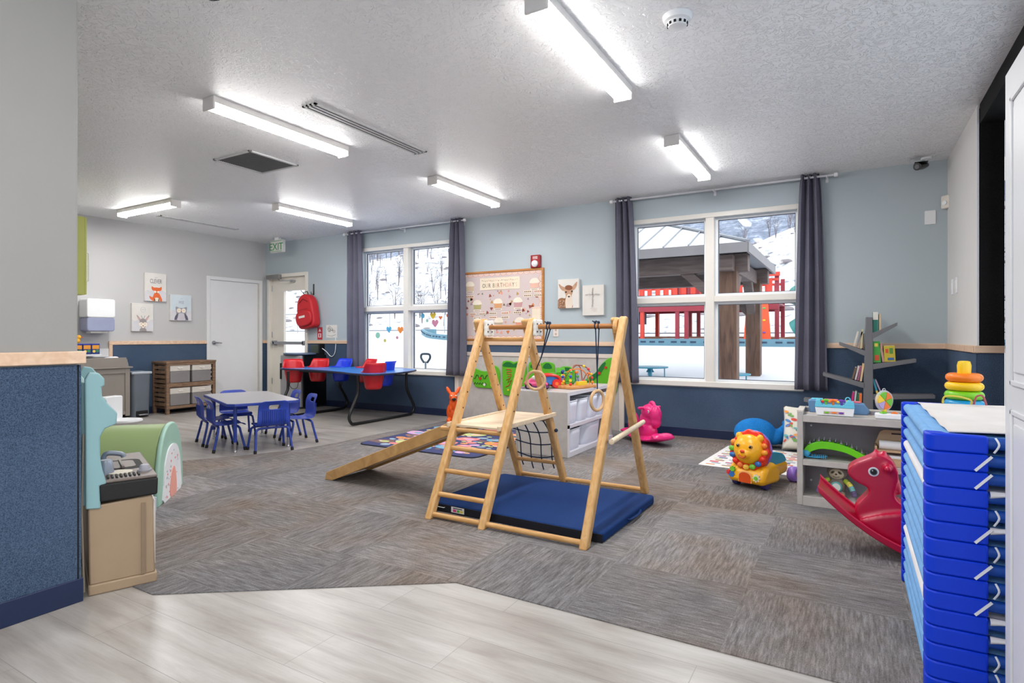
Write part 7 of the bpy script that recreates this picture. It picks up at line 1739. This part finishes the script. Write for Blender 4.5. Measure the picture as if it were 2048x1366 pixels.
m.build('roof_seam', mat('seam_grey', (150, 152, 158), 0.5), e, world=True)
m = MB(); m.beam((ex1, ey0, ez + 0.02), (R1[0], R1[1], R1[2] + 0.02), 0.10, 0.03); m.beam((ex1, ey1, ez + 0.02), (R1[0], R1[1], R1[2] + 0.02), 0.10, 0.03); m.beam(R0, R1, 0.10, 0.05); m.build('hip_cap', mat('cap_grey', (120, 124, 132), 0.5), e, world=True)
m = MB(); m.box(ex0, ex1, ey0 - 0.02, ey0 + 0.02, ez - 0.16, ez); m.box(ex1 - 0.02, ex1 + 0.02, ey0, ey1, ez - 0.16, ez); m.box(ex0, ex1, ey1 - 0.02, ey1 + 0.02, ez - 0.16, ez); m.build('fascia', mat('fascia_grey', (128, 124, 126), 0.6), e, world=True)
m = MB(); m.box(ex0 + 0.05, ex1 - 0.05, ey0 + 0.05, ey1 - 0.05, ez - 0.10, ez - 0.06); m.build('soffit', mat('soffit_grey', (140, 142, 150), 0.6), e, world=True)
def round_table(x, y, z, lab):
    e = thing('round_table', lab, 'table', (x, y, gz(x, y)), 0, 'round teal outdoor tables')
    h = z - gz(x, y); TT = mat('table_teal', (58, 140, 166), 0.5)
    m = MB(); m.lathe([(0.36, h - 0.03), (0.38, h - 0.02), (0.38, h)], (0, 0, 0), 32); m.build('tabletop', TT, e)
    m = MB(); m.cyl((0, 0, 0), (0, 0, h - 0.03), 0.04, seg=12); m.lathe([(0.09, h - 0.12), (0.05, h - 0.06), (0.1, h - 0.03)], (0, 0, 0), 14); m.build('pedestal', TT, e)
    for a in (0.3, 2.0, 3.6, 5.1):
        m = MB(); m.cyl((0.3 * math.cos(a), 0.3 * math.sin(a), -0.02), (0.3 * math.cos(a), 0.3 * math.sin(a), h - 0.03), 0.012, seg=8); m.build('leg', TT, e)
round_table(-3.72, 12.3, 0.475, 'round teal outdoor table in the snow at the left of the pavilion window')
round_table(-1.98, 11.6, 0.42, 'round teal outdoor table between the two brown pavilion posts')

# playground structure
PR = mat('playground_red', (206, 62, 44), 0.5, var=0.05); PRD = mat('playground_maroon', (150, 44, 60), 0.5, var=0.05)
e = thing('playground_structure', 'red wooden playground deck with picket rails and climbing wall outside', 'playground', (-4.4, 20.3, 1.05))
dz = 2.18
for x in (-8.6, -7.5, -6.2, -5.0, -4.7, -3.7, -2.7, -1.95):
    for y in (19.6, 21.4):
        m = MB(); m.box(x - 0.06, x + 0.06, y - 0.06, y + 0.06, gz(x, y) - 0.05, dz + (0.86 if x > -2.9 else 0.72)); m.build('post', PRD if x > -5.2 else PR, e, world=True)
m = MB(); m.box(-8.7, -1.9, 19.6, 21.5, dz - 0.06, dz); m.build('deck', PRD, e, world=True)
for y in (19.55, 21.45):
    m = MB(); m.box(-8.7, -1.9, y - 0.03, y + 0.03, dz - 0.22, dz + 0.0); m.build('deck_beam', PRD, e, world=True)
for y in (19.52, 21.48):
    m = MB(); m.box(-8.7, -1.9, y - 0.02, y + 0.02, dz + 0.66, dz + 0.74); m.box(-8.7, -1.9, y - 0.02, y + 0.02, dz + 0.08, dz + 0.14); m.build('handrail', PR, e, world=True)
    m = MB(); x = -8.6
    while x < -1.95: m.box(x, x + 0.15, y - 0.045, y - 0.02, dz + 0.02, dz + 0.72); x += 0.29
    pk = m.build('picket_panel', PR, e, world=True)
m = MB(); m.box(-2.75, -1.85, 19.4, 19.5, dz + 0.80, dz + 0.92); m.build('tower_rail', PR, e, world=True)
g0 = gz(-2.5, 19)
m = MB(); m.prism([(-2.85, g0), (-2.05, g0), (-2.15, dz), (-2.75, dz)], (0, 19.05, 0), X, Z, Y * 0.06); cwp = m.build('climbing_wall', mat('climb_orange', (232, 84, 40), 0.5), e, world=True)
hc = [(60, 80, 180), (90, 170, 90), (240, 190, 40), (120, 70, 160), (200, 50, 50)]
m = MB(); r_ = random.Random(2)
for i in range(13): m.ball((-2.7 + 0.13 * (i % 4) + 0.06 * (i % 2), 19.03, g0 + 0.12 + 0.092 * i), (0.045, 0.03, 0.03), 8, i % 5)
m.build('hand_holds', [mat('hold_%d' % c_[0], c_, 0.5) for c_ in hc], cwp, world=True)
m = MB(); m.box(-7.6, -6.3, 19.7, 20.4, 1.55, 1.95); m.box(-7.3, -6.6, 19.9, 20.3, 1.2, 1.55); m.build('play_counter', mat('play_navy', (44, 52, 84), 0.6), e, world=True)
e = thing('tube_slide', 'teal curved plastic slide at the right end of the red playground', 'slide', (-1.2, 19.4, 1.1))
m = MB(); m.tube(smoothpath([(-1.45, 20.6, 2.45), (-1.2, 20.2, 2.3), (-0.95, 19.7, 2.05), (-0.9, 19.2, 1.75), (-1.05, 18.85, 1.5), (-1.35, 18.9, 1.28)], 6), 0.33, 18); m.build('slide_tube', mat('slide_teal', (36, 124, 122), 0.4), e, world=True)
m = MB(); m.cyl((-0.9, 19.5, 1.0), (-0.9, 19.5, 1.65), 0.05, seg=10); m.build('support_post', PRD, e, world=True)
# border timbers
bp_ = [(3.5, 18.4), (0, 18.3), (-4, 18.4), (-8, 18.6), (-12, 18.9), (-15.2, 19.5), (-16.8, 20.8), (-17.0, 22.0)]
e = thing('play_area_border', 'grey-blue plastic border edging the playground in the snow', 'border edging', (-6, 19, 0.9))
S_ = smoothpath([(a, b_, 0) for a, b_ in bp_], 4)
BC2 = mat('border_blue_grey', (92, 132, 150), 0.6)
for p, q in zip(S_, S_[1:]):
    m = MB(); z0, z1 = gz(p.x, p.y), gz(q.x, q.y); m.beam((p.x, p.y, z0 + 0.10), (q.x, q.y, z1 + 0.10), 0.10, 0.24); bo = m.build('border_board', BC2, e, world=True)
m = MB()
for p, q in zip(S_, S_[1:]):
    d = (q - p)
    for k in (0.2, 0.5, 0.8):
        c_ = p + d * k; m.beam((c_.x - d.normalized().x * 0.09, c_.y - 0.055, gz(c_.x, c_.y) + 0.12), (c_.x + d.normalized().x * 0.09, c_.y - 0.055, gz(c_.x, c_.y) + 0.12), 0.01, 0.05)
m.build('board_slot', mat('slot_navy', (40, 60, 84), 0.7), e, world=True)
m = MB(); r_ = random.Random(12)
for i in range(70):
    x, y = r_.uniform(-9, 2), r_.uniform(19.0, 21.8); q = r_.uniform(0.12, 0.45); m.ball((x, y, gz(x, y) + 0.0), (q * 1.6, q * 0.7, 0.05), 8)
tag(m.build('mulch_patches', mat('mulch_brown', (150, 104, 78), 0.9, var=0.25, vscale=8)), 'brown wood mulch showing through snow under the playground', 'mulch', kind='stuff')
# wire fence
e = thing('wire_fence', 'thin wire fence along the foot of the snowy hill', 'fence', (-14, 22.6, 1.1))
for i in range(13):
    x = -38 + i * 3.5; m = MB(); m.cyl((x, 22.7, gz(x, 22.4) - 0.1), (x, 22.7, gz(x, 22.4) + 1.25), 0.025, seg=8); m.build('fence_post', SILVER, e, world=True)
m = MB()
for h in (0.18, 1.15): m.tube([(x, 22.7, gz(x, 22.4) + h) for x in range(-40, 6, 3)], 0.02, 5)
m.build('fence_wire', mat('wire_grey', (96, 100, 108), 0.5, 0.5), e, world=True)
# bare shrubs on the hill
TW = mat('bare_twig', (112, 104, 110), 0.9, var=0.15)
def shrub(seed, lab):
    r2 = random.Random(seed); e = thing('bare_shrub', lab, 'shrub', (0, 0, 0), 0, 'bare shrubs on the snowy hill')
    m = MB()
    for b0 in range(r2.randint(4, 6)):
        a = r2.uniform(0, 2 * PI); ln = r2.uniform(1.3, 2.3); sp = r2.uniform(0.1, 0.35)
        P = [Vector((0, 0, -0.1)), Vector((sp * 0.4 * math.cos(a), sp * 0.4 * math.sin(a), ln * 0.4)), Vector((sp * math.cos(a) + r2.uniform(-.1, .1), sp * math.sin(a), ln * 0.75)), Vector((sp * 1.7 * math.cos(a), sp * 1.7 * math.sin(a), ln))]
        S2 = smoothpath(P, 3); m.tube(S2, [0.026 * (1 - 0.8 * k / (len(S2) - 1)) for k in range(len(S2))], 5)
        for t in range(7):
            k = r2.randint(3, len(S2) - 2); a2 = r2.uniform(0, 2 * PI); l2 = r2.uniform(0.25, 0.6)
            q = S2[k]; m.tube([q, q + Vector((l2 * 0.5 * math.cos(a2), l2 * 0.5 * math.sin(a2), l2 * 0.5)), q + Vector((l2 * 0.7 * math.cos(a2), l2 * 0.7 * math.sin(a2), l2))], [0.011, 0.008, 0.004], 4)
    m.build('stems', TW, e)
    return e
protos = [shrub(s_, 'bare twiggy shrub growing on the snowy hillside') for s_ in (1, 2, 3)]
sxy = []; r_ = random.Random(31); first = [True] * 3
def spot(i):
    y = r_.uniform(26, 51)
    a, b_ = (-1.0, -0.69) if i < 62 else ((-1.28, -1.12) if i < 72 else (-0.2, -0.06))
    if i >= 72: y = r_.uniform(38, 51)
    return r_.uniform(a, b_) * y, y
for i in range(84):
    x, y = spot(i)
    t_ = 0
    while any(math.hypot(x - a, y - b_) < 1.5 for a, b_ in sxy) and t_ < 60:
        x, y = spot(i); t_ += 1
    sxy.append((x, y))
    k = i % 3; s_ = r_.uniform(0.5, 1.0)
    o = protos[k] if first[k] else dup(protos[k]); first[k] = False
    o.location = (x, y, gz(x, y)); o.rotation_euler = (0, 0, r_.uniform(0, 6)); o.scale = (s_, s_, s_)
m = MB()
for i in range(420):
    x, y = r_.uniform(-46, 8), r_.uniform(24, 52)
    if any(math.hypot(x - a, y - b_) < 0.8 for a, b_ in sxy): continue
    q = r_.uniform(0.06, 0.28); m.ball((x, y, gz(x, y)), (q * 1.5, q, q * 0.55), 6)
tag(m.build('hillside_tufts', mat('tuft_brown', (132, 126, 130), 0.9, var=0.2, vscale=3)), 'dark grass tufts and rocks poking out of the snowy hill', 'grass tufts', kind='stuff')
# shovel handle under the far window
e = thing('snow_shovel', 'dark D-shaped shovel handle outside the window with heart stickers', 'shovel', (-5.60, 7.0, -0.08))
m = MB(); m.tube(smoothpath([(-0.03, 0, 0.80), (-0.085, 0, 0.87), (-0.075, 0, 0.925), (0, 0, 0.935), (0.075, 0, 0.925), (0.085, 0, 0.87), (0.03, 0, 0.80)], 4), 0.017, 8); m.build('d_grip', mat('grip_slate', (56, 70, 84), 0.5), e)
m = MB(); m.cyl((0, 0, 0.02), (0, 0, 0.82), 0.015, seg=10); m.build('shaft', mat('shaft_grey', (140, 146, 150), 0.4, 0.4), e)
m = MB(); m.prism([(-0.15, 0), (0.15, 0), (0.17, 0.32), (-0.17, 0.32)], (0, 0.01, 0.0), X, Z, Y * 0.02); m.build('blade', mat('grip_slate', (56, 70, 84), 0.5), e, bevel=0.005)
# window stickers
st = [(-6.284, 1.138, 0.055, (150, 214, 190), 0, 'pale mint bubble sticker on the lower left pane'), (-6.139, 1.058, 0.032, (206, 206, 110), 0, 'small olive-yellow bubble sticker on the lower left pane'), (-6.059, 1.227, 0.050, (80, 176, 220), 1, 'blue heart sticker on the lower left pane'), (-5.832, 1.219, 0.055, (250, 146, 30), 1, 'orange heart sticker at the right of the lower left pane'), (-5.894, 1.103, 0.028, (206, 130, 160), 0, 'small mauve bubble sticker on the lower left pane'),
      (-5.405, 1.422, 0.042, (90, 186, 220), 0, 'sky blue bubble sticker on the lower right pane of the far window'), (-5.322, 1.35, 0.028, (160, 210, 190), 0, 'small mint bubble sticker on the lower right pane'), (-5.217, 1.423, 0.052, (236, 206, 40), 1, 'yellow heart sticker on the lower right pane'), (-5.178, 1.312, 0.058, (206, 130, 220), 1, 'purple heart sticker on the lower right pane'), (-5.08, 1.389, 0.03, (240, 120, 40), 1, 'small orange heart sticker on the lower right pane'), (-4.944, 1.418, 0.036, (240, 110, 70), 0, 'coral sticker at the curtain edge of the lower right pane')]
HT = [(0, -1.0), (0.55, -0.5), (0.98, 0.1), (0.95, 0.6), (0.55, 0.88), (0.15, 0.72), (0, 0.45), (-0.15, 0.72), (-0.55, 0.88), (-0.95, 0.6), (-0.98, 0.1), (-0.55, -0.5)]
for x, z, r, c_, kind_, lab in st:
    m = MB(); P = circ(x, z, r * 0.85, 16) if not kind_ else closed2d([(x + r * a, z + r * b_) for a, b_ in HT], 2)
    m.prism(P, (0, YW + 0.0895, 0), X, Z, Y * 0.0022); tag(m.build('window_sticker', clear_tint('gel_%d_%d' % (c_[0], c_[1]), c_, 0.8), smooth=False), lab, 'sticker', 'gel stickers on the window')
